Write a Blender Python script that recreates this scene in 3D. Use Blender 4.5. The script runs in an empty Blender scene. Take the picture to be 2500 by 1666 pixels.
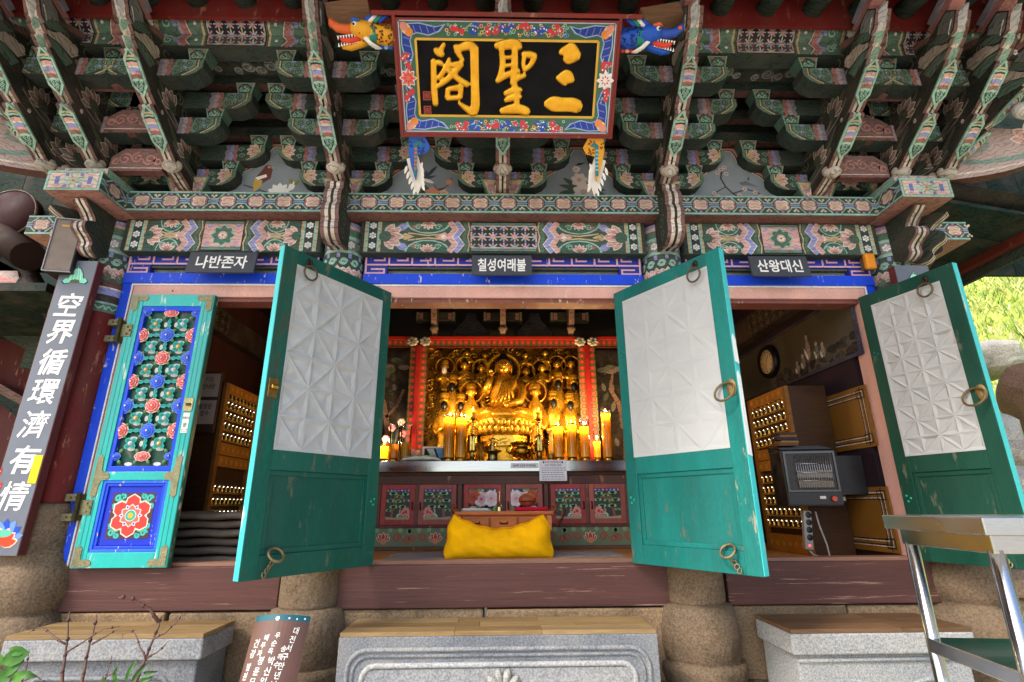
import bpy, math, random
from mathutils import Vector, Matrix
random.seed(7)
PI = math.pi
R = math.radians
sc = bpy.context.scene
COL = sc.collection

# ------------------------------------------------------------------ camera
CAM = Vector((0.0, -3.6, 1.30))
FPX, TH, YAW, ROLL = 1273.0, R(17.617), R(1.42), R(-.3536)
_fw = Vector((math.sin(YAW)*math.cos(TH), math.cos(YAW)*math.cos(TH), math.sin(TH)))
_r0 = Vector((math.cos(YAW), -math.sin(YAW), 0)); _u0 = _r0.cross(_fw)
_rt = _r0*math.cos(ROLL)+_u0*math.sin(ROLL); _up = _u0*math.cos(ROLL)-_r0*math.sin(ROLL)
cam = bpy.data.cameras.new('camera'); camo = bpy.data.objects.new('camera', cam); COL.objects.link(camo)
cam.sensor_width = 36; cam.lens = FPX/2500*36; cam.clip_start = .05; cam.clip_end = 2000
M = Matrix((_rt, _up, -_fw)).transposed().to_4x4(); M.translation = CAM
camo.matrix_world = M
sc.camera = camo

# ------------------------------------------------------------------ light
SUN_EL, SUN_AZ = R(46), R(52)             # azimuth: to the left of straight-on
sdir = Vector((-math.sin(SUN_AZ)*math.cos(SUN_EL), -math.cos(SUN_AZ)*math.cos(SUN_EL), math.sin(SUN_EL)))
w = bpy.data.worlds.new('World'); sc.world = w; w.use_nodes = True
nt = w.node_tree; nt.nodes.clear()
sky = nt.nodes.new('ShaderNodeTexSky'); sky.sky_type = 'NISHITA'; sky.sun_disc = False
sky.sun_elevation = SUN_EL; sky.sun_rotation = math.atan2(sdir.x, sdir.y)
sky.dust_density = 3.0; sky.air_density = 1.0; sky.ozone_density = 1.0
bg = nt.nodes.new('ShaderNodeBackground'); bg.inputs[1].default_value = .15
wo = nt.nodes.new('ShaderNodeOutputWorld')
nt.links.new(sky.outputs[0], bg.inputs[0]); nt.links.new(bg.outputs[0], wo.inputs[0])
sl = bpy.data.lights.new('sun', 'SUN'); sl.energy = 1.3; sl.angle = R(12); sl.color = (1, .95, .87)
so = bpy.data.objects.new('sun', sl); COL.objects.link(so)
so.rotation_euler = sdir.to_track_quat('Z', 'Y').to_euler()
sc.view_settings.view_transform = 'Standard'; sc.view_settings.look = 'None'
sc.view_settings.gamma = 1.0; sc.view_settings.use_curve_mapping = False
sc.view_settings.exposure = 1.35
sc.cycles.use_denoising = True
sc.cycles.max_bounces = 8; sc.cycles.diffuse_bounces = 5; sc.cycles.glossy_bounces = 3
sc.cycles.transmission_bounces = 6; sc.cycles.transparent_max_bounces = 8
sc.cycles.sample_clamp_indirect = 6.0; sc.cycles.caustics_reflective = False; sc.cycles.caustics_refractive = False

# ------------------------------------------------------------------ helpers
def at(x, y, Y):
    """sight line through photo point (2353-wide scale), met at depth Y -> world point"""
    d = _fw*FPX + _rt*(x*1.0625-1250) - _up*(y*1.0625-833)
    t = (Y-CAM.y)/d.y
    return CAM + d*t
def hx(h):
    f = lambda v: v/12.92 if v <= .04045 else ((v+.055)/1.055)**2.4
    return (f((h >> 16 & 255)/255), f((h >> 8 & 255)/255), f((h & 255)/255))
def mixc(a, b, t): return tuple(a[i]*(1-t)+b[i]*t for i in range(3))

# dancheong palette
GRN, JADE, DGRN = hx(0x3f7a5e), hx(0x86c9b0), hx(0x24443a)
RED, SAL, MAR = hx(0xa8402f), hx(0xdf9280), hx(0x6e2b25)
LAV, BLU, OCH = hx(0x7079d6), hx(0x2c45b8), hx(0xcfa850)
CRM, BLK, WHT = hx(0xeedcc0), hx(0x1d1c20), hx(0xf2f0ea)
OLV, BRN, PNK = hx(0x4d5a3f), hx(0x6b4a38), hx(0xe6b5a6)
TEAL, TEALD, COB = hx(0x16b3a8), hx(0x0b6e5c), hx(0x1248dc)
GOLD, YEL, BLACK = hx(0xe0a52a), hx(0xf0b90c), hx(0x0b0b0d)
GRAN, TAN, SLATE = hx(0x757a80), hx(0x9a7f62), hx(0x3c3f46)

class MB:
    def __init__(s): s.v = []; s.f = []; s.c = []; s.sm = []
    def add(s, vs, fs, col, smooth=False):
        o = len(s.v); s.v += [tuple(p) for p in vs]
        for q in fs: s.f.append([i+o for i in q]); s.c.append(col); s.sm.append(smooth)
        return s
    def box(s, x0, x1, y0, y1, z0, z1, col, cf=None, cb=None):
        v = [(x0,y0,z0),(x1,y0,z0),(x1,y1,z0),(x0,y1,z0),(x0,y0,z1),(x1,y0,z1),(x1,y1,z1),(x0,y1,z1)]
        s.add(v, [(0,3,2,1)], cb or col); o = len(s.v)-8
        for q, cc in (((4,5,6,7),col),((0,1,5,4),cf or col),((2,3,7,6),col),((1,2,6,5),col),((3,0,4,7),col)):
            s.f.append([i+o for i in q]); s.c.append(cc); s.sm.append(False)
        return s
    def obox(s, cx, cy, cz, ax, ay, az, col):
        """box from centre and three half-axis vectors"""
        C = Vector((cx,cy,cz)); a, b, c = Vector(ax), Vector(ay), Vector(az)
        v = [C+a*i+b*j+c*k for k in (-1,1) for (i,j) in ((-1,-1),(1,-1),(1,1),(-1,1))]
        return s.add(v, [(0,3,2,1),(4,5,6,7),(0,1,5,4),(2,3,7,6),(1,2,6,5),(3,0,4,7)], col)
    def prism(s, pts, fn, a, b, col, ce=None, cb=None, smooth=False):
        """pts 2D outline; fn(u,v,t)->3D; extruded from t=a to t=b; ce edge colour (list allowed)"""
        n = len(pts)
        s.add([fn(u,v,a) for u,v in pts], [tuple(range(n))[::-1]], cb or col)
        s.add([fn(u,v,b) for u,v in pts], [tuple(range(n))], col)
        for i in range(n):
            j = (i+1) % n
            e = ce[i] if isinstance(ce, list) else (ce or col)
            s.add([fn(*pts[i],a), fn(*pts[j],a), fn(*pts[j],b), fn(*pts[i],b)], [(0,1,2,3)], e, smooth)
        return s
    def lathe(s, prof, c=(0,0,0), n=20, col=WHT, cols=None, sx=1, sy=1, a0=0, a1=2*PI, axis='Z'):
        cx, cy, cz = c; full = abs(a1-a0-2*PI) < 1e-6; m = n if full else n+1
        vs = []
        for r, z in prof:
            for k in range(m):
                a = a0+(a1-a0)*k/n; p = (r*math.cos(a)*sx, r*math.sin(a)*sy, z)
                if axis == 'Y': p = (p[0], p[2], p[1])
                elif axis == 'X': p = (p[2], p[0], p[1])
                vs.append((cx+p[0], cy+p[1], cz+p[2]))
        o = len(s.v); s.v += vs
        for i in range(len(prof)-1):
            for k in range(n):
                k2 = (k+1) % m if full else k+1
                q = [o+i*m+k, o+i*m+k2, o+(i+1)*m+k2, o+(i+1)*m+k]
                if axis == 'Y': q = q[::-1]
                s.f.append(q); s.c.append(cols[i] if cols else col); s.sm.append(True)
        return s
    def ball(s, c, rx, ry, rz, col, n=12, m=8, tilt=None):
        o = len(s.v)
        for i in range(m+1):
            t = PI*i/m
            for k in range(n):
                a = 2*PI*k/n; p = Vector((rx*math.sin(t)*math.cos(a), ry*math.sin(t)*math.sin(a), -rz*math.cos(t)))
                if tilt: p = tilt @ p
                s.v.append((c[0]+p.x, c[1]+p.y, c[2]+p.z))
        for i in range(m):
            for k in range(n):
                k2 = (k+1) % n
                s.f.append([o+i*n+k, o+i*n+k2, o+(i+1)*n+k2, o+(i+1)*n+k]); s.c.append(col); s.sm.append(True)
        return s
    def tube(s, path, r, col, n=8, closed=False, flat=1.0, cols=None):
        P = [Vector(p) for p in path]; m = len(P); o = len(s.v); up = Vector((0,0,1))
        rr = r if isinstance(r, (list, tuple)) else [r]*m
        prev = None
        for i, p in enumerate(P):
            a = P[i-1] if (i or closed) else P[0]; b = P[(i+1) % m] if (i < m-1 or closed) else P[-1]
            t = (b-a).normalized()
            if prev is None:
                x = t.cross(up) if abs(t.z) < .95 else t.cross(Vector((1,0,0)))
            else: x = prev - t*prev.dot(t)
            x = x.normalized() if x.length > 1e-6 else Vector((1,0,0))
            prev = x; y = t.cross(x)
            for k in range(n):
                q = 2*PI*k/n; s.v.append(tuple(p + (x*math.cos(q) + y*math.sin(q)*flat)*rr[i]))
        for i in range(m if closed else m-1):
            j = (i+1) % m
            for k in range(n):
                k2 = (k+1) % n
                s.f.append([o+i*n+k, o+j*n+k, o+j*n+k2, o+i*n+k2]); s.c.append(cols[i] if cols else col); s.sm.append(True)
        if not closed:
            s.f.append([o+k for k in range(n)]); s.c.append(col); s.sm.append(False)
            s.f.append([o+(m-1)*n+k for k in range(n)][::-1]); s.c.append(col); s.sm.append(False)
        return s
    def join(s, b, fn=None):
        o = len(s.v); s.v += [fn(p) for p in b.v] if fn else b.v
        s.f += [[i+o for i in q] for q in b.f]; s.c += b.c; s.sm += b.sm
        return s
    def mesh(s, name, mat):
        me = bpy.data.meshes.new(name)
        me.from_pydata([tuple(p) for p in s.v], [], s.f)
        at_ = me.color_attributes.new('Col', 'FLOAT_COLOR', 'CORNER')
        buf = []
        for p, c in zip(me.polygons, s.c): buf += [c[0], c[1], c[2], 1.0]*p.loop_total
        at_.data.foreach_set('color', buf)
        me.polygons.foreach_set('use_smooth', s.sm)
        for mm in (mat if isinstance(mat, list) else [mat]): me.materials.append(MAT[mm])
        me.update(); return me
    def build(s, name, mat, parent=None, loc=None, rot=None, bevel=0):
        o = bpy.data.objects.new(name, s.mesh(name, mat)); COL.objects.link(o)
        if parent is not None: o.parent = parent
        if loc is not None: o.location = loc
        if rot is not None: o.rotation_euler = rot
        if bevel:
            b = o.modifiers.new('bevel', 'BEVEL'); b.width = bevel; b.segments = 2; b.limit_method = 'ANGLE'; b.angle_limit = R(40)
        return o

def inst(me, name, parent=None, loc=(0,0,0), rot=(0,0,0), scale=(1,1,1)):
    o = bpy.data.objects.new(name, me); COL.objects.link(o)
    o.parent = parent; o.location = loc; o.rotation_euler = rot; o.scale = scale
    return o
def tag(o, label, cat=None, group=None, kind=None):
    o['label'] = label
    if cat: o['category'] = cat
    if group: o['group'] = group
    if kind: o['kind'] = kind
    return o
def empty(name, loc=(0,0,0), rot=(0,0,0)):
    o = bpy.data.objects.new(name, None); COL.objects.link(o); o.location = loc; o.rotation_euler = rot
    o.empty_display_size = .1
    return o
def copy_tree(o, parent=None):
    c = o.copy(); COL.objects.link(c); c.parent = parent
    for ch in list(o.children): copy_tree(ch, c)
    return c

EPS = .0007
class Pnt(MB):
    """flat painted shapes laid as thin sheets on a face: map(u,v,layer)->3D"""
    def __init__(s, O=(0,0,0), U=(1,0,0), V=(0,0,1), N=(0,-1,0), fn=None, base=1):
        super().__init__(); O, U, V, N = Vector(O), Vector(U), Vector(V), Vector(N)
        s.map = fn or (lambda u, v, l: O+U*u+V*v+N*((l+base)*EPS))
        s.tf = None
    def m(s, u, v, l):
        if s.tf: u, v = s.tf(u, v)
        return s.map(u, v, l)
    def poly(s, pts, col, l=0):
        s.add([s.m(u, v, l) for u, v in pts], [tuple(range(len(pts)))], col); return s
    def rect(s, u0, u1, v0, v1, col, l=0, nu=1, nv=1):
        for i in range(nu):
            for j in range(nv):
                a, b = u0+(u1-u0)*i/nu, u0+(u1-u0)*(i+1)/nu; c, d = v0+(v1-v0)*j/nv, v0+(v1-v0)*(j+1)/nv
                s.poly([(a,c),(b,c),(b,d),(a,d)], col, l)
        return s
    def ell(s, cx, cy, rx, ry, col, l=0, n=14, a=0):
        ca, sa = math.cos(a), math.sin(a)
        return s.poly([(cx+rx*math.cos(2*PI*k/n)*ca-ry*math.sin(2*PI*k/n)*sa, cy+rx*math.cos(2*PI*k/n)*sa+ry*math.sin(2*PI*k/n)*ca) for k in range(n)], col, l)
    def disc(s, cx, cy, r, col, l=0, n=12): return s.ell(cx, cy, r, r, col, l, n)
    def stroke(s, pts, w, col, l=0, closed=False):
        n = len(pts); L = []
        ww = w if isinstance(w, (list, tuple)) else [w]*n
        for i in range(n):
            a = pts[i-1] if (i or closed) else pts[0]; b = pts[(i+1) % n] if (i < n-1 or closed) else pts[-1]
            p = pts[i]
            def un(q, r):
                dx, dy = r[0]-q[0], r[1]-q[1]; h = math.hypot(dx, dy) or 1; return dx/h, dy/h
            t1 = un(a, p) if a != p else un(p, b); t2 = un(p, b) if b != p else t1
            n1 = (-t1[1], t1[0]); n2 = (-t2[1], t2[0]); mx, my = n1[0]+n2[0], n1[1]+n2[1]
            h2 = mx*mx+my*my
            if h2 < .3: mx, my, k = n1[0], n1[1], .5
            else: k = 1.0/h2
            k *= ww[i]
            L.append(((p[0]+mx*k, p[1]+my*k), (p[0]-mx*k, p[1]-my*k)))
        for i in range(n if closed else n-1):
            a, b = L[i], L[(i+1) % n]
            s.poly([a[1], b[1], b[0], a[0]], col, l)
        return s
    def spiral(s, cx, cy, r0, r1, a0, turns, w, col, l=0, n=14):
        return s.stroke([(cx+(r0+(r1-r0)*k/n)*math.cos(a0+2*PI*turns*k/n), cy+(r0+(r1-r0)*k/n)*math.sin(a0+2*PI*turns*k/n)) for k in range(n+1)], w, col, l)
    def petal(s, cx, cy, a, L, W, col, l=0, tip=.6):
        ca, sa = math.cos(a), math.sin(a)
        P = [(0,0),(.25*L,W*.42),(.55*L,W*.5),(.82*L,W*.5*tip),(L,0),(.82*L,-W*.5*tip),(.55*L,-W*.5),(.25*L,-W*.42)]
        return s.poly([(cx+x*ca-y*sa, cy+x*sa+y*ca) for x, y in P], col, l)
    def flower(s, cx, cy, r, n, col, cc=None, l=0, a0=0, W=None, edge=None):
        for k in range(n):
            a = a0+2*PI*k/n
            if edge: s.petal(cx, cy, a, r*1.12, (W or r*.9)*1.25, edge, l+.0)
            s.petal(cx, cy, a, r, W or r*.9, col, l+(.5 if edge else 0)+.03*k)
        if cc: s.disc(cx, cy, r*.3, cc, l+1.3)
        return s
    def mume(s, cx, cy, r, col=WHT, l=1):
        for k in range(6):
            s.disc(cx+r*.62*math.cos(PI/3*k+PI/6), cy+r*.62*math.sin(PI/3*k+PI/6), r*.33, col, l, 8)
        s.disc(cx, cy, r*.26, col, l, 8); return s
    def lotus(s, cx, cy, r, a, c1=SAL, c2=RED, cc=GRN, l=1):
        for i, d in enumerate((-1.05, 1.05, -.55, .55, 0)):
            s.petal(cx, cy, a+d, r*(1.0 if i > 1 else .9)*1.08, r*.56, CRM, l+i*.5)
            s.petal(cx, cy, a+d, r*(1.0 if i > 1 else .9), r*.46, c1, l+i*.5+.2)
            s.petal(cx, cy, a+d, r*.6, r*.24, c2, l+i*.5+.4)
        s.ell(cx, cy, r*.36, r*.36, cc, l+3); return s
    def scroll(s, cx, cy, r, a, col, w=None, l=1):
        s.spiral(cx, cy, r, r*.25, a, 1.4, w or r*.22, col, l); return s
    def text(s, body, size, col, l=1, cx=0, cy=0, bold=0.0, sx=1.0, shear=0.0, jitter=0.0, rot=0.0):
        """font outline of `body`, centred at cx,cy"""
        for p in glyphs(body, bold):
            vs, fs, (bx0, bx1, by0, by1) = p
            k = size
            out = []
            for x, y in vs:
                X = (x-(bx0+bx1)/2)*k*sx; Y = (y-(by0+by1)/2)*k
                X += Y*shear
                if jitter:
                    X += jitter*math.sin(Y*311+X*97); Y += jitter*math.sin(X*271-Y*83)
                if rot: X, Y = X*math.cos(rot)-Y*math.sin(rot), X*math.sin(rot)+Y*math.cos(rot)
                out.append(s.m(cx+X, cy+Y, l))
            s.add(out, fs, col)
        return s
_G = {}
def glyphs(body, bold):
    key = (body, bold)
    if key not in _G:
        cu = bpy.data.curves.new('txt', 'FONT'); cu.body = body; cu.size = 1.0; cu.offset = bold
        cu.resolution_u = 2; cu.align_x = 'CENTER'; cu.space_line = 1.05
        ob = bpy.data.objects.new('txt', cu); COL.objects.link(ob)
        dg = bpy.context.evaluated_depsgraph_get(); dg.update()
        me = bpy.data.meshes.new_from_object(ob.evaluated_get(dg))
        vs = [(v.co.x, v.co.y) for v in me.vertices]; fs = [tuple(p.vertices) for p in me.polygons]
        bb = (min(v[0] for v in vs), max(v[0] for v in vs), min(v[1] for v in vs), max(v[1] for v in vs)) if vs else (0,1,0,1)
        bpy.data.objects.remove(ob); bpy.data.curves.remove(cu); bpy.data.meshes.remove(me)
        _G[key] = [(vs, fs, bb)]
    return _G[key]

# ------------------------------------------------------------------ materials (colour from each piece's own Col attribute)
MAT = {}
def mk(name, rough=.6, metal=0.0, spec=.5, vary=.15, vscale=9.0, fine=.0, fscale=120.0, bump=.0, bscale=40.0, dirt=0.0, dirtc=(.12,.09,.07), dscale=3.0,
       wear=0.0, wearc=(.62,.52,.42), wscale=14.0, stretch=(1,1,1), emit=0.0, trans=0.0, sss=0.0, alpha=1.0, coat=0.0, rvary=.12, sat=1.0, val=1.0, lines=0.0, lscale=14.0):
    m = bpy.data.materials.new(name); m.use_nodes = True; N = m.node_tree.nodes; L = m.node_tree.links
    b = N['Principled BSDF']
    a = N.new('ShaderNodeAttribute'); a.attribute_name = 'Col'
    tc = N.new('ShaderNodeTexCoord'); mp = N.new('ShaderNodeMapping'); mp.inputs['Scale'].default_value = stretch
    L.new(tc.outputs['Object'], mp.inputs[0])
    oi = N.new('ShaderNodeObjectInfo'); om = N.new('ShaderNodeVectorMath'); om.operation = 'SCALE'; om.inputs[0].default_value = (31,17,23); L.new(oi.outputs['Random'], om.inputs['Scale']); L.new(om.outputs[0], mp.inputs['Location'])
    def noise(s, det=4.0, rough_=.6):
        n = N.new('ShaderNodeTexNoise'); n.inputs['Scale'].default_value = s; n.inputs['Detail'].default_value = det; n.inputs['Roughness'].default_value = rough_
        L.new(mp.outputs[0], n.inputs['Vector']); return n
    def ramp(src, p0, p1, c0=0.0, c1=1.0):
        r = N.new('ShaderNodeMapRange'); r.inputs[1].default_value = p0; r.inputs[2].default_value = p1
        r.inputs[3].default_value = c0; r.inputs[4].default_value = c1; L.new(src, r.inputs[0]); return r.outputs[0]
    def mix(mode, fac, c1, c2):
        x = N.new('ShaderNodeMix'); x.data_type = 'RGBA'; x.blend_type = mode
        if isinstance(fac, float): x.inputs[0].default_value = fac
        else: L.new(fac, x.inputs[0])
        for k, c in ((6, c1), (7, c2)):
            if isinstance(c, tuple): x.inputs[k].default_value = (*c[:3], 1)
            else: L.new(c, x.inputs[k])
        return x.outputs[2]
    def gray(v):
        c = N.new('ShaderNodeCombineColor')
        for k in range(3): L.new(v, c.inputs[k])
        return c.outputs[0]
    col = a.outputs['Color']
    n1 = noise(vscale)
    if sat != 1 or val != 1:
        hs = N.new('ShaderNodeHueSaturation'); hs.inputs['Saturation'].default_value = sat; hs.inputs['Value'].default_value = val
        L.new(col, hs.inputs['Color']); col = hs.outputs[0]
    if lines:
        wv = N.new('ShaderNodeTexWave'); wv.wave_type = 'RINGS'; wv.inputs['Scale'].default_value = lscale; wv.inputs['Distortion'].default_value = 9.0; wv.inputs['Detail'].default_value = 1.5; wv.inputs['Detail Scale'].default_value = 1.6
        L.new(mp.outputs[0], wv.inputs['Vector']); col = mix('MULTIPLY', 1.0, col, gray(ramp(wv.outputs['Fac'], .02, .22, 1-lines, 1.0)))
    if vary >= .15: col = mix('MULTIPLY', 1.0, col, gray(ramp(oi.outputs['Random'], 0.0, 1.0, .90, 1.08)))
    if vary: col = mix('MULTIPLY', 1.0, col, gray(ramp(n1.outputs[0], .3, .7, 1-vary, 1+vary*.6)))
    if fine:
        n2 = noise(fscale, 2.0, .7); col = mix('MULTIPLY', 1.0, col, gray(ramp(n2.outputs[0], .32, .68, 1-fine, 1+fine)))
    if dirt:
        n3 = noise(dscale, 6.0, .65); col = mix('MIX', ramp(n3.outputs[0], .45, .75, 0.0, dirt), col, dirtc)
    wf = None
    if wear:
        n4 = noise(wscale, 8.0, .7); wf = ramp(n4.outputs[0], .62-wear*.12, .66-wear*.1, 0.0, .9); col = mix('MIX', wf, col, wearc)
    L.new(col, b.inputs['Base Color'])
    b.inputs['Metallic'].default_value = metal; b.inputs['Specular IOR Level'].default_value = spec
    if rvary: L.new(ramp(n1.outputs[0], .3, .7, max(0.02, rough-rvary), min(1, rough+rvary)), b.inputs['Roughness'])
    else: b.inputs['Roughness'].default_value = rough
    if bump:
        nb = noise(bscale, 5.0, .6); bm = N.new('ShaderNodeBump'); bm.inputs['Strength'].default_value = bump; bm.inputs['Distance'].default_value = .01
        L.new(nb.outputs[0], bm.inputs['Height']); L.new(bm.outputs[0], b.inputs['Normal'])
    if emit: L.new(col, b.inputs['Emission Color']); b.inputs['Emission Strength'].default_value = emit
    if trans: b.inputs['Transmission Weight'].default_value = trans; b.inputs['IOR'].default_value = 1.45
    if sss: b.inputs['Subsurface Weight'].default_value = sss; b.inputs['Subsurface Radius'].default_value = (.02,.01,.005)
    if coat: b.inputs['Coat Weight'].default_value = coat; b.inputs['Coat Roughness'].default_value = .15
    if alpha < 1: b.inputs['Alpha'].default_value = alpha
    MAT[name] = m
    return m
mk('paint', .7, spec=.25, sat=.66, val=.98, lines=.36, lscale=11, vary=.22, vscale=6, fine=.10, fscale=170, dirt=.45, dscale=4.5, bump=.15, bscale=60)
mk('oldpaint', .8, spec=.15, sat=.6, val=.78, lines=.48, lscale=9, vary=.28, vscale=5, fine=.12, fscale=140, dirt=.6, dscale=3.5, bump=.2, bscale=50)
mk('fresh', .5, spec=.35, vary=.10, vscale=7, fine=.05, fscale=200, dirt=.15, dscale=6)
mk('doorpaint', .5, spec=.35, vary=.2, vscale=5, fine=.10, fscale=120, dirt=.45, dscale=3.0, dirtc=(.02,.06,.05), wear=.18, wearc=hx(0x5f6350), wscale=15, bump=.12, bscale=25, stretch=(1,1,.25))
mk('wornpaint', .6, spec=.3, vary=.3, vscale=6, fine=.15, fscale=100, dirt=.6, dscale=4, dirtc=(.05,.06,.035), wear=.42, wearc=hx(0x424a3a), wscale=12, bump=.3, bscale=25, stretch=(1,1,.18))
mk('scuffed', .6, spec=.3, vary=.22, vscale=6, fine=.12, fscale=100, dirt=.25, dscale=4, dirtc=(.05,.08,.06), wear=.16, wearc=hx(0x9a937e), wscale=10, bump=.25, bscale=25, stretch=(1,1,.22))
mk('doorgloss', .38, spec=.4, vary=.12, vscale=4, fine=.06, fscale=150, dirt=.12, dscale=5, wear=.12, wearc=hx(0xcfd6c8), wscale=16, bump=.12, bscale=30, stretch=(1,1,.2))
mk('frame', .55, spec=.35, vary=.14, vscale=5, fine=.08, fscale=120, wear=.02, wearc=hx(0xd2ccc8), wscale=30, bump=.15, bscale=30, stretch=(1,1,.3))
mk('sillwood', .6, spec=.3, vary=.25, vscale=3, fine=.12, fscale=60, wear=.20, wearc=hx(0x9c7c6c), wscale=16, bump=.35, bscale=20, stretch=(.09,1,2.6))
mk('redwood', .65, spec=.3, vary=.25, vscale=3, fine=.1, fscale=80, dirt=.35, dscale=4, wear=.1, wearc=hx(0x9a6b55), bump=.2, bscale=30, stretch=(1,1,.25))
mk('wood', .5, spec=.35, vary=.3, vscale=5, fine=.18, fscale=50, bump=.12, bscale=30, stretch=(.12,1,1))
mk('granite', .75, spec=.3, vary=.28, vscale=3, fine=.42, fscale=95, bump=.35, bscale=100, dirt=.5, dscale=3, dirtc=(.30,.27,.22))
mk('stone', .85, spec=.2, vary=.45, vscale=4, fine=.38, fscale=80, bump=1.0, bscale=26, dirt=.6, dscale=4, dirtc=(.13,.09,.06))
mk('gold', .28, metal=.74, vary=.2, vscale=14, fine=.08, fscale=60, bump=.12, bscale=60, dirt=.25, dscale=9, dirtc=(.25,.12,.02))
mk('leafgold', .3, metal=.72, vary=.14, vscale=20, fine=.04, bump=.05, bscale=40)
mk('brass', .25, metal=1.0, vary=.2, vscale=20, bump=.1, bscale=60)
mk('oldbrass', .5, metal=.8, vary=.3, vscale=25, fine=.2, fscale=150, bump=.5, bscale=110, dirt=.4, dscale=20, dirtc=(.08,.09,.06))
mk('iron', .5, metal=.7, vary=.3, vscale=30, bump=.3, bscale=80)
mk('steel', .22, metal=1.0, vary=.08, vscale=3, fine=.03, fscale=250, bump=.03, bscale=80, stretch=(.05,1,1))
mk('paper', .85, spec=.15, vary=.10, vscale=2.5, fine=.04, fscale=200, bump=.5, bscale=5, dirt=.12, dscale=1.6, dirtc=(.35,.33,.28))
mk('print', .8, spec=.2, vary=.05, fine=.02)
mk('wax', .4, spec=.4, vary=.08, vscale=15, sss=.6)
mk('cloth', .95, spec=.1, vary=.18, vscale=8, fine=.25, fscale=320, bump=.5, bscale=200)
mk('velvet', .9, spec=.15, vary=.16, vscale=7, fine=.08, fscale=300, bump=.45, bscale=28)
mk('plastic', .4, spec=.45, vary=.08, fine=.03)
def signgold():
    m = bpy.data.materials.new('signgold'); m.use_nodes = True; N = m.node_tree.nodes; L = m.node_tree.links; b = N['Principled BSDF']
    n = N.new('ShaderNodeTexNoise'); n.inputs['Scale'].default_value = 22; n.inputs['Detail'].default_value = 5; tc = N.new('ShaderNodeTexCoord'); L.new(tc.outputs['Object'], n.inputs['Vector'])
    x = N.new('ShaderNodeMix'); x.data_type = 'RGBA'; x.inputs[6].default_value = (*hx(0xd08a10),1); x.inputs[7].default_value = (*hx(0xffc93a),1); L.new(n.outputs[0], x.inputs[0]); L.new(x.outputs[2], b.inputs['Base Color'])
    b.inputs['Metallic'].default_value = .7; b.inputs['Roughness'].default_value = .27
    bm = N.new('ShaderNodeBump'); bm.inputs['Strength'].default_value = .12; bm.inputs['Distance'].default_value = .006; L.new(n.outputs[0], bm.inputs['Height']); L.new(bm.outputs[0], b.inputs['Normal'])
    MAT['signgold'] = m
signgold()
def waxmat():
    m = bpy.data.materials.new('candlewax'); m.use_nodes = True; N = m.node_tree.nodes; L = m.node_tree.links; N.clear()
    a = N.new('ShaderNodeAttribute'); a.attribute_name = 'Col'; d = N.new('ShaderNodeBsdfDiffuse'); t = N.new('ShaderNodeBsdfTranslucent'); g = N.new('ShaderNodeBsdfGlossy'); g.inputs['Roughness'].default_value = .25
    x = N.new('ShaderNodeMixShader'); x.inputs[0].default_value = .5; y = N.new('ShaderNodeMixShader'); y.inputs[0].default_value = .05; o = N.new('ShaderNodeOutputMaterial')
    L.new(a.outputs['Color'], d.inputs[0]); L.new(a.outputs['Color'], t.inputs[0]); L.new(d.outputs[0], x.inputs[1]); L.new(t.outputs[0], x.inputs[2]); L.new(x.outputs[0], y.inputs[1]); L.new(g.outputs[0], y.inputs[2]); L.new(y.outputs[0], o.inputs[0])
    MAT['candlewax'] = m
waxmat()
mk('dark', .7, spec=.2, vary=.25, vscale=6, fine=.1)
mk('grass', .8, spec=.15, vary=.4, vscale=2.0, fine=.2, fscale=40)
mk('leaf', .5, spec=.4, vary=.25, vscale=20)
mk('ground', .9, spec=.15, vary=.2, vscale=.8, fine=.25, fscale=60, bump=.4, bscale=30, dirt=.4, dscale=.5, dirtc=(.3,.25,.19))
mk('glow', .5, emit=5.0, vary=0)
mk('lamp', .3, emit=.8, vary=.05)
def glassmat():
    m = bpy.data.materials.new('glass'); m.use_nodes = True; N = m.node_tree.nodes; L = m.node_tree.links; N.clear()
    g = N.new('ShaderNodeBsdfGlossy'); g.inputs['Roughness'].default_value = .05
    t = N.new('ShaderNodeBsdfTransparent'); t.inputs[0].default_value = (.93,.95,.94,1); x = N.new('ShaderNodeMixShader')
    fr = N.new('ShaderNodeFresnel'); fr.inputs[0].default_value = 1.35
    o = N.new('ShaderNodeOutputMaterial'); L.new(fr.outputs[0], x.inputs[0]); L.new(t.outputs[0], x.inputs[1]); L.new(g.outputs[0], x.inputs[2]); L.new(x.outputs[0], o.inputs[0])
    MAT['glass'] = m
glassmat()
def chaikin(P, n=2):
    for _ in range(n):
        Q = []
        for i in range(len(P)):
            a, b = P[i], P[(i+1) % len(P)]
            Q += [(a[0]*.75+b[0]*.25, a[1]*.75+b[1]*.25), (a[0]*.25+b[0]*.75, a[1]*.25+b[1]*.75)]
        P = Q
    return P
XZ = lambda Y: (lambda u, v, t: (u, Y+t, v))       # outline in X,Z, extruded along Y
YZ = lambda X: (lambda u, v, t: (X+t, -u, v))      # outline in forward(-Y),Z, extruded along X
# ================================================================== SETTING
g = MB(); 
n = 24
for i in range(n):
    for j in range(n):
        f = lambda k: -60 + 120*k/n
        g.add([(f(i),f(j),0),(f(i+1),f(j),0),(f(i+1),f(j+1),0),(f(i),f(j+1),0)], [(0,1,2,3)], hx(0xbfb3a0))
o = g.build('ground', 'ground'); tag(o, 'pale packed-earth temple courtyard in front of the shrine', kind='structure')
# far sheet out to the horizon
g = MB(); g.add([(-1500,-1500,-.02),(1500,-1500,-.02),(1500,1500,-.02),(-1500,1500,-.02)], [(0,1,2,3)], hx(0x8a8468))
o = g.build('terrain', 'ground'); tag(o, 'land stretching away to the horizon around the temple', kind='structure')

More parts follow.
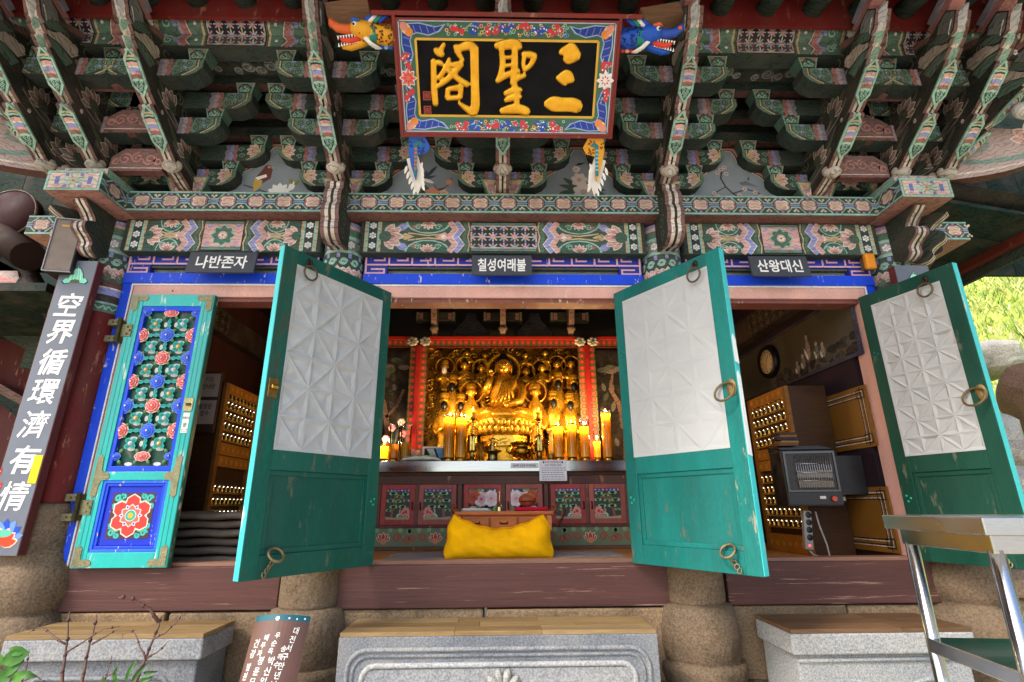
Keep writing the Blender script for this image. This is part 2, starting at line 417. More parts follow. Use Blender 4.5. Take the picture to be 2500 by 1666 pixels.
# ================================================================== SHRINE
SH = empty('shrine', (0,.05,0))
tag(SH, 'small wooden shrine painted in green, red and blue dancheong with open doors', 'temple')
SH.location = (0,0,0)
CX = [-2.93, -1.19, 1.25, 3.04]; CR = .147; CY = .05
def colmap(cx, cy, r): return lambda u, v, l: Vector((cx+(r+.0012+l*EPS)*math.sin(u), cy-(r+.0012+l*EPS)*math.cos(u), v))
for ci, cx in enumerate(CX):
    zb = 1.33
    c = MB().lathe([(CR*1.03,zb),(CR*1.02,1.9),(CR,2.6),(CR,3.36)], (cx,CY,0), 28, hx(0x6b1f1a)).build('column', 'redwood', SH)
    p = Pnt(fn=colmap(cx, CY, CR))
    A0, A1 = -1.7, 1.7
    def band(z0, z1, colr, l=0): p.rect(A0, A1, z0, z1, colr, l, 18, 1)
    band(2.64, 2.70, GRN); band(2.70,2.715,JADE,.4); band(2.715,2.77, hx(0x4a3a34)); band(2.77,2.82,LAV); band(2.82,2.83,CRM,.3); band(2.83,2.87,MAR); band(2.87,2.90,OLV)
    band(2.90,3.10,hx(0x35554a)); band(3.10,3.125,JADE,.5); band(3.125,3.215,hx(0x8f9088)); band(3.215,3.24,JADE,.5); band(3.24,3.30,GRN); band(3.30,3.325,SAL); band(3.325,3.355,LAV)
    for k in range(-3, 4):
        a = k*.56
        p.tf = lambda u, v, a=a: (a+u/CR, v)
        p.mume(0, 3.17, .032, WHT, 2)
        p.lotus(0.0, 2.905, .085, PI/2, SAL, RED, GRN, 2)
        p.scroll(.042, 3.03, .03, 0, JADE, .008, 2); p.scroll(-.042, 3.03, .03, PI, JADE, .008, 2)
        p.rect(-.012,.012,3.06,3.095,LAV,3)
        p.stroke([(-.05,2.66),(-.025,2.685),(0,2.66),(.025,2.685),(.05,2.66)], .009, JADE, 1)
    p.tf = None
    p.build('painted_collar', 'paint', c)
# stone pedestals under the columns
def pedestal(cx, cy, prof, label):
    mb = MB().lathe(prof, (0,0,0), 44, hx(0x7a6853))
    rnd = random.Random(int(cx*100))
    mb.v = [(x*(1+.02*math.sin(9*z+3*math.atan2(y,x))+rnd.uniform(-.009,.009)), y*(1+.02*math.sin(7*z+5*math.atan2(y,x))+rnd.uniform(-.009,.009)), z+rnd.uniform(-.002,.002)) for x,y,z in mb.v]
    o = mb.build('pedestal_stone', 'stone', SH, (cx, cy, 0)); o['label'] = label
mid = [(.01,1.335),(.168,1.335),(.178,1.30),(.182,1.0),(.188,.735),(.186,.722),(.178,.716),(.205,.7135),(.222,.706),(.238,.66),(.248,.58),(.246,.48),(.236,.415),(.23,.405),(.255,.40),(.265,.36),(.25,.30),(.25,.295),(.45,.285),(.50,.15),(.52,.0)]
cor = [(.01,1.335),(.172,1.335),(.182,1.30),(.185,1.05),(.198,1.0),(.235,.95),(.26,.86),(.255,.76),(.235,.715),(.228,.705),(.265,.69),(.30,.6),(.30,.48),(.285,.42),(.36,.40),(.37,.34),(.35,.28),(.55,.27),(.6,.0)]
for cx, pr, lb in ((CX[0],cor,'rounded tan stone pedestal under the left corner column'),(CX[1],mid,'turned stone pedestal beside the brown roof tile'),(CX[2],mid,'turned stone pedestal below the right bright turquoise door'),(CX[3],cor,'stone pedestal behind the steel table')):
    pedestal(cx, CY, pr, lb)
# foundation stones between the pedestals
for i, (x0, x1) in enumerate(((-2.72,-2.05),(-2.03,-1.40),(-1.0,-.1),(-.08,1.06),(1.45,2.2),(2.215,2.85),(-3.6,-3.15),(3.2,3.9))):
    mb = MB().box(x0, x1, .0+.01*(i%3), .35, .0, .693-.004*(i%2), mixc(hx(0x9c8262), hx(0x86725a), (i*37%10)/10))
    mb.build('foundation_stone', 'stone', SH, bevel=.012)
# sill beams with thresholds
for x0, x1, lb in ((-2.80,-1.375,'flaking purple brown sill beam under the flower lattice door'),(-1.045,1.09,'long purple brown sill beam under the open middle doorway'),(1.45,2.82,'dark shaded sill beam under the right doorway')):
    s = MB().box(x0, x1, .0, .24, .70, .95, hx(0x583833)).build('sill_beam', 'sillwood', SH, bevel=.006); s['label'] = lb
    MB().box(x0+.02, x1-.02, .03, .15, .9505, .972, hx(0x8a6553)).build('threshold', 'sillwood', s)
# ---- door frames
def bay(x0, x1, lb):
    """x0,x1: outer faces of the jambs"""
    for sx, xa in ((1, x0), (-1, x1)):
        j = MB()
        def bx(a, b, y0, y1, z0, z1, c):
            a, b = xa+sx*a, xa+sx*b; j.box(min(a,b), max(a,b), y0, y1, z0, z1, c)
        bx(0, .062, .0, .16, .952, 2.967, COB); bx(.062, .072, .003, .16, .952, 2.887, WHT); bx(.072, .078, .012, .16, .952, 2.882, hx(0x3b2a3a)); bx(.078, .125, .008, .16, .952, 2.8705, hx(0xd8a79a))
        j.build('door_jamb', 'frame', SH)
    h = MB().box(x0+.1255, x1-.1255, .008, .16, 2.785, 2.8705, hx(0xdca898)); h.box(x0+.1255, x1-.1255, .03, .16, 2.755, 2.7845, hx(0x7d4a40))
    h.box(x0+.0735, x1-.0735, .003, .16, 2.8735, 2.887, WHT)
    h.build('door_header', 'frame', SH)
    b = MB().box(x0, x1, -.012, .16, 2.8875, 2.967, COB).build('blue_rail', 'frame', SH)
    f = MB().box(x0, x1, .0, .12, 3.035, 3.13, hx(0x22329c)); f.box(x0, x0+.17, .0, .12, 2.9675, 3.0348, hx(0x22329c)); f.box(x1-.17, x1, .0, .12, 2.9675, 3.0348, hx(0x22329c))
    f.build('fret_frieze', 'frame', SH); 
    q = Pnt((0,-.0,0))
    U = .163; k = int((x1-x0-.02)/U); uu = (x1-x0-.02)/k; C = hx(0xe0a9ae)
    for i in range(k):
        a = x0+.01+uu*i; T, B = 3.122, 3.046; mm = (T+B)/2-.002
        if i < k/2: q.stroke([(a,B),(a,T),(a+uu*.80,T),(a+uu*.80,mm),(a+uu*.34,mm)], .0135, C, 1); 
        else: q.stroke([(a+uu,B),(a+uu,T),(a+uu*.20,T),(a+uu*.20,mm),(a+uu*.66,mm)], .0135, C, 1)
        q.stroke([(a+uu*.0,B),(a+uu*.97,B)], .0135, C, 2)
    for sx, xa in ((1,x0),(-1,x1)):
        q.stroke([(xa+sx*.012,3.046),(xa+sx*.012,2.978),(xa+sx*.15,2.978),(xa+sx*.15,3.01),(xa+sx*.05,3.01)], .0135, C, 1)
    q.build('fret_pattern', 'frame', SH)
    r = MB().box(x0+.17, x1-.17, .05, .1, 2.968, 3.034, hx(0x8fa08a)); r.build('recessed_panel', 'paint', SH)
    l = MB().box(x0+.171, x1-.171, .012, .05, 3.018, 3.034, hx(0x4c5f50)); l.build('panel_moulding', 'paint', SH)
bay(-2.775,-1.36,'l'); bay(-1.02,1.08,'c'); bay(1.42,2.855,'r')

# ---- changbang: the lotus-painted tie beams
def zigzag(p, u, v0, v1, amp, w, col, l, n=4, sgn=1):
    pts = [(u+sgn*(amp if k % 2 else 0), v0+(v1-v0)*k/n) for k in range(n+1)]
    p.stroke(pts, w, col, l)
def lotusbeam(p, W, H, mid):
    """origin at lower left, mirrored halves"""
    p.rect(0, W, 0, H, hx(0x35604e), 0)
    for s in (0, 1):
        p.tf = (lambda u, v: (u, v)) if not s else (lambda u, v: (W-u, v))
        p.rect(.0,.03,0,H,DGRN,1); p.rect(.03,.045,0,H,OCH,1); p.rect(.045,.06,0,H,JADE,1); p.rect(.06,.125,0,H,hx(0x30443d),1); p.rect(.125,.14,0,H,JADE,1); p.rect(.14,.155,0,H,OCH,1)
        for k in (.2,.53,.86): p.mume(.092, H*k, .03, WHT, 3)
        hw = W/2-mid/2
        a = .165; L = hw-a-.16
        # lotus lying on its side
        p.lotus(a+.02, H*.5, min(.13,L*.4), 0, SAL, RED, hx(0x2d6a4e), 2)
        p.poly([(a+.12,H*.5),(a+.17,H*.62),(a+.24,H*.5),(a+.17,H*.38)], OCH, 1.5)
        p.petal(a+.10,H*.72,.5,.11,.06,LAV,1.6); p.petal(a+.10,H*.28,-.5,.11,.06,LAV,1.6)
        # arcs of green scrolls above and below
        cxm = a+L*.68
        for vy, sg in ((H*1.02, -1), (-.02*H, 1)):
            ed_ = 0 if sg > 0 else H; hp = lambda a_, b_: [(cxm+a_*math.cos(PI*t/10), ed_+sg*b_*math.sin(PI*t/10)) for t in range(11)]; p.poly(hp(L*.34,H*.40), JADE, 2.2); p.poly(hp(L*.31,H*.36), hx(0x2f6d50), 2.6)
            for k in (-1,1): p.scroll(cxm+k*L*.15, ed_+sg*H*.17, .026, 0, JADE, .007, 3.2)
            [(p.petal(cxm, ed_+sg*.004, sg*PI/2+d_, H*.26, H*.12, CRM, 3.4+abs(d_)), p.petal(cxm, ed_+sg*.004, sg*PI/2+d_, H*.23, H*.09, SAL, 3.7+abs(d_)), p.petal(cxm, ed_+sg*.004, sg*PI/2+d_, H*.13, H*.05, RED, 4+abs(d_))) for d_ in (-1.1,-.55,0,.55,1.1)]
        p.stroke([(cxm-L*.3,H*.38),(cxm,H*.46),(cxm+L*.28,H*.4)], .012, OCH, 2.4); p.stroke([(cxm-L*.3,H*.62),(cxm,H*.54),(cxm+L*.28,H*.6)], .012, OCH, 2.4)
        p.poly([(cxm+L*.1,H*.5),(cxm+L*.25,H*.66),(cxm+L*.33,H*.5),(cxm+L*.25,H*.34)], SAL, 3); p.disc(cxm+L*.23,H*.5,.018,CRM,3.5)
        p.poly([(cxm-L*.26,H*.82),(cxm-L*.2,H*.9),(cxm-L*.14,H*.82),(cxm-L*.2,H*.74)], RED, 3); p.poly([(cxm-L*.26,H*.18),(cxm-L*.2,H*.1),(cxm-L*.14,H*.18),(cxm-L*.2,H*.26)], RED, 3)
        u = hw-.13
        zigzag(p, u-.03, 0, H, .045, .042, SAL, 3.6, 4); zigzag(p, u-.008, 0, H, .045, .006, CRM, 3.9, 4); zigzag(p, u+.015, 0, H, .045, .042, LAV, 3.8, 4); zigzag(p, u+.04, 0, H, .045, .006, CRM, 4.1, 4)
        p.stroke([(hw-.045,0),(hw-.03,H*.25),(hw-.05,H*.5),(hw-.03,H*.75),(hw-.045,H)], .022, GRN, 4.2); p.stroke([(hw-.02,0),(hw-.008,H*.25),(hw-.022,H*.5),(hw-.008,H*.75),(hw-.02,H)], .01, OCH, 4.4)
    p.tf = None
    m0, m1 = W/2-mid/2, W/2+mid/2
    p.rect(m0, m1, 0, H, BLK, 4); p.rect(m0+.006, m1-.006, H*.03, H*.10, hx(0x5b8f78), 4.5); p.rect(m0+.006, m1-.006, H*.90, H*.97, hx(0x5b8f78), 4.5); p.rect(m0+.006,m1-.006,H*.115,H*.13,CRM,4.5); p.rect(m0+.006,m1-.006,H*.87,H*.885,CRM,4.5)
    return m0, m1
def brocade(p, m0, m1, v0, v1, nx, ny, bgc, cs, l=5):
    p.rect(m0, m1, v0, v1, bgc, l)
    dx, dy = (m1-m0)/nx, (v1-v0)/ny
    for i in range(nx+1):
        for j in range(ny+1):
            x, y = m0+dx*i, v0+dy*j
            k = (i+j) % 2
            for a in range(8):
                an = a*PI/4; r = min(dx,dy)*.52
                x1, y1 = x+r*math.cos(an), y+r*math.sin(an)
                x1 = min(max(x1, m0), m1); y1 = min(max(y1, v0), v1)
                if abs(x1-x)+abs(y1-y) > .004: p.stroke([(x,y),(x1,y1)], min(dx,dy)*.15, cs[(a+k) % len(cs)], l+1+.1*a)
            if m0 < x < m1 and v0 < y < v1: p.flower(x, y, min(dx,dy)*.26, 6, cs[-1], OCH, l+2.5)
for i, (x0, x1, mid) in enumerate(((-2.79,-1.335,.30),(-1.045,1.105,.50),(1.395,2.90,.30))):
    b = MB().box(x0, x1, -.085, .13, 3.105, 3.372, hx(0x35604e), cb=DGRN).build('tie_beam', 'paint', SH, bevel=.01)
    p = Pnt((x0,-.085,3.112)); W, H = x1-x0, .252
    m0, m1 = lotusbeam(p, W, H, mid)
    if mid > .4: brocade(p, m0+.006, m1-.006, H*.14, H*.86, 6, 2, hx(0x2b3d38), [SAL, JADE, LAV, SAL])
    else:
        p.rect(m0+.006, m1-.006, H*.14, H*.86, SAL, 4.6); c0 = W/2
        p.flower(c0, H*.5, .085, 8, hx(0x2f7d5c), None, 5, 0, .05, JADE); p.disc(c0,H*.5,.035,SAL,8); p.flower(c0,H*.5,.028,6,CRM,RED,9)
        for sx in (-1,1):
            for sy in (.2,.8): p.scroll(c0+sx*.105, H*sy, .02, 0, LAV, .006, 5)
    p.build('painted_lotus_pattern', 'paint', b)

# ---- pyeongbang: plate beam with medallions
def medallions(p, u0, u1, H, n):
    p.rect(u0, u1, 0, H, hx(0x2f5446), 0); p.rect(u0,u1,0,H*.1,JADE,1); p.rect(u0,u1,H*.93,H,JADE,1); p.rect(u0,u1,H*.1,H*.115,BLK,1.2); p.rect(u0,u1,H*.9,H*.93,hx(0x4a8a70),1.2)
    d = (u1-u0)/n; c = H*.51
    for i in range(n):
        x = u0+d*(i+.5)
        for sx in (-1,1):
            for v, e in ((H*.12,H*.40),(H*.90,H*.62)):
                p.stroke([(x+sx*d*.16,v),(x+sx*d*.36,e),(x+sx*d*.5,e)], .017, hx(0x1d3a30), 1.6); p.stroke([(x+sx*d*.16,v),(x+sx*d*.36,e),(x+sx*d*.5,e)], .012, JADE, 2)
        p.rect(x-d*.5,x+d*.5,c-.008,c+.008,BLU,2.4); p.rect(x-d*.5,x+d*.5,c-.003,c+.005,LAV,2.6)
        p.rect(x-.011,x+.011,H*.11,H*.91,LAV,2.4); p.rect(x+.002,x+.011,H*.11,H*.91,BLU,2.5)
        rx, ry = min(.058,d*.3), H*.29
        oc = [(-rx,-ry*.55),(-rx*.55,-ry),(rx*.55,-ry),(rx,-ry*.55),(rx,ry*.55),(rx*.55,ry),(-rx*.55,ry),(-rx,ry*.55)]
        p.poly([(x+a*1.1,c+b*1.1) for a,b in oc], hx(0x4a1c1a), 3); p.poly([(x+a,c+b) for a,b in oc], hx(0xb05a50), 3.4)
        ast = []
        for k in range(16):
            a = k*PI/8; q = (abs(math.cos(a)), abs(math.sin(a)))
            rr = .94 if k % 4 == 2 else (.80 if k % 2 else .62)
            ast.append((x+rx*rr*math.cos(a)*1.1, c+ry*rr*math.sin(a)*1.1))
        p.poly(ast, CRM, 4)
        p.poly([(x+(a-x)*.86, c+(b-c)*.86) for a,b in ast], hx(0xd9a68a), 4.4); p.disc(x, c, rx*.33, hx(0xd8a86a), 5)
        for v, sg in ((H*.20,1),(H*.80,-1)):
            for k in (-.014,0,.014): p.disc(x+d*.5+k, v+sg*(.012 if k == 0 else 0), .0095, hx(0xd9c19a), 3, 8)
            p.disc(x+d*.5, v+sg*.003, .005, RED, 3.5, 6)
PB = MB().box(-2.74, 2.865, -.20, .14, 3.372, 3.54, hx(0x2f5446), cb=hx(0x8a3a26)).build('plate_beam', 'paint', SH, bevel=.006)
p = Pnt((0,-.20,3.376)); medallions(p, -2.73, 2.855, .161, 27); p.build('painted_medallions', 'paint', PB)
# plate beam ends that cross at the corners
for sx, cx in ((-1, -2.92), (1, 3.035)):
    e = MB().box(cx-.185, cx+.185, -.46, .14, 3.372, 3.525, hx(0x35574a), cb=hx(0xb05a3a)).build('beam_end', 'paint', SH)
    p = Pnt((cx-.185,-.46,3.372)); W, H = .37, .153
    p.rect(0,W,0,H,JADE,0); p.rect(.016,W-.016,.014,H-.014,GRN,.5); p.rect(.02,W-.02,.018,H-.018,hx(0xe0b79c),1)
    for k in range(10): p.stroke([(W/2,H/2),(W/2+.085*math.cos(k*PI/5),H/2+.055*math.sin(k*PI/5))],.012,JADE if k%2==0 else hx(0x5fb39a),2)
    for k in (-1,1):
        p.stroke([(W/2,H/2),(W/2+k*.15,H/2)],.013,JADE,2.2); p.rect(W/2+k*.11-.014,W/2+k*.11+.014,H/2-.03,H/2+.03,BLU,2.6)
        p.rect(W/2+k*.05-.012,W/2+k*.05+.012,H*.72,H*.86,BLU,1.8); p.rect(W/2+k*.05-.012,W/2+k*.05+.012,H*.14,H*.28,BLU,1.8)
        for q in (.22,.78): p.rect(W/2+k*.10-.04,W/2+k*.10+.04,H*q-.006,H*q+.006,SAL,1.6); p.rect(W/2+k*.10-.006,W/2+k*.10+.006,min(H*q,H*.5),max(H*q,H*.5),SAL,1.5)
    p.flower(W/2,H/2,.026,8,OCH,RED,3)
    p.build('painted_star', 'paint', e)
    # its flank towards the facade
    q = Pnt((cx-sx*.185,-.46,3.376), U=(0,1,0), N=(-sx,0,0)) ; medallions(q, .0, .26, .146, 1); q.build('flank_pattern', 'paint', e)
    t = MB().box(cx-.15,cx+.15,-.385,-.1,3.526,3.60,hx(0x86c9b0)).build('end_cap', 'paint', e)
    p = Pnt((cx-.15,-.385,3.53)); p.rect(0,.3,0,.066,hx(0xd9a99a),0)
    for k in range(4): x=.04+.073*k; p.rect(x-.006,x+.006,0,.066,hx(0x6aa88c),1); p.rect(x-.018,x+.018,.012,.024,hx(0x6aa88c),1.3); p.rect(x-.018,x+.018,.04,.052,hx(0x6aa88c),1.3)
    p.build('cap_pattern', 'paint', t)
    # side-going end
    x0, x1 = (cx-.55, cx-.12) if sx < 0 else (cx+.12, cx+.55)
    e2 = MB().box(x0, x1, -.13, .2, 3.215, 3.37, hx(0x35574a), cb=hx(0xb8684a)).build('beam_end', 'paint', SH)
    p = Pnt((0,-.13,3.217)); medallions(p, x0, x1, .151, 2); p.build('painted_medallions', 'paint', e2)
    # curled bracket head below the corner
    prof = [(-.05,3.37),(.40,3.37),(.36,3.33),(.30,3.30),(.25,3.245),(.30,3.235),(.345,3.20),(.335,3.15),(.28,3.125),(.235,3.09),(.25,3.05),(.205,3.015),(.15,3.01),(.10,3.05),(-.05,3.05)]
    def ribs(prof, xc, name, par, side=hx(0x3a4a38), wid=.10, mat='oldpaint', rot=None, cen=None):
        prof = chaikin(prof, 2); mb = MB(); cs = [hx(0x8e4a40), CRM, hx(0x4a2c2c), CRM, hx(0x8e4a40)]; ws = [0,.22,.42,.58,.78,1]
        for k in range(5):
            a, b = xc-wid/2+wid*ws[k], xc-wid/2+wid*ws[k+1]
            gr = .006 if k in (1,3) else 0
            mb.prism(prof, YZ(0), a, b, side, cs[k], smooth=True)
        if rot: 
            c_, s_ = math.cos(rot), math.sin(rot)
            mb.v = [(cen[0]+(x-cen[0])*c_-(y-cen[1])*s_, cen[1]+(x-cen[0])*s_+(y-cen[1])*c_, z) for x,y,z in mb.v]
        return mb.build(name, mat, par)
    ribs(prof, cx, 'bracket_head', SH)
    ribs(prof, cx, 'bracket_head', SH, rot=sx*R(42), cen=(cx,CY))
    ribs(prof, cx, 'bracket_head', SH, rot=sx*R(80), cen=(cx,CY))
# bracket heads over the two middle columns
for cx in (CX[1], CX[2]):
    prof = [(-.02,3.60),(.24,3.60),(.30,3.575),(.335,3.54),(.32,3.50),(.355,3.47),(.365,3.40),(.345,3.37),(.375,3.34),(.38,3.27),(.35,3.235),(.36,3.20),(.35,3.14),(.30,3.10),(.22,3.09),(.16,3.12),(-.02,3.12)]
    bh = ribs(prof, cx, 'bracket_head', SH, wid=.125)
    p = Pnt(); 
    for sx in (-1,1):
        q = Pnt((cx+sx*.0625,0,0), U=(0,-1,0), N=(sx,0,0))
        for (u,v,r) in ((.22,3.5,.05),(.27,3.4,.06),(.25,3.28,.06),(.24,3.17,.045)): q.scroll(u,v,r,0,hx(0x6b7a58),.01,1)
        p.join(q)
    p.build('carved_scrolls', 'oldpaint', bh)['kind'] = 'stuff'
# ================================================================== BRACKETS
AX = [-2.36, -1.19, .02, 1.245, 2.46]
# dark boarding behind the brackets
MB().box(-2.95, 3.05, .0, .05, 3.54, 4.85, hx(0x3f5248)).build('backing_board', 'oldpaint', SH)
for k in range(9):
    for X_ in (3.16,-6.05): MB().box(X_+.325*k, X_+.325*k+.32, 1.0, 1.04, 3.45, 6.6, hx(0x16382f)).build('gable_board', 'oldpaint', SH)
def armprof():
    return [(.04,3.56),(.20,3.585),(.30,3.615),(.40,3.66),(.46,3.70),(.71,3.862),(.70,3.885),(.60,3.865),(.68,3.885),(.74,3.918),(.952,4.085),
            (.935,4.105),(.955,4.115),(.995,4.145),(.985,4.162),(1.005,4.17),(1.035,4.195),(1.02,4.21),(1.06,4.225),(1.115,4.33),(1.05,4.40),(.90,4.34),(.80,4.40),(.04,4.42)]
def make_arm():
    root = empty('bracket_arm')
    pr = armprof(); mb = MB(); wid = .10
    cs = [hx(0x8e4a40), CRM, hx(0x3a2424), CRM, hx(0x8e4a40)]; ws = [0,.24,.43,.57,.76,1]
    side = hx(0x3a3d30)
    for k in range(5):
        mb.prism(pr, YZ(0), -wid/2+wid*ws[k], -wid/2+wid*ws[k+1], side, cs[k])
    for sx in (-1,1):
        q = Pnt((sx*wid/2,0,0), U=(0,-1,0), N=(sx,0,0))
        for dz, dfz in ((0,0),(.215,.25)):          # each horn: olive back, maroon belly line, gap shade painted dark, lotus and leaf
            sh = lambda P: [(u+dfz, v+dz) for u, v in P]
            q.stroke(sh([(-.12,3.70),(.12,3.70),(.30,3.73),(.44,3.80),(.56,3.89)] if dz == 0 else [(-.2,3.70),(.05,3.69),(.22,3.715),(.36,3.78),(.46,3.86)]), [.05,.055,.05,.04,.015], hx(0x59644a), 1)
            q.stroke(sh([(-.1,3.645),(.16,3.645),(.34,3.69),(.46,3.755)] if dz == 0 else [(-.2,3.65),(.05,3.645),(.2,3.655),(.36,3.72),(.46,3.79)]), .014, hx(0x7a3a30), 2)
            q.stroke(sh([(-.1,3.665),(.16,3.665),(.34,3.71),(.46,3.775)]), .006, hx(0xb8a88c), 2.3)
            q.poly(sh([(.10,3.70),(.2,3.715),(.27,3.75),(.2,3.76),(.12,3.745)]), hx(0x1e211b), 3)
            q.lotus(*sh([(.30,3.78)])[0], .115, .65, hx(0xa8765e), hx(0x7a3428), OLV, 3)
            q.poly(sh([(.34,3.865),(.46,3.90),(.53,3.955),(.50,3.975),(.40,3.95),(.32,3.90)]), hx(0x8a7868), 2.5)
            for (u,v,r) in ((.05,3.80,.055),(.16,3.84,.05),(.25,3.90,.05)): q.scroll(*sh([(u,v)])[0], r, u*9, hx(0x667458), .014, 2)
            q.stroke(sh([(-.05,3.87),(.12,3.89),(.26,3.95),(.38,4.02)]), .018, hx(0x6e3a30), 1.5)
        for (u,v,r) in ((.3,4.2,.08),(.5,4.27,.08),(.7,4.3,.07),(.9,4.25,.05),(.15,4.08,.07)): q.scroll(u,v,r,u*9,hx(0x667458),.014,1)
        q.poly([(.82,4.07),(.945,4.10),(.985,4.14),(.90,4.165),(.78,4.14)], hx(0x4f7a62), 4); q.poly([(.80,4.16),(.90,4.17),(.985,4.15),(1.005,4.175),(.96,4.20),(.92,4.245),(.84,4.26),(.76,4.22)], hx(0xcdb69c), 5); q.disc(.80,4.235,.03,hx(0xd8c4aa),6,10)
        q.poly([(.93,4.235),(1.0,4.19),(1.03,4.20),(1.02,4.24),(.96,4.285),(.88,4.29)], hx(0x4f7a62), 5); q.poly([(.95,4.30),(1.04,4.225),(1.06,4.235),(1.105,4.33),(1.05,4.385),(.98,4.35)], hx(0x8f9290), 4); q.poly([(.70,4.39),(.86,4.32),(.95,4.345),(.97,4.365),(.90,4.345),(.80,4.398)], hx(0x9a4236), 4)
        q.stroke([(.1,4.36),(.4,4.36),(.7,4.37),(.95,4.30),(1.05,4.30)], .025, hx(0x5a5a48), 1)
        mb.join(q)
    b = mb.build('arm_body', 'oldpaint', root)
    # painted pointed plates on the two noses
    def plate(f0, z0, f1, z1, wd):
        L = math.hypot(f1-f0, z1-z0); ta = Vector((0,-(f1-f0)/L,(z1-z0)/L)); nn = Vector((0,-(z1-z0)/L,-(f1-f0)/L)); O = Vector((0,-f0,z0))
        fn = lambda u, v, t: O+Vector((1,0,0))*u+ta*v+nn*t
        t_ = .055
        out = [(0,-.012),(wd/2,t_),(wd/2,L-t_),(0,L+.012),(-wd/2,L-t_),(-wd/2,t_)]
        m = MB().prism(out, fn, 0, .012, JADE, hx(0x6ab89c))
        q = Pnt(fn=lambda u, v, l: fn(u, v, .012+(l+1)*EPS))
        k = .72; ins = [(u*k, L/2+(v-L/2)*.87) for u, v in out]
        q.poly(ins, hx(0x2d5a49), 0)
        w2 = wd/2*k*.93
        bands = [(.30,.36,hx(0x8fd0b8)),(.37,.45,RED),(.45,.50,SAL),(.50,.60,LAV),(.60,.63,CRM),(.63,.72,SAL),(.72,.74,BLK),(.76,.80,JADE),(.82,.86,OCH)]
        for a, c_, cc in bands: q.poly([(-w2,L*a),(0,L*(a+.02)),(w2,L*a),(w2,L*c_),(0,L*(c_+.02)),(-w2,L*c_)], cc, 1)
        for u, v in ((-.011,.20),(.011,.20),(0,.13),(-.014,.27),(.014,.27)): q.spiral(u, L*v, .011, .004, 0, 1, .005, JADE, 1, 7)
        return m.join(q)
    plate(.46,3.70,.71,3.862,.098).build('nose_plate', 'paint', root)
    plate(.74,3.918,.952,4.085,.098).build('nose_plate', 'paint', root)
    # lotus buds
    for f, z, s in ((.35,3.655,1.0),(.62,3.885,.8)):
        m = MB().ball((0,-f,z), .072*s, .05*s, .05*s, hx(0xd9c3a4), 10, 7); m.ball((0,-f-.012*s,z-.015*s), .05*s,.055*s,.045*s, hx(0xe6d6bc), 10, 7)
        m.build('lotus_bud', 'oldpaint', root)
    # leaf, band, leaf, spear tip : faceted with a ridge
    def facet(f0, z0, f1, z1, w0, w1, c1, name, bul=.03):
        L = math.hypot(f1-f0, z1-z0); ta = Vector((0,-(f1-f0)/L,(z1-z0)/L)); nn = Vector((0,-(z1-z0)/L,-(f1-f0)/L)); O = Vector((0,-f0,z0))
        P = lambda u, v, t: O+Vector((1,0,0))*u+ta*v+nn*t
        v = [P(-w0,0,-.02),P(0,0,.012),P(w0,0,-.02),P(-w0*1.1,L*.5,-.03),P(0,L*.5,bul),P(w0*1.1,L*.5,-.03),P(-w1,L,-.02),P(0,L,.012),P(w1,L,-.02),P(0,L*.5,-.07)]
        m = MB().add(v, [(0,1,4,3),(3,4,7,6)], c1).add(v, [(1,2,5,4),(4,5,8,7)], mixc(c1,(.1,.12,.1),.25)).add(v, [(0,3,9),(3,6,9),(2,9,5),(5,9,8),(0,9,2,1),(6,7,8,9)], mixc(c1,(.05,.06,.05),.5))
        m.build(name, 'paint', root)
    facet(.93,4.095,.995,4.14,.044,.04,hx(0x7fc0a4),'leaf_facet'); facet(.985,4.145,1.02,4.175,.034,.034,hx(0xecd9bf),'cream_band',.012); facet(1.005,4.165,1.05,4.215,.044,.042,hx(0x7fc0a4),'leaf_facet')
    facet(1.03,4.205,1.15,4.35,.054,.006,hx(0xd2d4d8),'spear_tip',.03)
    m = MB().obox(0,-1.0,4.415,(.046,0,0),(0,-.085,.045),(0,.025,.035),hx(0xb0473a)); m.obox(0,-1.03,4.485,(.05,0,0),(0,-.11,.06),(0,.014,.026),hx(0x8a88a0)); m.build('upper_beak', 'paint', root)
    return root
arm0 = make_arm(); arm0.parent = SH; arm0.location = (AX[0],0,0)
for x in AX[1:]:
    c = copy_tree(arm0, SH); c.location = (x,0,0)
for x, y, rz, lb in ((-2.90,0,0,None),(2.985,0,0,None),(-3.25,.0,0,None),(3.33,.0,0,None),(-2.95,.0,-42,'d'),(3.07,.0,42,'d'),(-2.95,.35,-88,'s'),(3.07,.35,88,'s')):
    c = copy_tree(arm0, SH); c.location = (x,y,0); c.rotation_euler = (0,0,R(rz))
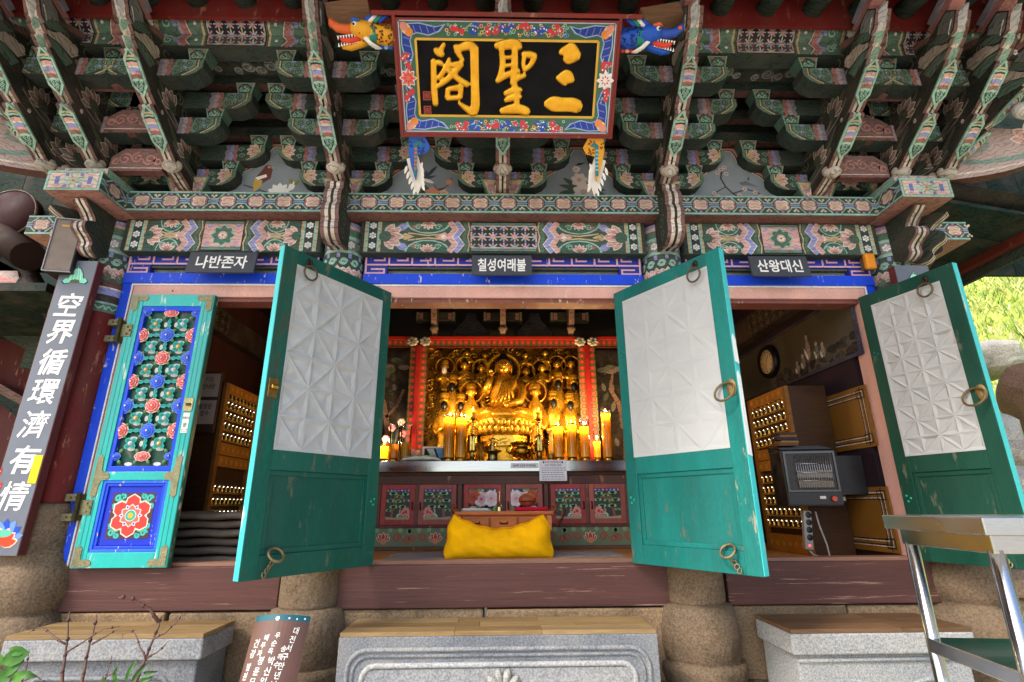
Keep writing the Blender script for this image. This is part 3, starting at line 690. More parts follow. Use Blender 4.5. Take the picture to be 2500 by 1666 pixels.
# big swept corner arms with a lotus (seen from the side, left and right ends)
for sx, x0 in ((-1,-2.98),(1,3.10)):
    fn = lambda u, v, t, sx=sx, x0=x0: (x0+sx*u*.88, -.10-u*.46+t, v)
    pr = chaikin([(0,3.62),(.30,3.63),(.52,3.60),(.72,3.60),(.95,3.66),(1.2,3.82),(1.32,4.02),(1.12,3.94),(.96,3.90),(.80,3.90),(.62,4.0),(.42,4.04),(.2,4.02),(0,4.0)],2)
    m = MB().prism(pr, fn, -.05, .05, hx(0xcaa59c), hx(0x6e2b25), smooth=True)
    q = Pnt(fn=lambda u, v, l: Vector(fn(u, v, -.05-(l+1)*EPS)))
    q.stroke([(.05,3.80),(.3,3.80),(.54,3.71),(.74,3.69),(.95,3.74),(1.14,3.86),(1.26,3.97)], [.03,.04,.04,.04,.04,.03,.01], hx(0x7fa898), 1); q.spiral(.30,3.90,.09,.02,0,1.3,.022,hx(0x7fb8a4),2); q.spiral(.56,3.86,.07,.015,2,1.3,.02,hx(0x7fb8a4),2)
    q.stroke([(.03,3.66),(.3,3.67),(.52,3.64),(.72,3.635),(.95,3.69),(1.14,3.80)], .014, CRM, 1.5)
    q.lotus(.86,3.80,.15,PI/2+.15*sx,hx(0xe88a80),RED,GRN,3)
    m.join(q); o = m.build('swept_corner_arm', 'paint', SH)
    b = MB().ball((x0+sx*.12, -.30, 3.58), .115, .06, .055, hx(0xe9d9c4), 14, 9, Matrix.Rotation(sx*.3,3,'Y')); b.build('lotus_bud', 'paint', SH)
    b = MB().ball((x0+sx*.62, -.66, 3.95), .09, .06, .06, hx(0xe3dcd6), 14, 9, Matrix.Rotation(sx*.2,3,'Y')); b.build('lotus_bud', 'paint', SH)

# ---- bearing block (soro): trapezoid with painted scrolls
def make_soro():
    wt, wb, h, dp = .072, .048, .098, .06
    m = MB(); C = hx(0x39745a)
    v = [(-wb,-dp*.8,0),(wb,-dp*.8,0),(wb,dp*.8,0),(-wb,dp*.8,0),(-wt,-dp,h),(wt,-dp,h),(wt,dp,h),(-wt,dp,h)]
    m.add(v, [(0,3,2,1),(4,5,6,7),(0,1,5,4),(2,3,7,6),(1,2,6,5),(3,0,4,7)], C)
    sl = dp*.2/h
    fn = lambda u, v, l: Vector((u, -dp*.8-sl*v-(l+1)*EPS, v))
    q = Pnt(fn=fn); tr = lambda k, z0, z1: [(-(wb+(wt-wb)*z0/h)*k, z0), ((wb+(wt-wb)*z0/h)*k, z0), ((wb+(wt-wb)*z1/h)*k, z1), (-(wb+(wt-wb)*z1/h)*k, z1)]
    q.poly(tr(.98,.002,h-.002), hx(0x6fb092), 0); q.poly(tr(.82,.012,h-.01), hx(0x23483a), 1)
    q.poly([(-wt*.75,h-.014),(-wt*.25,h-.014),(-wt*.7,h-.04)], hx(0xb8563f), 2); q.poly([(wt*.75,h-.014),(wt*.7,h-.04),(wt*.25,h-.014)], hx(0xb8563f), 2)
    q.poly([(.044*math.cos(k*PI/8),.02+.056*math.sin(k*PI/8)) for k in range(9)], hx(0x4f8f72), 1.6); q.poly([(.039*math.cos(k*PI/8),.02+.049*math.sin(k*PI/8)) for k in range(9)], hx(0x285a46), 2)
    for u, v in ((-.021,.036),(.021,.036)): q.spiral(u, v, .017, .005, PI/2, 1.2, .0075, hx(0x7cc4a6), 3, 9)
    q.disc(0,.028,.009,hx(0x7cc4a6),3,8); q.disc(0,.058,.009,hx(0x7cc4a6),3,8)
    return m.join(q).mesh('bearing_block', 'paint')
SORO = make_soro()
# ---- cross arm (cheomcha)
def make_cross(hl, kind):
    h, dp = .14, .064; m = MB(); k = .075
    out = [(-hl,h),(-hl,h*.55),(-hl+k*.5,h*.22),(-hl+k*1.3,0),(hl-k*1.3,0),(hl-k*.5,h*.22),(hl,h*.55),(hl,h)]
    m.prism(out, XZ(0), dp, -dp, hx(0x35574a), hx(0x2b4038))
    q = Pnt((0,-dp,0))
    for s in (-1,1):
        q.tf = lambda u, v, s=s: (s*u, v)
        q.poly([(hl-.002,h-.002),(hl-.002,h*.56),(hl-k*.5,h*.24),(hl-k*1.3,.002),(hl-k*1.3-.02,.002),(hl-k*.6-.02,h*.26),(hl-.025,h*.58),(hl-.025,h-.002)], hx(0x4f8468), 1)
        q.stroke([(hl-.035,h-.002),(hl-.035,h*.56),(hl-k*.6-.03,h*.28),(hl-k*1.4-.025,.004)], .010, OCH, 1.5)
        a = hl-.05
        if kind:
            q.poly([(a,h*.98),(a,h*.6),(a-.04,h*.3),(a-.09,.03),(a-.14,.004),(a-.16,h*.4),(a-.13,h*.98)], hx(0x5d9579), 1.2)
            for (u,v,r) in ((a-.045,h*.74,.028),(a-.10,h*.74,.026),(a-.06,h*.36,.024),(a-.11,h*.34,.028)): q.spiral(u,v,r,.006,u*40,1.5,.006,hx(0x24483a),2.2,10)
            q.poly([(a-.075,h*.5),(a-.062,h*.6),(a-.05,h*.5),(a-.062,h*.38)], LAV, 3); q.rect(a-.09,a-.065,h*.86,h*.98,LAV,3)
        else:
            q.poly([(a,h*.95),(a,h*.5),(a-.05,h*.2),(a-.14,.004),(a-.17,h*.5),(a-.14,h*.95)], hx(0x2a5443), 1.2)
            q.lotus(a-.01,h*.62,.075,PI*.95,SAL,RED,OCH,2)
            for (u,v,r) in ((a-.12,h*.3,.024),(a-.13,h*.7,.024)): q.spiral(u,v,r,.006,0,1.3,.006,hx(0x6fb092),2.2,9)
        for d_, cc in ((.175,hx(0xb04a40)),(.205,hx(0xb9a0a8) if kind else LAV),(.235,hx(0x8b86a6))):
            if hl > d_+.06: q.stroke([(hl-d_-.04+.012*(j%2)-.012,h*(j/4)*.98+.001) for j in range(5)], .03, cc, 1.4)
    q.tf = None
    return m.join(q).mesh('cross_arm', 'paint')
CRS = make_cross(.345, 0); CRL = make_cross(.535, 0); CFS = make_cross(.345, 1); CFL = make_cross(.535, 1)
def cluster(x, full=True):
    rows = [(-.08,3.655,CRS,.285),(-.08,3.877,CRL,.47),(-.38,3.877,CFS,.285),(-.38,4.10,CFL,.47),(-.68,4.10,CFS,.285)]
    for Y, z, me, off in rows:
        inst(me, 'cross_arm', SH, (x,Y,z-.022))
        for s in (-1,1): inst(SORO, 'bearing_block', SH, (x+s*off,Y-.002,z+.118))
    # capital block at the foot
    m = MB(); v = [(-.10,-.14,0),(.10,-.14,0),(.10,.1,0),(-.10,.1,0),(-.17,-.17,.15),(.17,-.17,.15),(.17,.12,.15),(-.17,.12,.15)]
    m.add(v, [(0,3,2,1),(4,5,6,7),(0,1,5,4),(2,3,7,6),(1,2,6,5),(3,0,4,7)], GRN)
    q = Pnt(fn=lambda u, w_, l: Vector((u,-.14-.2*w_-(l+1)*EPS,w_)))
    for s in (-1,1):
        q.poly([(s*.02,.148),(s*.165,.148),(s*.10,.004),(s*.02,.004)] if s>0 else [(s*.02,.004),(s*.10,.004),(s*.165,.148),(s*.02,.148)], hx(0x5d9579), 0)
        q.poly([(s*.05,.14),(s*.145,.14),(s*.10,.03)] if s>0 else [(s*.10,.03),(s*.145,.14),(s*.05,.14)], hx(0xd8a24e), 1); q.petal(s*.06,.03,PI/2-s*.5,.10,.05,hx(0xb97a8a),2)
    q.lotus(0,.01,.10,PI/2,SAL,RED,OCH,2); q.poly([(-.04,.125),(0,.105),(.04,.125),(0,.148)], BLK, 5); q.mume(0,.127,.018,WHT,6)
    m.join(q).build('capital_block', 'paint', SH, (x,0,3.5405))
for x in AX: cluster(x)
for x in (-2.93, 3.02): cluster(x)
# continuous tie strips behind the blocks (red) at each step
for Y, z in ((-.38,4.325),(-.08,4.10),(-.08,4.325)):
    MB().box(-3.3, 3.4, Y-.035, Y+.035, z-.001, z+.09, hx(0x2c4a3e), cb=hx(0x7a2a20)).build('tie_strip', 'oldpaint', SH)
for Y, z in ((-.38,4.22),(-.68,4.325-.11)):
    pass
# red-scrolled bracing boards between the arms near the corners
for sx, xa in ((-1,-2.63),(1,2.72)):
    for Y, z in ((-.30,3.62),(-.42,3.86),(-.62,4.08)):
        out = [(-.19,0),(.19,0),(.19,.12),(.10,.19),(-.10,.19),(-.19,.12)]
        m = MB().prism(out, XZ(0), .03, -.03, hx(0x8c5a52), hx(0x7a3024)); q = Pnt((0,-.03,0))
        q.rect(-.19,.19,0,.02,hx(0x8a3a2c),1); q.rect(-.19,.19,.022,.028,CRM,1)
        for (u,v,r,a) in ((-.09,.10,.05,0),(.09,.10,.05,PI),(0,.11,.045,1.5),(-.15,.08,.03,1),(.15,.08,.03,2)): q.spiral(u,v,r,.012,a,1.4,.012,hx(0xc8604a),2)
        m.join(q).build('scrolled_board', 'paint', SH, (xa,Y,z))
# ---- painted wall panels with bird and blossom pictures
PX = [(.0,4.06),(.029,4.055),(.058,4.008),(.07,3.945),(.203,3.836),(.235,3.82),(.27,3.776),(.278,3.708),(.36,3.63),(.45,3.545)]
def panel(xc, kind, lb):
    half = [(x,z) for x,z in PX]
    def outl(k, dz): return [(x*k+(.0 if x==0 else dz*.0), z+dz) for x,z in half] + [(-x*k, z+dz) for x,z in half[::-1]][:-1]
    full = [(x,z) for x,z in half[1:]]+[(-x,z) for x,z in half[:0:-1]]
    grow = lambda d: [(x+(d if x>0 else -d), z+(d if abs(x)<.08 else d*.7)) for x,z in full]
    m = MB().prism([(x,z) for x,z in grow(.03)], XZ(0), .02, -.012, hx(0xc98878), hx(0xa06050))
    q = Pnt((0,-.012,0)); q.poly(grow(.012), BLK, 0); q.poly(grow(.004), CRM, .5); q.poly(full, hx(0x8d979e), 1)
    B1, TW = hx(0x5a3a34), hx(0x5b4a3c)
    if kind == 0:
        q.stroke([(-.22,3.70),(-.10,3.66),(-.02,3.63),(.08,3.60)], .012, TW, 2)
        q.poly([(-.10,3.70),(-.02,3.76),(-.015,3.84),(-.04,3.885),(-.075,3.88),(-.10,3.83),(-.14,3.77)], hx(0x6b4034), 3); q.poly([(-.14,3.77),(-.06,3.80),(-.05,3.775),(-.12,3.745)], WHT, 3.5)
        q.poly([(-.14,3.77),(-.08,3.74),(-.09,3.68),(-.13,3.64),(-.15,3.69)], OCH, 3.2); q.poly([(-.12,3.68),(-.09,3.68),(-.11,3.56),(-.14,3.56)], hx(0x4a7f86), 3.1); q.disc(-.045,3.865,.012,SAL,4,8); q.poly([(-.025,3.868),(0,3.858),(-.025,3.852)],OCH,4)
        for a in (.4,1.0,1.6,2.2,2.8,-.1): q.petal(.06,3.63,a,.095,.05,WHT,3+.1*a)
        q.petal(.14,3.65,1.3,.09,.05,WHT,3); q.petal(.17,3.70,1.0,.06,.03,hx(0x8a8a3a),3.5); q.petal(.15,3.71,1.9,.06,.03,hx(0x8a8a3a),3.5)
    elif kind == 1:
        q.poly([(-.04,3.76),(.03,3.77),(.08,3.80),(.02,3.80),(.0,3.85),(-.03,3.80),(-.09,3.78)], hx(0x48505c), 3); q.petal(-.03,3.77,-.4,.10,.03,WHT,3.3); q.petal(0,3.79,.9,.13,.03,hx(0x3a4452),3.2)
        q.stroke([(.0,3.62),(.1,3.66),(.18,3.72),(.2,3.78)], .008, TW, 2); q.stroke([(.1,3.66),(.06,3.72)], .006, TW, 2)
        q.flower(.05,3.64,.06,5,SAL,OCH,4,.3); q.flower(.14,3.64,.04,5,PNK,OCH,4,.1); q.flower(.18,3.74,.03,5,SAL,OCH,4)
        for a in (2.6,3.0,.2,.5,2.2): q.petal(.04,3.63,a,.13,.035,hx(0x4a5a48),2.5)
    elif kind == 2:
        for (u,v,r) in ((.0,3.77,.07),(.03,3.66,.09),(-.02,3.87,.035)): q.flower(u,v,r,7,hx(0xdcd0c6),hx(0xc9a59a),4+v,v,r*.8)
        for a in (2.5,2.9,3.3,.3,.0,-.2,.7): q.petal(.02,3.68,a,.19,.045,hx(0x4a5a4c),2.5+.1*a)
        q.poly([(-.03,3.9),(.02,3.91),(.06,3.935),(.0,3.93)], hx(0x2d3036), 5)
    else:
        q.stroke([(.08,3.60),(.0,3.66),(-.05,3.72),(-.08,3.80),(-.06,3.88)], .012, hx(0x3a3434), 2); q.stroke([(.0,3.66),(.12,3.70),(.22,3.66)], .009, hx(0x3a3434), 2); q.stroke([(-.05,3.72),(-.15,3.66),(-.2,3.60)], .008, hx(0x3a3434), 2); q.stroke([(.08,3.6),(.2,3.62)], .01, hx(0x3a3434), 2)
        for (u,v) in ((-.07,3.88),(-.04,3.9),(-.1,3.85),(-.03,3.84),(.1,3.70),(.18,3.67),(-.15,3.66),(-.18,3.62),(-.12,3.63),(.05,3.64),(.15,3.61),(.22,3.63)): q.flower(u,v,.022,5,hx(0xc9b8b4),RED,4,u*9)
        q.poly([(.06,3.76),(.12,3.775),(.17,3.745),(.22,3.72),(.13,3.735),(.08,3.735)], hx(0x6a7078), 4); q.poly([(.13,3.79),(.15,3.78),(.15,3.82)], hx(0x4a5058), 4)
    o = m.join(q).build('painted_panel', 'fresh', SH, (xc,-.035,0)); o['label'] = lb
for xc, k, lb in ((-1.775,0,'painted panel of a brown bird and white magnolia'),(-.58,1,'painted panel of a swallow over pink blossom'),(.63,2,'painted panel of pale peonies'),(1.85,3,'painted panel of a bird on a plum branch')):
    panel(xc, k, lb)
# ---- eave purlin with its patterned belly and plate
for seg, (x0, x1) in enumerate(((-3.6,-1.20),(-1.198,1.24),(1.242,3.7))):
    pl = MB().box(x0, x1, -.76, -.63, 4.322, 4.42, hx(0x35604e), cb=hx(0x34463c)).build('purlin_plate', 'paint', SH)
    pu = MB().lathe([(.128,x0),(.128,x1)], (0,-.70,4.535), 28, hx(0x35604e), axis='X').build('eave_purlin', 'paint', SH)
    q = Pnt((0,-.76,0)); RC = .128
    ARC = RC*R(118)
    def cyl(u, v, l):     # v in metres sweeps from the foot of the purlin up its front
        a = R(-68)+v/RC; r = RC+.0015+l*EPS
        return Vector((u, -.70-r*math.cos(a), 4.535+r*math.sin(a)))
    q2 = Pnt(fn=cyl)
    def field(u0, u1):
        W = u1-u0; mw = min(.46, W*.36); c = (u0+u1)/2
        for p_, v0, v1, nv in ((q,4.324,4.418,1),(q2,0,ARC,10)):
            H = v1-v0; nz = 4 if nv == 1 else 8
            p_.rect(u0,u1,v0,v1,hx(0x3a6652),0,1,nv)
            for s in (-1,1):
                def X(d): return c+s*d
                def bnd(d0, d1, cc, l): a, b = sorted((X(d0),X(d1))); p_.rect(a,b,v0,v1,cc,l,1,nv)
                bnd(mw/2+.015,mw/2+.03,OCH,1); bnd(mw/2+.03,mw/2+.115,hx(0x4a8268),1)
                zz = lambda d, am: [(X(d+am*(1-abs((k/(nz/2))%2-1))),v0+H*k/nz) for k in range(nz+1)]
                p_.stroke(zz(.132+mw/2,.035), .042, hx(0xb5443c), 2); p_.stroke(zz(.108+mw/2,.035), .006, CRM, 2.2); p_.stroke(zz(.165+mw/2,.035), .024, hx(0x9a90b8), 1.6)
                bnd(mw/2+.19,mw/2+.32,hx(0x3f7a5e),1.2)
                for k in range(2 if nv > 1 else 1):
                    vv = v0+H*((.3+.42*k) if nv > 1 else .5); x = X(mw/2+.26)
                    p_.scroll(x,vv,.036,k*2,JADE,.010,3); p_.scroll(x+s*.03,vv+.03,.018,k*2,JADE,.007,3.3); p_.rect(x-s*.05-.012,x-s*.05+.012,vv-.02,vv+.02,LAV,3.2); p_.disc(X(mw/2+.07),vv,.011,WHT,3)
                bnd(mw/2+.33,mw/2+.345,OCH,1.4); bnd(mw/2+.345,mw/2+.43,hx(0x33413b),1.3)
                for k in range(2 if nv > 1 else 1): p_.mume(X(mw/2+.388),v0+H*((.3+.42*k) if nv > 1 else .5),.032,WHT,3)
                bnd(mw/2+.43,mw/2+.445,OCH,1.4)
            p_.rect(c-mw/2,c+mw/2,v0,v1,BLK,1,1,nv)
            p_.rect(c-mw/2+.01,c+mw/2-.01,v0+(.006 if nv==1 else H*.82),v0+(.012 if nv==1 else H*.9),CRM,3)
            brocade(p_, c-mw/2+.012, c+mw/2-.012, v0+.012, v0+H*(.9 if nv==1 else .78), 5, 1 if nv == 1 else 3, hx(0x4a4a44), [SAL, LAV, JADE, hx(0xc07060)], 2)
    # brocade strokes on the curved belly use the same u,v metric: rescale v
    for a_, b_ in ((x0+.05,(x0+x1)/2-.02) if seg == 0 else (x0+.05, x1-.05),) + (((x0+x1)/2+.02,x1-.05),) if seg == 0 else (((x0+.05,(x0+x1)/2-.02),((x0+x1)/2+.02,x1-.05)) if seg == 2 else ((x0+.05,x1-.05),)):
        field(a_, b_)
    q.build('painted_brocade', 'paint', pl); q2.build('painted_brocade', 'paint', pu)
    # row of white blossoms under the plate and the cloud-painted soffit behind it
    sf = MB().box(x0+.05, x1-.05, -.63, -.42, 4.405, 4.42, hx(0x3d4a42)).build('cloud_soffit', 'oldpaint', SH)
    q = Pnt((0,0,4.405), U=(1,0,0), V=(0,1,0), N=(0,0,-1))
    q.rect(x0+.05,x1-.05,-.625,-.56,hx(0x25332c),0)
    k = 0; x = x0+.15
    while x < x1-.1:
        q.mume(x,-.592,.026,WHT,1); x += .13; k += 1
    x = x0+.3
    while x < x1-.3:
        for (dx,dy,r,a) in ((0,-.50,.05,0),(.09,-.47,.045,2),(.17,-.51,.05,4),(-.08,-.47,.035,1),(.25,-.48,.035,3)): q.disc(x+dx,dy,r*.9,hx(0x7d8780),1+.2*abs(dx)*5,12); q.spiral(x+dx,dy,r,.012,a,1.3,.008,hx(0xb9bfb2),3)
        x += .48
    q.build('painted_clouds', 'oldpaint', sf)
# ---- eaves: red board, round rafters, soffit, tiled edge
MB().box(-4.3, 4.4, -.875, -.845, 4.45, 4.80, hx(0x6e1f1c)).build('eave_board', 'redwood', SH)
rf = MB().lathe([(.012,-.01),(.055,-.008),(.066,0),(.068,1.5),(.0,1.5)], (0,0,0), 14, hx(0x2f5a4a)); 
q = Pnt(); 
RFM = rf.mesh('rafter', 'oldpaint')
x = -4.0; k = 0
while x < 4.2:
    inst(RFM, 'rafter', SH, (x,-2.05,4.385), (R(-80),0,0)); x += .325
MB().add([(-4.6,-2.2,4.50),(4.7,-2.2,4.50),(4.7,.4,5.12),(-4.6,.4,5.12)], [(0,3,2,1)], hx(0x5a1c19)).add([(-4.6,-2.2,4.74),(4.7,-2.2,4.74),(4.7,.4,5.25),(-4.6,.4,5.25)], [(0,1,2,3)], hx(0x4a4a4c)).build('roof_deck', 'redwood', SH)
rt = MB()
for sgn, y0, y1 in ((1,-2.25,1.4),):
    pass
ROOF = MB().add([(-4.7,-2.3,4.78),(4.8,-2.3,4.78),(4.8,1.5,6.3),(-4.7,1.5,6.3)], [(0,1,2,3)], hx(0x3c3d40)).add([(-4.7,5.3,4.78),(4.8,5.3,4.78),(4.8,1.5,6.3),(-4.7,1.5,6.3)], [(0,3,2,1)], hx(0x3c3d40)).build('roof', 'stone', SH)
tl = MB().lathe([(.0,0),(.075,0),(.075,4.1),(0,4.1)], (0,0,0), 10, hx(0x44464a)).mesh('tile_row', 'stone')
x = -4.6
while x < 4.75:
    inst(tl, 'tile_row', SH, (x,-2.32,4.80), (R(-68.2),0,0)); x += .3
MB().box(-4.7,4.8,-2.26,-2.2,4.42,4.76,hx(0x2e5546)).build('fascia_board', 'oldpaint', SH)
# wooden hanger brackets beside the signboard
for x in (-.98,1.05): MB().obox(x,-1.0,4.36,(.13,0,.03),(0,.05,0),(-.01,0,.05),hx(0x8a6a52)).build('hanger_block', 'wood', SH)
# ================================================================== SIGNBOARD
SB = empty('signboard'); tag(SB, 'large black signboard with three gold Chinese characters in a flowered dragon frame', 'signboard')
sb_b, sb_t = Vector((.045,-.72,3.655)), Vector((.045,-1.165,4.125))
sv = (sb_t-sb_b); SBH = sv.length; sv = sv.normalized(); sn = Vector((1,0,0)).cross(sv); 
if sn.y > 0: sn = -sn
SBW = 1.345
def sfn(u, v, t): return sb_b+Vector((1,0,0))*u+sv*v+sn*t
hw = SBW/2
# black field
fld = MB().prism([(-hw+.1,.1),(hw-.1,.1),(hw-.1,SBH-.1),(-hw+.1,SBH-.1)], sfn, -.03, 0, hx(0x0a0a0d)).build('black_field', 'print', SB)
q = Pnt(fn=lambda u, v, l: sfn(u, v, (l+1)*EPS)); a, b = hw-.106, .106
for pts in ([(-a,b),(a,b)],[(-a,SBH-b),(a,SBH-b)],[(-a,b),(-a,SBH-b)],[(a,b),(a,SBH-b)]): q.stroke(pts,.016,hx(0xe0ae3a),1)
q.build('gold_border', 'fresh', SB)
# flared frame with painted flowers : four sloping boards
def fboard(name, p0, p1, inn, mirror=False):
    """p0->p1 outer edge, inn: inward direction"""
    pass
rnd = random.Random(3)
for (e0, e1, i0, i1) in (((-hw,0),(hw,0),(-hw+.1,.1),(hw-.1,.1)), ((hw,SBH),(-hw,SBH),(hw-.1,SBH-.1),(-hw+.1,SBH-.1)), ((-hw,SBH),(-hw,0),(-hw+.1,SBH-.1),(-hw+.1,.1)), ((hw,0),(hw,SBH),(hw-.1,.1),(hw-.1,SBH-.1))):
    m = MB(); T = .05
    A, B, C, D = sfn(*e0,T), sfn(*e1,T), sfn(*i1,.002), sfn(*i0,.002)
    A2, B2 = sfn(*e0,-.05), sfn(*e1,-.05); C2, D2 = sfn(*i1,-.05), sfn(*i0,-.05)
    m.add([A,B,C,D], [(0,1,2,3)], hx(0x3f6a54)); m.add([A,B,B2,A2], [(3,2,1,0)], hx(0x7a2a24)); m.add([A2,B2,C2,D2],[(3,2,1,0)],hx(0x7a2a24))
    L = (B-A).length; ux = (B-A).normalized(); vy = ((D-A)-ux*(D-A).dot(ux)); Wd = vy.length; vy = vy.normalized(); nn = ux.cross(vy)
    if nn.dot(sn) < 0: nn = -nn
    q = Pnt(A, ux, vy, nn)
    q.rect(0,L,0,.012,hx(0x8a3028),1)
    q.stroke([(.02,.016),(L-.02,.016)], .006, hx(0xb8c4e0), 1.2)
    # navy curls in the corners
    for s in (0,1):
        q.tf = (lambda u, v: (u,v)) if s == 0 else (lambda u, v: (L-u,v))
        q.poly([(.05,.03),(.14,.025),(.24,.045),(.30,.03),(.26,.075),(.19,.10),(.12,.085),(.08,.10)], hx(0x9fb4d8), 1.5); q.poly([(.06,.035),(.14,.032),(.23,.052),(.28,.04),(.25,.07),(.19,.092),(.12,.078),(.08,.092)], hx(0x1c3f9a), 2)
        for t_ in (.10,.14,.18,.22): q.stroke([(t_,.04),(t_+.012,.085)], .006, LAV, 2.6)
        q.disc(.055,.06,.030,hx(0xf0cf8a),3); q.disc(.075,.075,.022,hx(0xe8903a),3.4); q.petal(.02,.03,.6,.06,.05,SAL,3.8); q.disc(.045,.085,.012,JADE,3.9)
    q.tf = None
    for k in range(int(L*95)):
        u, v = rnd.uniform(.12,L-.12), rnd.uniform(.028,Wd-.02)
        if (u < .3 or u > L-.3): continue
        r = rnd.uniform(.006,.010); cc = rnd.choice([hx(0x9ad0c0), SAL, hx(0xe8b060), PNK, JADE, hx(0x6f8fd0)])
        q.disc(u,v,r*1.25,cc,1.6+k*.004,8); q.disc(u,v,r*.6,hx(0x2a4a3c),2.1+k*.004,6)
    if L > 1:
        xs = [L*.28,L*.35,L*.43,L*.5,L*.57,L*.66,L*.73]
    else: xs = [L*.36,L*.5,L*.64]
    for i, x in enumerate(xs):
        big = (len(xs) == 3 and i == 1) or (len(xs) > 3 and i == 3)
        cc = hx(0xd23b44) if (i+len(xs)) % 2 else hx(0x2b50b8)
        if big and L < 1:
            left = (e0[0] < 0 and e1[0] < 0); pc = hx(0xe86f62) if left else hx(0xf0e6e2); ec = hx(0xc8343a)
            for k in range(8): q.petal(x,Wd*.5,k*PI/4,.058,.03,WHT,3.0+.05*k); q.petal(x,Wd*.5,k*PI/4,.052,.024,pc,3.5+.05*k); q.petal(x,Wd*.5,k*PI/4,.03,.010,ec,4+.05*k)
            q.disc(x,Wd*.5,.016,pc,5)
        else:
            for k in range(5):
                q.disc(x+rnd.uniform(-.035,.035), Wd*.5+rnd.uniform(-.026,.026), .017, cc, 3+.1*k, 10)
            for k in range(8): q.disc(x+rnd.uniform(-.04,.04), Wd*.5+rnd.uniform(-.03,.03), .0055, rnd.choice([WHT,PNK,JADE]), 3.8+.02*k, 6)
    m.join(q); m.build('flowered_frame_board', 'fresh', SB)
# side stiles / rails in dark red, projecting with carved ends
def rail(u0, u1, v0, v1): MB().prism([(u0,v0),(u1,v0),(u1,v1),(u0,v1)], sfn, -.055, .055, hx(0x7d2c26)).build('frame_rail', 'redwood', SB)
rail(-hw-.02,-hw-.001,-.02,SBH+.01); rail(hw+.001,hw+.02,-.02,SBH+.01); rail(-hw-.14,hw+.14,SBH+.011,SBH+.034); rail(-hw+.0,hw-.0,-.018,-.001)
# gilt characters: brush strokes with a rounded raised body
def brush(strokes, cu, cv, s, name):
    root = MB(); NR = 12
    for st in strokes:
        if len(st) > 2:                       # smooth the brush path
            P = [st[0]]+list(st)+[st[-1]]; S2 = []
            for i in range(1, len(P)-2):
                for t in (0,.25,.5,.75):
                    S2.append(tuple(.5*(2*P[i][c]+(P[i+1][c]-P[i-1][c])*t+(2*P[i-1][c]-5*P[i][c]+4*P[i+1][c]-P[i+2][c])*t*t+(-P[i-1][c]+3*P[i][c]-3*P[i+1][c]+P[i+2][c])*t**3) for c in range(3)))
            st = S2+[st[-1]]
        n = len(st); hgt = .017; rings = []
        for i, (x, y, wd) in enumerate(st):
            wd = wd*1.32+.005
            a = st[max(i-1,0)]; b = st[min(i+1,n-1)]; dx, dy = b[0]-a[0], b[1]-a[1]; h = math.hypot(dx,dy) or 1; nx, ny = -dy/h, dx/h
            ring = []
            for k in range(NR):
                t = 2*PI*k/NR; c_ = math.cos(t); ring.append(sfn(cu+(x+nx*wd*c_)*s, cv+(y+ny*wd*c_)*s, (hgt if math.sin(t) > 0 else .012)*math.sin(t)*min(1,wd/.05+.3)))
            rings.append(ring)
        # end caps: extra shrunken rings
        def cap(r0, r1):
            d_ = (sum((v for v in r0), Vector())-sum((v for v in r1), Vector()))/NR; c0 = sum((v for v in r0), Vector())/NR
            dd = d_.normalized()*((r0[0]-r0[NR//2]).length*.28)
            return [c0+(v-c0)*.5+dd for v in r0]
        rings = [cap(rings[0],rings[1])]+rings+[cap(rings[-1],rings[-2])]
        o = len(root.v)
        for r_ in rings: root.v += [tuple(v) for v in r_]
        for i in range(len(rings)-1):
            for k in range(NR): root.f.append([o+i*NR+k,o+i*NR+(k+1)%NR,o+(i+1)*NR+(k+1)%NR,o+(i+1)*NR+k]); root.c.append(hx(0xf2b21c)); root.sm.append(True)
        for i in (0,len(rings)-1): root.f.append([o+i*NR+k for k in range(NR)][::-1 if i == 0 else 1]); root.c.append(hx(0xf2b21c)); root.sm.append(True)
    ob = root.build(name, 'signgold', SB)
    rm = ob.modifiers.new('remesh', 'REMESH'); rm.mode = 'VOXEL'; rm.voxel_size = .0035; rm.use_smooth_shade = True
    sm_ = ob.modifiers.new('smooth', 'SMOOTH'); sm_.iterations = 8; sm_.factor = .5
SAM = [[(-.02,.36,.03),(.02,.38,.05),(.07,.37,.10),(.15,.35,.11),(.23,.33,.07)],[(-.05,.03,.03),(0,.03,.06),(.06,.03,.085),(.12,.03,.08),(.18,.0,.04)],[(-.20,-.33,.05),(-.10,-.33,.085),(.05,-.34,.08),(.2,-.34,.08),(.30,-.37,.075)]]
SEONG = [[(-.24,.44,.035),(-.10,.46,.055),(.06,.47,.05),(.12,.42,.03)],[(-.16,.40,.03),(-.14,.20,.035),(-.18,.05,.03),(-.22,-.03,.03)],[(.04,.42,.035),(.04,.2,.04),(.03,0,.04),(.0,-.06,.03)],[(-.12,.29,.02),(.02,.30,.022)],[(-.12,.18,.02),(.02,.20,.022)],[(-.22,-.02,.03),(-.08,.06,.035),(.10,.12,.03)],
    [(.16,.34,.03),(.28,.33,.04),(.35,.32,.03)],[(.34,.31,.03),(.28,.2,.03),(.18,.12,.025)],[(.18,.32,.025),(.17,.22,.025),(.18,.14,.02)],[(.0,-.06,.02),(.10,.02,.03),(.20,.06,.025)],[(-.10,-.20,.03),(.0,-.15,.035),(.14,-.14,.03)],[(.02,-.02,.03),(.06,-.12,.035),(.08,-.3,.035),(.07,-.40,.03)],[(-.10,-.29,.025),(.02,-.25,.035),(.14,-.23,.025)],[(-.16,-.44,.035),(0,-.41,.055),(.14,-.41,.055),(.25,-.45,.05)]]
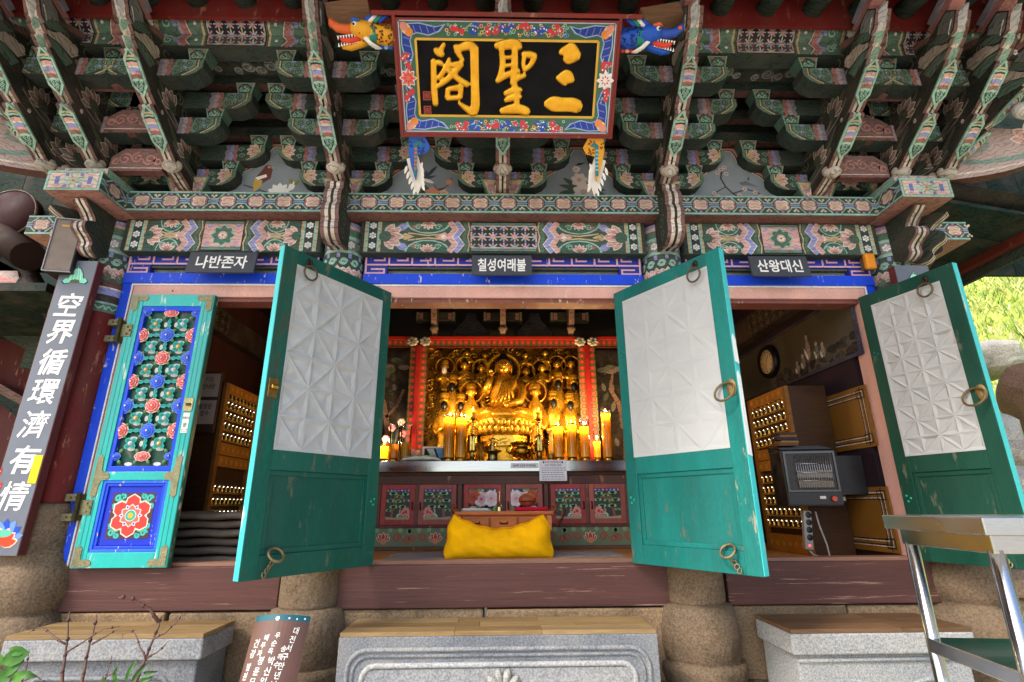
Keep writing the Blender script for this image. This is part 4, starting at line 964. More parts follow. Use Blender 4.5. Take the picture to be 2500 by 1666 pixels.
GAK = [[(-.27,.38,.03),(-.22,.35,.045),(-.16,.32,.035)],[(-.13,.46,.02),(-.17,.40,.03)],[(-.30,.24,.035),(-.31,.0,.035),(-.31,-.2,.04),(-.30,-.36,.035)],[(-.24,.22,.03),(-.18,.20,.03)],
    [(.02,.42,.03),(.10,.41,.04),(.22,.44,.05),(.30,.42,.045)],[(.31,.42,.05),(.31,.2,.05),(.31,-.1,.05),(.31,-.36,.055),(.28,-.47,.05)],[(.28,-.47,.05),(.16,-.40,.035),(.06,-.33,.02)],[(.04,.38,.03),(.10,.30,.03),(.14,.24,.02)],
    [(-.06,.27,.02),(-.14,.12,.03),(-.24,.0,.025)],[(-.10,.18,.025),(.04,.19,.035),(.12,.22,.02)],[(.12,.2,.03),(-.02,.06,.035),(-.18,-.06,.03),(-.28,-.12,.02)],[(-.10,.12,.025),(.06,.0,.035),(.20,-.08,.035)],[(-.10,-.14,.03),(-.12,-.26,.03)],[(-.10,-.14,.025),(.06,-.12,.035),(.10,-.12,.025)],[(.10,-.12,.03),(.08,-.26,.03)],[(-.12,-.27,.03),(.0,-.26,.03),(.08,-.26,.025)]]
cvm = SBH/2
brush(SAM, .34, cvm+.0, .42, 'gold_character'); brush(SEONG, .03, cvm, .42, 'gold_character'); brush(GAK, -.335, cvm, .42, 'gold_character')
for v in (cvm-.10,cvm-.185):
    q = Pnt(fn=lambda u, v, l: sfn(u, v, (l+1)*EPS)); u = -.515; q.rect(u-.024,u+.024,v-.026,v+.026,hx(0xa8402f),1); q.rect(u-.018,u+.018,v-.02,v+.02,hx(0x1a1820),1.5)
    for k in range(3): q.rect(u-.014,u+.014,v-.014+.011*k,v-.009+.011*k,hx(0xa8402f),2); q.rect(u-.014+.011*k,u-.009+.011*k,v-.014,v+.014,hx(0xa8402f),2.3)
    q.build('red_seal', 'fresh', SB)
# dragon heads at the upper corners, tails below
def dragon(sx, c1, c2, cm, name):
    F = lambda u, v, t=0: sfn(sx*u, v, t)
    D = empty(name); D.parent = SB; y0 = SBH-.06; h = hw+.022; W = lambda *a: tuple(F(*a))
    def tb(pts, r, col, nm, n=10): MB().tube([W(*p_) for p_ in pts], r, col, n).build(nm, 'fresh', D)
    tb([(h,y0-.03,-.01),(h+.05,y0-.035,0),(h+.10,y0-.03,.005),(h+.15,y0-.02,.01)], [.066,.062,.056,.056], c1, 'neck', 14)
    tb([(h+.12,y0-.02,.01),(h+.17,y0-.012,.015),(h+.21,y0+.0,.015),(h+.25,y0+.005,.015)], [.05,.060,.05,.036], c1, 'skull', 14)
    tb([(h+.22,y0+.0,.015),(h+.28,y0-.004,.015),(h+.335,y0+.004,.015),(h+.37,y0+.03,.015),(h+.375,y0+.052,.015)], [.036,.030,.027,.022,.012], cm, 'upper_jaw', 12)
    tb([(h+.15,y0-.05,.01),(h+.21,y0-.078,.012),(h+.27,y0-.098,.012),(h+.32,y0-.098,.012)], [.030,.026,.022,.012], c1, 'lower_jaw', 10)
    tb([(h+.20,y0-.05,.03),(h+.26,y0-.066,.03),(h+.31,y0-.062,.03),(h+.325,y0-.045,.03)], [.016,.017,.013,.006], hx(0xe0412c), 'tongue', 8)
    m = MB()
    for k in range(8):
        for (v0, dv) in ((y0-.026-.002*k,-.024),(y0-.085-.0035*k+.012,.022)):
            u = h+.215+.017*k; p_ = [F(u-.006,v0,.038),F(u+.006,v0,.038),F(u,v0,.022),F(u+.001,v0+dv,.034)]; m.add(p_,[(0,1,3),(1,2,3),(2,0,3)],WHT)
    m.build('teeth','fresh',D)['kind'] = 'stuff'
    for k in range(6):
        a_ = -.5-.24*k; tb([(h+.165,y0-.055+.008*k,.05),(h+.165-.05*math.cos(a_),y0-.06+.012*k+.05*math.sin(a_),.055),(h+.165-.10*math.cos(a_*.8),y0-.065+.012*k+.085*math.sin(a_),.045)], [.012,.009,.002], WHT, 'whisker', 6)
    for k in range(4): tb([(h+.17-.03*k,y0+.035,.02),(h+.14-.03*k,y0+.062,.02),(h+.10-.03*k,y0+.075,.01)], [.014,.012,.002], [hx(0x1f4fc0),WHT,hx(0x1f8f80),hx(0x1f4fc0)][k], 'mane', 7)
    MB().ball(W(h+.222,y0+.022,.05),.015,.015,.015,WHT,10,7).ball(W(h+.226,y0+.022,.062),.008,.008,.008,BLK,8,6).build('eye','fresh',D)
    tb([(h+.19,y0+.04,.045),(h+.225,y0+.048,.05),(h+.25,y0+.036,.045)], [.008,.011,.004], hx(0x1f5fc0) if sx < 0 else hx(0xd8603a), 'brow', 7)
    MB().ball(W(h+.36,y0+.03,.03),.014,.012,.014,hx(0xe0603a),8,6).build('nostril','fresh',D)
    sc_ = MB(); r_ = random.Random(5)
    for k in range(70):
        u = r_.uniform(.0,.20); th_ = r_.uniform(-1.1,1.1); rad = (.066-.09*u if u < .1 else .057)+.0005
        p_ = W(h+u,y0-.03+.06*u+rad*math.sin(th_),.003+rad*math.cos(th_)); sc_.ball(p_,.0065,.0065,.0065,c2,6,4)
    sc_.build('scale_spots','fresh',D)['kind'] = 'stuff'
    for k in range(6): tb([(h+.105+.007*k,y0-.085,.02),(h+.10+.007*k,y0-.05,.062),(h+.105+.007*k,y0+.01,.055)], .004, hx(0x1f8f80), 'neck_ring', 6)
    for k in range(4): MB().ball(W(h+.02+.03*k,y0-.097,.02),.017,.012,.014,(hx(0x2458c8),hx(0x7fb0f0))[k%2] if sx < 0 else (hx(0xc8402c),hx(0xe8a080))[k%2],8,6).build('belly_plate','fresh',D)
dragon(-1, hx(0xe8a520), hx(0x6a340c), hx(0xd8642e), 'dragon_head'); dragon(1, hx(0x1f55c0), hx(0x0f2a70), hx(0x2a4fb0), 'dragon_head')
def tail(sx, c1, c2):
    m = MB(); u0 = hw-.09
    F = lambda u, v, t: sfn(sx*u, v, t)
    body = [(u0-.045,-.02),(u0+.06,-.02),(u0+.07,-.10),(u0+.06,-.20),(u0+.035,-.30),(u0+.02,-.24),(u0+.03,-.15),(u0+.0,-.13),(u0-.05,-.12),(u0-.075,-.08)]
    m.prism(body, F, -.02, .03, c1, c2)
    fl = [(u0+.09,-.16),(u0+.075,-.25),(u0+.06,-.33),(u0+.03,-.40),(u0+.0,-.33),(u0-.01,-.26),(u0-.02,-.18),(u0+.0,-.19),(u0+.01,-.14)]
    m.prism(fl, F, -.03, .012, WHT, hx(0x7d2c26))
    q = Pnt(fn=lambda u, v, l: F(u, v, .031+l*EPS)); r_ = random.Random(8)
    for k in range(30):
        q.disc(u0+r_.uniform(-.04,.06), -.03-r_.uniform(0,.09), .0065, c2, .5+.01*k, 6)
    q.stroke([(u0-.02,-.07),(u0+.0,-.055),(u0+.02,-.07),(u0+.02,-.12),(u0+.03,-.2),(u0+.035,-.26)], .02, hx(0x1f7f8a), 1.6)
    for k in range(6): q.rect(u0+.012+.002*k,u0+.03+.002*k,-.1-.025*k,-.088-.025*k,hx(0xd8603a) if sx<0 else hx(0x7fc0e8),2.2)
    for k in range(5): q.petal(u0+.085-.012*k,-.20-.035*k,-1.2,.06,.02,WHT,1.5); q.petal(u0-.005,-.2-.03*k,-1.9,.05,.02,WHT,1.5)
    m.join(q); m.build('dragon_tail', 'fresh', SB)
tail(-1, hx(0x1f5fc0), hx(0x0f2f80)); tail(1, hx(0xe8a520), hx(0x8a4a10))

# ================================================================== PLAQUES
def plaque(x0, x1, z0, z1, txt, lb, sx=.92):
    c = Vector(((x0+x1)/2,-.112,(z0+z1)/2)); e = empty('name_plaque', c, (R(-9),0,0)); tag(e, lb, 'sign', 'slate name plaques over the doorways')
    w_, h_ = (x1-x0)/2, (z1-z0)/2
    MB().box(-w_,w_,-.008,.008,-h_,h_,hx(0x454950)).build('board', 'fresh', e)
    q = Pnt((0,-.008,0)); q.text(txt, .118, WHT, 1, 0, 0, .022, sx, 0, .0012); q.build('lettering', 'print', e)
plaque(-2.26,-1.775,2.915,3.09,'나반존자','slate plaque reading 나반존자 above the flower lattice door',.86)
plaque(-.205,.235,2.905,3.075,'칠성여래불','slate plaque reading 칠성여래불 above the middle doorway',.66)
plaque(1.862,2.30,2.905,3.08,'산왕대신','slate plaque reading 산왕대신 above the right doorway',.80)
# ================================================================== DOORS
def dpaper():
    m = bpy.data.materials.new('doorpaper'); m.use_nodes = True; N = m.node_tree.nodes; L = m.node_tree.links; N.clear()
    tc = N.new('ShaderNodeTexCoord'); n1 = N.new('ShaderNodeTexNoise'); n1.inputs['Scale'].default_value = 3.2; n1.inputs['Detail'].default_value = 6
    n2 = N.new('ShaderNodeTexNoise'); n2.inputs['Scale'].default_value = 90; n2.inputs['Detail'].default_value = 3
    mp = N.new('ShaderNodeMapping'); mp.inputs['Rotation'].default_value = (0, .6, 0); mp.inputs['Scale'].default_value = (1,1,2.2)
    L.new(tc.outputs['Object'], mp.inputs[0]); L.new(mp.outputs[0], n1.inputs['Vector']); L.new(tc.outputs['Object'], n2.inputs['Vector'])
    r = N.new('ShaderNodeMix'); r.data_type = 'RGBA'; r.inputs[6].default_value = (*hx(0xd8dadb),1); r.inputs[7].default_value = (*hx(0xf2f2f0),1); L.new(n1.outputs[0], r.inputs[0])
    b = N.new('ShaderNodeBump'); b.inputs['Strength'].default_value = .55; b.inputs['Distance'].default_value = .012; L.new(n1.outputs[0], b.inputs['Height'])
    b2 = N.new('ShaderNodeBump'); b2.inputs['Strength'].default_value = .15; b2.inputs['Distance'].default_value = .003; L.new(n2.outputs[0], b2.inputs['Height']); L.new(b.outputs[0], b2.inputs['Normal'])
    d = N.new('ShaderNodeBsdfDiffuse'); t = N.new('ShaderNodeBsdfTranslucent'); x = N.new('ShaderNodeMixShader'); x.inputs[0].default_value = .42
    L.new(r.outputs[2], d.inputs[0]); L.new(r.outputs[2], t.inputs[0]); L.new(b2.outputs[0], d.inputs[1])
    o = N.new('ShaderNodeOutputMaterial'); L.new(d.outputs[0], x.inputs[1]); L.new(t.outputs[0], x.inputs[2]); L.new(x.outputs[0], o.inputs[0])
    MAT['doorpaper'] = m
dpaper()
def ring(c, r, rr, name, par, nrm='Y', mat='iron', col=hx(0x6b5d48), tilt=0):
    pts = []
    for k in range(20):
        a = 2*PI*k/20; p = Vector((r*math.cos(a), 0, r*math.sin(a)))
        if tilt: p = Matrix.Rotation(tilt, 3, 'X') @ p
        if nrm == 'Z': p = Matrix.Rotation(R(90), 3, 'Z') @ p
        pts.append(Vector(c)+p)
    return MB().tube(pts, rr, col, 8, True).build(name, mat, par)
def leaf(hinge, w, h, ang, mir, lb, toneA, plate='mid', sag=.008, smat='doorpaint'):
    """inner face seen; hinge at local x=0, free edge at local x=w. inner face is local +Y for mir=1"""
    D = empty('door', (hinge[0], hinge[1], .952), (0,0,ang)); D.parent = SH; D['label'] = lb
    T = .045; s = mir            # local x runs s*0..s*w
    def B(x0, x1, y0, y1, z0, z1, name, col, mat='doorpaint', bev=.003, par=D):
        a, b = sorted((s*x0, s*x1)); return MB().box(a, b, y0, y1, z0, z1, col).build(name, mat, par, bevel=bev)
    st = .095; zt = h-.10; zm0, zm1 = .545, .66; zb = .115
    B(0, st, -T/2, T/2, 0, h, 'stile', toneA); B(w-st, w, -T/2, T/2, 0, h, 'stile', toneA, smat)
    # outer edge of the free stile, sunlight painted in as brighter cyan
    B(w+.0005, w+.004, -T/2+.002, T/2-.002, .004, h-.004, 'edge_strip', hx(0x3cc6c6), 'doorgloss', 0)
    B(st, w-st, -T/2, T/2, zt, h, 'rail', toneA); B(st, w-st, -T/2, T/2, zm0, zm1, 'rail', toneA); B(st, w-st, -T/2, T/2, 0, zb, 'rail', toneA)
    B(st, w-st, -.012, .006, zb, zm0, 'lower_panel', toneA)
    # moulding round the lower panel
    for (x0,x1,z0,z1) in ((st,w-st,zb,zb+.028),(st,w-st,zm0-.028,zm0),(st,st+.028,zb+.028,zm0-.028),(w-st-.028,w-st,zb+.028,zm0-.028)):
        B(x0,x1,-.016,.014,z0,z1,'moulding',toneA)
    # paper over a lattice
    px0, px1, pz0, pz1 = st-.012, w-st+.004, zm1-.008, zt+.008
    m = MB(); cwp = (w-2*st)/4; ncol = 4; H_ = zt-zm1; nrw = int(round(H_/cwp)); dz_p = H_/nrw; rnd = random.Random(int(w*1000)+int(hinge[0]*10))
    y0p = T/2+.0035
    def V(x, z, d): return (s*x, y0p-d, z)
    for i in range(ncol):
        for j in range(nrw):
            xa, xb, za, zb2 = st+cwp*i, st+cwp*(i+1), zm1+dz_p*j, zm1+dz_p*(j+1)
            dia = (i+j) % 2
            tris = [((xa,za),(xb,za),(xb,zb2)),((xa,za),(xb,zb2),(xa,zb2))] if dia else [((xa,za),(xb,za),(xa,zb2)),((xb,za),(xb,zb2),(xa,zb2))]
            for tri in tris:
                gx, gz = sum(p_[0] for p_ in tri)/3, sum(p_[1] for p_ in tri)/3
                k = .55; dep = sag*rnd.uniform(.4,1.15)
                inn = [(gx+(p_[0]-gx)*k, gz+(p_[1]-gz)*k) for p_ in tri]; deep = rnd.randrange(3)
                vo = [V(*p_,0) for p_ in tri]; vi = [V(*p_, dep*(1.0 if q_ != deep else .25)) for q_, p_ in enumerate(inn)]
                fl = [(0,1,4,3),(1,2,5,4),(2,0,3,5),(3,4,5)]
                m.add(vo+vi, fl if s > 0 else [f_[::-1] for f_ in fl], WHT, False)
    for (x0_,x1_,z0_,z1_) in ((px0,st,pz0,pz1),(w-st,px1,pz0,pz1),(st,w-st,pz0,zm1),(st,w-st,zt,pz1)):
        m.add([V(x0_,z0_,0),V(x1_,z0_,0),V(x1_,z1_,0),V(x0_,z1_,0)],[(0,1,2,3)],WHT)
    m.build('paper', 'doorpaper', D)
    lat = MB(); cw = (w-2*st); cell = cw/2; x0 = st
    def bar(a, b, wd=.016):
        a, b = Vector((s*a[0],0,a[1])), Vector((s*b[0],0,b[1])); d_ = (b-a); L_ = d_.length/2; d_.normalize(); n_ = Vector((0,1,0)).cross(d_)
        c = (a+b)/2; lat.obox(c.x, -.004, c.z, d_*L_, Vector((0,.0105,0)), n_*wd, toneA)
    H = zt-zm1
    for k in range(1,4): bar((x0+cw*k/4, zm1), (x0+cw*k/4, zt), .015)
    nrow = int(round(H/(cw/4)));
    for j in range(nrow+1): z = zm1+H*j/nrow; bar((x0, z), (x0+cw, z), .013)
    dz = H/nrow
    for j in range(-4, nrow):
        for sg in (1,-1):
            a0, b0 = 0.0, 4.0
            za, zb_ = j, j+4
            lo, hi = max(0, -za), min(4, nrow-za)
            if hi > lo:
                pa, pb = (lo, za+lo), (hi, za+hi)
                X = (lambda t: x0+cw*t/4) if sg > 0 else (lambda t: x0+cw-cw*t/4)
                bar((X(pa[0]), zm1+dz*pa[1]), (X(pb[0]), zm1+dz*pb[1]), .014)
    lat.build('lattice', 'doorpaint', D)
    # hardware on the inner face: hanging ring at the top, pull ring mid, chain ring below
    y = T/2
    hk = MB().tube([(s*(w-.17), y, h-.05), (s*(w-.17), y+.03, h-.055), (s*(w-.17), y+.03, h-.085)], .008, hx(0x3a3028), 6).ball((s*(w-.17),y+.004,h-.05),.02,.008,.028,hx(0x3a3028),8,6).build('hook', 'iron', D)
    ring((s*(w-.17), y+.034, h-.13), .046, .0065, 'hanging_ring', D, col=hx(0x6a5a44))
    if plate == 'lock':
        MB().box(*sorted((s*(w-.07),s*(w-.012))), y, y+.008, .93, 1.04, hx(0x8a6a30)).build('lock_plate', 'oldbrass', D, bevel=.012); MB().box(*sorted((s*(w-.062),s*(w-.02))), y+.008, y+.03, .975, 1.0, hx(0xb88a3c)).build('latch', 'brass', D, bevel=.006)
    else:
        MB().ball((s*(w-.035),y+.003,.985),.032,.008,.052,hx(0x9a8455),12,8).build('ring_plate', 'oldbrass', D); ring((s*(w-.06), y+.04, .96), .06, .007, 'pull_ring', D, col=hx(0x7d6a48), tilt=R(25))
    ch = ring((s*(w-.17), y+.028, .115), .042, .0075, 'chain_ring', D, col=hx(0x8a7a5c), tilt=R(40))
    lk = MB()
    for k in range(4): 
        pts = [(s*(w-.155+.012*k)+.011*math.cos(2*PI*i/10), y+.02+.006*math.sin(2*PI*i/10+k), .075-.018*k+.014*math.sin(2*PI*i/10)) for i in range(10)]
        lk.tube(pts, .004, hx(0x8a7a5c), 6, True)
    lk.build('chain', 'iron', D)
    for k, (dx, dz_) in enumerate(((.03,.40),(.055,.385),(.035,.365))):
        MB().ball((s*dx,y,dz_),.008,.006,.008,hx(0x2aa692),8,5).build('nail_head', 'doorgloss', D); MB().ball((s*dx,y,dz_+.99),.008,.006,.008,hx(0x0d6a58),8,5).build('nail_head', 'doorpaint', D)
    return D
GLN = hx(0x08584a)  # one door paint in three tones, sun and shade put into the colour
leaf((-.815,-.012), .885, 1.855, R(-123.5), 1, 'open green door with a white paper screen, left of the altar view', GLN, 'lock', .0155, 'wornpaint')
DR = leaf((.865,-.012), .885, 1.855, R(123.5), -1, 'open turquoise door with a blank white paper screen, right of the altar view', hx(0x0b726b), 'mid', .0055, 'scuffed')  # tone lightened for the sun on this leaf
leaf((2.715,-.012), .64, 1.83, R(109), -1, 'open shaded green door whose paper shows light triangles, far right', hx(0x0a4334), 'mid', .0155)  # tone darkened for the shade on this leaf
# torn paper strips on the edge of the right middle door
for z0, z1, dx in ((1.12,1.30,0),(.60,1.08,.004)):
    m = MB(); s = -1; w = .885
    m.prism([(-.018,z0),(.02,z0+.01),(.02,z1-.02),(.006,z1),(-.012,z1-.035)], lambda u, v, t: (-(w+.006+t), u, v), 0, .0015, WHT)
    m.build('torn_paper', 'print', DR)
# ---- flower lattice door (closed leaf, outer face)
FD = empty('door', (-2.648,-.03,.952)); FD.parent = SH; FD['label'] = 'closed turquoise flower lattice door with brass corner plates'
W, H = .585, 1.825; TQ = hx(0x19b3ab)
def fb(x0,x1,z0,z1,name,col,y0=-.02,y1=.025,mat='doorgloss',bev=.003): return MB().box(x0,x1,y0,y1,z0,z1,col).build(name,mat,FD,bevel=bev)
lx0, lx1, lz0, lz1 = .112, W-.112, .615, 1.70
px0, px1, pz0, pz1 = .105, W-.105, .125, .49
fb(0,.085,0,H,'stile',TQ); fb(W-.085,W,0,H,'stile',TQ); fb(.085,W-.085,1.735,H,'rail',TQ); fb(.085,W-.085,.525,.58,'rail',TQ); fb(.085,W-.085,0,.09,'rail',TQ)
fb(W+.0005,W+.006,.003,H-.003,'edge_strip',hx(0x0d5a4c),-.018,.023)
for x0,x1,z0,z1 in ((.0855,W-.0855,1.70,1.7345),(.0855,W-.0855,.5805,.615),(.0855,.1115,.615,1.70),(W-.1115,W-.0855,.615,1.70)): fb(x0,x1,z0,z1,'blue_moulding',COB,-.014,.02,'frame')
for k in range(2):
    d_ = .018*k
    for x0,x1,z0,z1 in ((.0855+d_,W-.0855-d_,.49+.017-d_,.5245-d_),(.0855+d_,W-.0855-d_,.0905+d_,.108+d_),(.0855+d_,.103+d_,.108+d_,.507-d_),(W-.103-d_,W-.0855-d_,.108+d_,.507-d_)): fb(x0,x1,z0,z1,'blue_moulding',COB if k else hx(0x2a6cf0),-.016+.006*k,.02,'frame')
fb(.1215,W-.1215,.127,.489,'lower_panel',hx(0x0b2fc0),.0,.02,'frame')
# grooves on stiles
gq = Pnt((0,-.02,0))
for x in (.03,.06,W-.03,W-.06): gq.rect(x-.0015,x+.0015,.02,H-.02,hx(0x0d7f7a),1)
gq.build('groove_lines','doorgloss',FD)
MB().box(lx0,lx1,.012,.02,lz0,lz1,hx(0x0f4a3a)).build('lattice_back','doorpaint',FD)
# white paper glimpses behind
pq = Pnt((0,.012,0)); cxm = (lx0+lx1)/2; pit = (lz1-lz0)/6.45; hx2 = (lx1-lx0)/2
rows = [lz1-.012-pit*k for k in range(7)]
for k in range(7):
    for sx in (-1,1):
        for dz in (-.29,.29): pq.ell(cxm+sx*hx2*.52, rows[k]+pit*dz, hx2*.15, pit*.075, hx(0xdcdad2), 1, 8)
        pq.ell(cxm+sx*hx2*.2, rows[k]-pit*.5, hx2*.07, pit*.12, hx(0xdcdad2), 1, 8)
pq.build('paper_backing','print',FD)['kind'] = 'stuff'
def rosette(col, edge, half=None):
    m = MB()
    for lay, (r0, n_, zz) in enumerate(((1.0,8,0),(.68,8,.006),(.38,6,.011))):
        for k in range(n_):
            a = 2*PI*k/n_+lay*.39
            cx_, cz_ = r0*.030*math.cos(a), r0*.030*math.sin(a); rr = .0195*r0+.002
            if half and half*cx_ < -.006: continue
            pts = [(cx_+rr*1.14*math.cos(t*PI/4), cz_+rr*1.14*math.sin(t*PI/4)) for t in range(8)]; m.add([(u,-zz-.004,v) for u,v in pts], [tuple(range(8))], edge)
            pts = [(cx_+rr*.86*math.cos(t*PI/4), cz_+rr*.86*math.sin(t*PI/4)) for t in range(8)]; m.add([(u,-zz-.0055,v) for u,v in pts]+[(cx_,-zz-.008,cz_)], [(t,(t+1)%8,8) for t in range(8)], col)
    m.lathe([(.03 if not half else .012,.006),(.026 if not half else .01,-.004),(.0,-.005)], (0,0,0), 12, col, axis='Y')
    m.ball((0,-.0185,0),.007,.004,.007,WHT,8,5)
    return m.mesh('rosette','fresh')
RB, RR = rosette(hx(0x1b50d8),hx(0x5f8cf2)), rosette(hx(0xe04a48),hx(0xf7cfc4))
HB = {(-1): rosette(hx(0x1b50d8),hx(0x5f8cf2),1), 1: rosette(hx(0x1b50d8),hx(0x5f8cf2),-1)}; HR = {(-1): rosette(hx(0xe04a48),hx(0xf7cfc4),1), 1: rosette(hx(0xe04a48),hx(0xf7cfc4),-1)}
def smallflower(cc):
    m = MB()
    for k in range(4):
        a = PI/2*k+PI/4; ca, sa = math.cos(a), math.sin(a)
        P = [(0,0),(.014,.013),(.030,.012),(.036,0),(.030,-.012),(.014,-.013)]
        v = [(x*ca-y*sa,-.004-.006*(x/.036),x*sa+y*ca) for x,y in P]
        m.add(v,[tuple(range(6))],hx(0x1fb0a4)); m.add([(x*.8*ca-y*.55*sa,-.0062-.006*(x/.036),x*.8*sa+y*.55*ca) for x,y in P],[tuple(range(6))],hx(0x0f857c))
    m.lathe([(.0,-.016),(.010,-.013),(.013,-.006),(.012,.006)],(0,0,0),10,cc,axis='Y'); m.ball((0,-.016,0),.005,.003,.005,WHT,6,4)
    return m.mesh('small_flower','fresh')
SFG, SFW = smallflower(hx(0xd8a83c)), smallflower(hx(0xd9cfd4))
def leafbar(L):
    m = MB()
    for s in (-1,1):
        P = [(0,.004),(.25*L,.016),(.5*L,.014),(L*.98,.004),(L*.98,-.004),(.5*L,-.010),(.25*L,-.012),(0,-.004)]
        m.prism([(s*u,v*(1 if s>0 else -1)) for u,v in P][::s], XZ(0), .006, -.006, hx(0x1fa89e), hx(0x0f6a62)); 
        q = Pnt((0,-.006,0)); q.stroke([(s*.1*L,0),(s*.9*L,0)],.004,hx(0x0d7a74),1); m.join(q)
    return m.mesh('leaf_bar','fresh')
LBH, LBV = leafbar(hx2*.30), leafbar(pit*.24)
def oleaf():
    return MB().ball((0,-.003,0),.017,.006,.011,hx(0x5a8a55),8,5).mesh('olive_leaf','fresh')
OL = oleaf()
for k, z in enumerate(rows):
    blue = k % 2 == 1
    edge = k in (0,6)
    inst(RB if blue else RR, 'rosette', FD, (cxm,-.004,z), (0,0,0), (1,1,1) if not edge else (1,1,.62))
    for sx in (-1,1):
        inst((HR if blue else HB)[sx], 'rosette', FD, (cxm+sx*(hx2-.004),-.003,z), (0,0,0), (1,1,1) if not edge else (.7,1,.5))
        if not edge: inst(LBH, 'leaf_bar', FD, (cxm+sx*hx2*.52,-.002,z))
        for dx, dz in ((sx*.042,.036),(sx*.042,-.036)):
            if lz0 < z+dz < lz1: inst(OL, 'olive_leaf', FD, (cxm+dx,-.002,z+dz), (0,R(45 if dx*dz>0 else -45)*-1,0)); inst(OL, 'olive_leaf', FD, (cxm+sx*(hx2-.035),-.002,z+dz), (0,R(45 if dx*dz<0 else -45)*-1,0))
    if k < 6:
        inst(LBV, 'leaf_bar', FD, (cxm,-.002,z-pit*.5), (0,R(90),0))
        for sx in (-1,1): inst(SFG if (k+(sx>0)) % 2 == 0 else SFW, 'small_flower', FD, (cxm+sx*hx2*.52,-.003,z-pit*.5),(0,0,0),(1.3,1,1.3))
# lower medallion
q = Pnt((W/2,-.001,.308)); 
sq = [(-.125,-.14),(.125,-.14),(.135,-.13),(.135,.13),(.125,.14),(-.125,.14),(-.135,.13),(-.135,-.13)]; q.poly(sq,hx(0x4a3038),0)
for sx in (-1,1):
    for sz in (-1,1):
        for (u,v,r,a) in ((.10,.105,.022,0),(.065,.12,.016,2),(.115,.06,.016,4)): q.spiral(sx*u,sz*v,r,.005,a,1.2,.012,hx(0x2fc0b0),1)
        q.petal(sx*.05,sz*.05,math.atan2(sz,sx),.07,.05,hx(0x58b08a),1.2)
for k in range(6): a = PI/2+k*PI/3; q.petal(0,0,a+PI/6,.105,.06,hx(0x8fd8c0),1.5+.02*k); q.petal(0,0,a+PI/6,.095,.048,hx(0x3aa890),1.7+.02*k)
for k in range(6):
    a = PI/2+k*PI/3; q.petal(0,0,a,.135,.098,hx(0xf6d5c8),2.2+.03*k,.85); q.petal(0,0,a,.127,.086,hx(0xe23a30),2.5+.03*k,.85)
for k in range(6): a = PI/2+PI/6+k*PI/3; q.petal(0,0,a,.075,.034,WHT,3+.03*k); q.petal(0,0,a,.068,.026,hx(0x2a50d0),3.2+.03*k)
for k in range(6): a = PI/2+k*PI/3; q.petal(0,0,a,.072,.055,hx(0xf6d5c8),3.6+.03*k); q.petal(0,0,a,.064,.045,hx(0xe86a5a),3.9+.03*k)
q.disc(0,0,.036,hx(0xbfe8d8),4.6,16); q.disc(0,0,.031,hx(0x2fb09a),5,16); q.disc(0,0,.017,hx(0xf0b818),5.5,12)
q.build('painted_medallion','fresh',FD)
# brass plates
def lplate(x, z, sx, sz):
    out = [(0,0),(.115,0),(.132,.018),(.132,.03),(.115,.05),(.055,.05),(.05,.06),(.05,.125),(.034,.142),(.016,.142),(0,.125)]
    pts = [(x+sx*u*.85, z+sz*v*.85) for u,v in out]
    MB().prism(pts if sx*sz > 0 else pts[::-1], XZ(-.02), 0, -.004, hx(0x8f8a6a), hx(0x6a6648)).build('corner_plate','oldbrass',FD)
lplate(.008,.008,1,1); lplate(W-.008,.008,-1,1); lplate(.008,H-.008,1,-1); lplate(W-.008,H-.008,-1,-1)
for x, s in ((.02,1),(W-.02,-1)):
    out = [(0,.43),(.02,.415),(.045,.43),(.05,.50),(.06,.525),(.10,.53),(.12,.55),(.10,.575),(.06,.58),(.05,.60),(.045,.67),(.02,.69),(0,.67)]
    pts = [(x+s*u*.85,v) for u,v in out]; MB().prism(pts if s>0 else pts[::-1], XZ(-.02), 0, -.004, hx(0x8f8a6a), hx(0x6a6648)).build('tee_plate','oldbrass',FD)
for z in (1.55,.36):
    m = MB().tube([(-.035,-.035,z-.09),(-.035,-.035,z+.09)], .014, hx(0x5f5c44), 10); m.box(-.03,.05,-.026,-.0205,z-.045,z+.045,hx(0x7d7858)); 
    for dz in (-.06,.06): m.box(-.125,-.035,-.026,.028,z+dz-.022,z+dz+.022,hx(0x7d7858))
    for (u,v) in ((-.09,.06),(-.06,.06),(-.09,-.06),(-.06,-.06),(.02,.025),(.02,-.025),(.038,0)): m.ball((u,-.028,z+v),.007,.004,.007,hx(0x6a6648),6,4)
    m.build('hinge','oldbrass',FD,bevel=.004)
MB().prism([(-.026,-.045),(.026,-.045),(.03,-.03),(.03,.03),(.026,.045),(-.026,.045),(-.03,.03),(-.03,-.03)], lambda u,v,t:(W-.045+u,-.02+t,1.02+v), 0, -.006, hx(0xb5a878)).build('lock_plate','oldbrass',FD)
MB().box(W-.058,W-.03,-.034,-.026,1.012,1.03,hx(0x4a4030)).build('keyhole_latch','iron',FD)
nq = Pnt((W-.045,-.0202,.90)); nq.rect(-.022,.022,-.07,.065,WHT,1)
nq.text('촛불조심', .02, BLK, 2, 0, .03, .01, .6); nq.text('문', .03, BLK, 2, 0, -.018, .015); nq.stroke([(-.017,-.06),(.017,-.06),(.017,-.045),(-.017,-.045)],.002,BLK,2,True)
nq.build('door_sticker','print',FD)
# wood dowel face of header bolt
MB().ball((-2.41,.006,2.83),.006,.004,.006,hx(0x4a2a26),6,4).build('bolt','iron',SH)
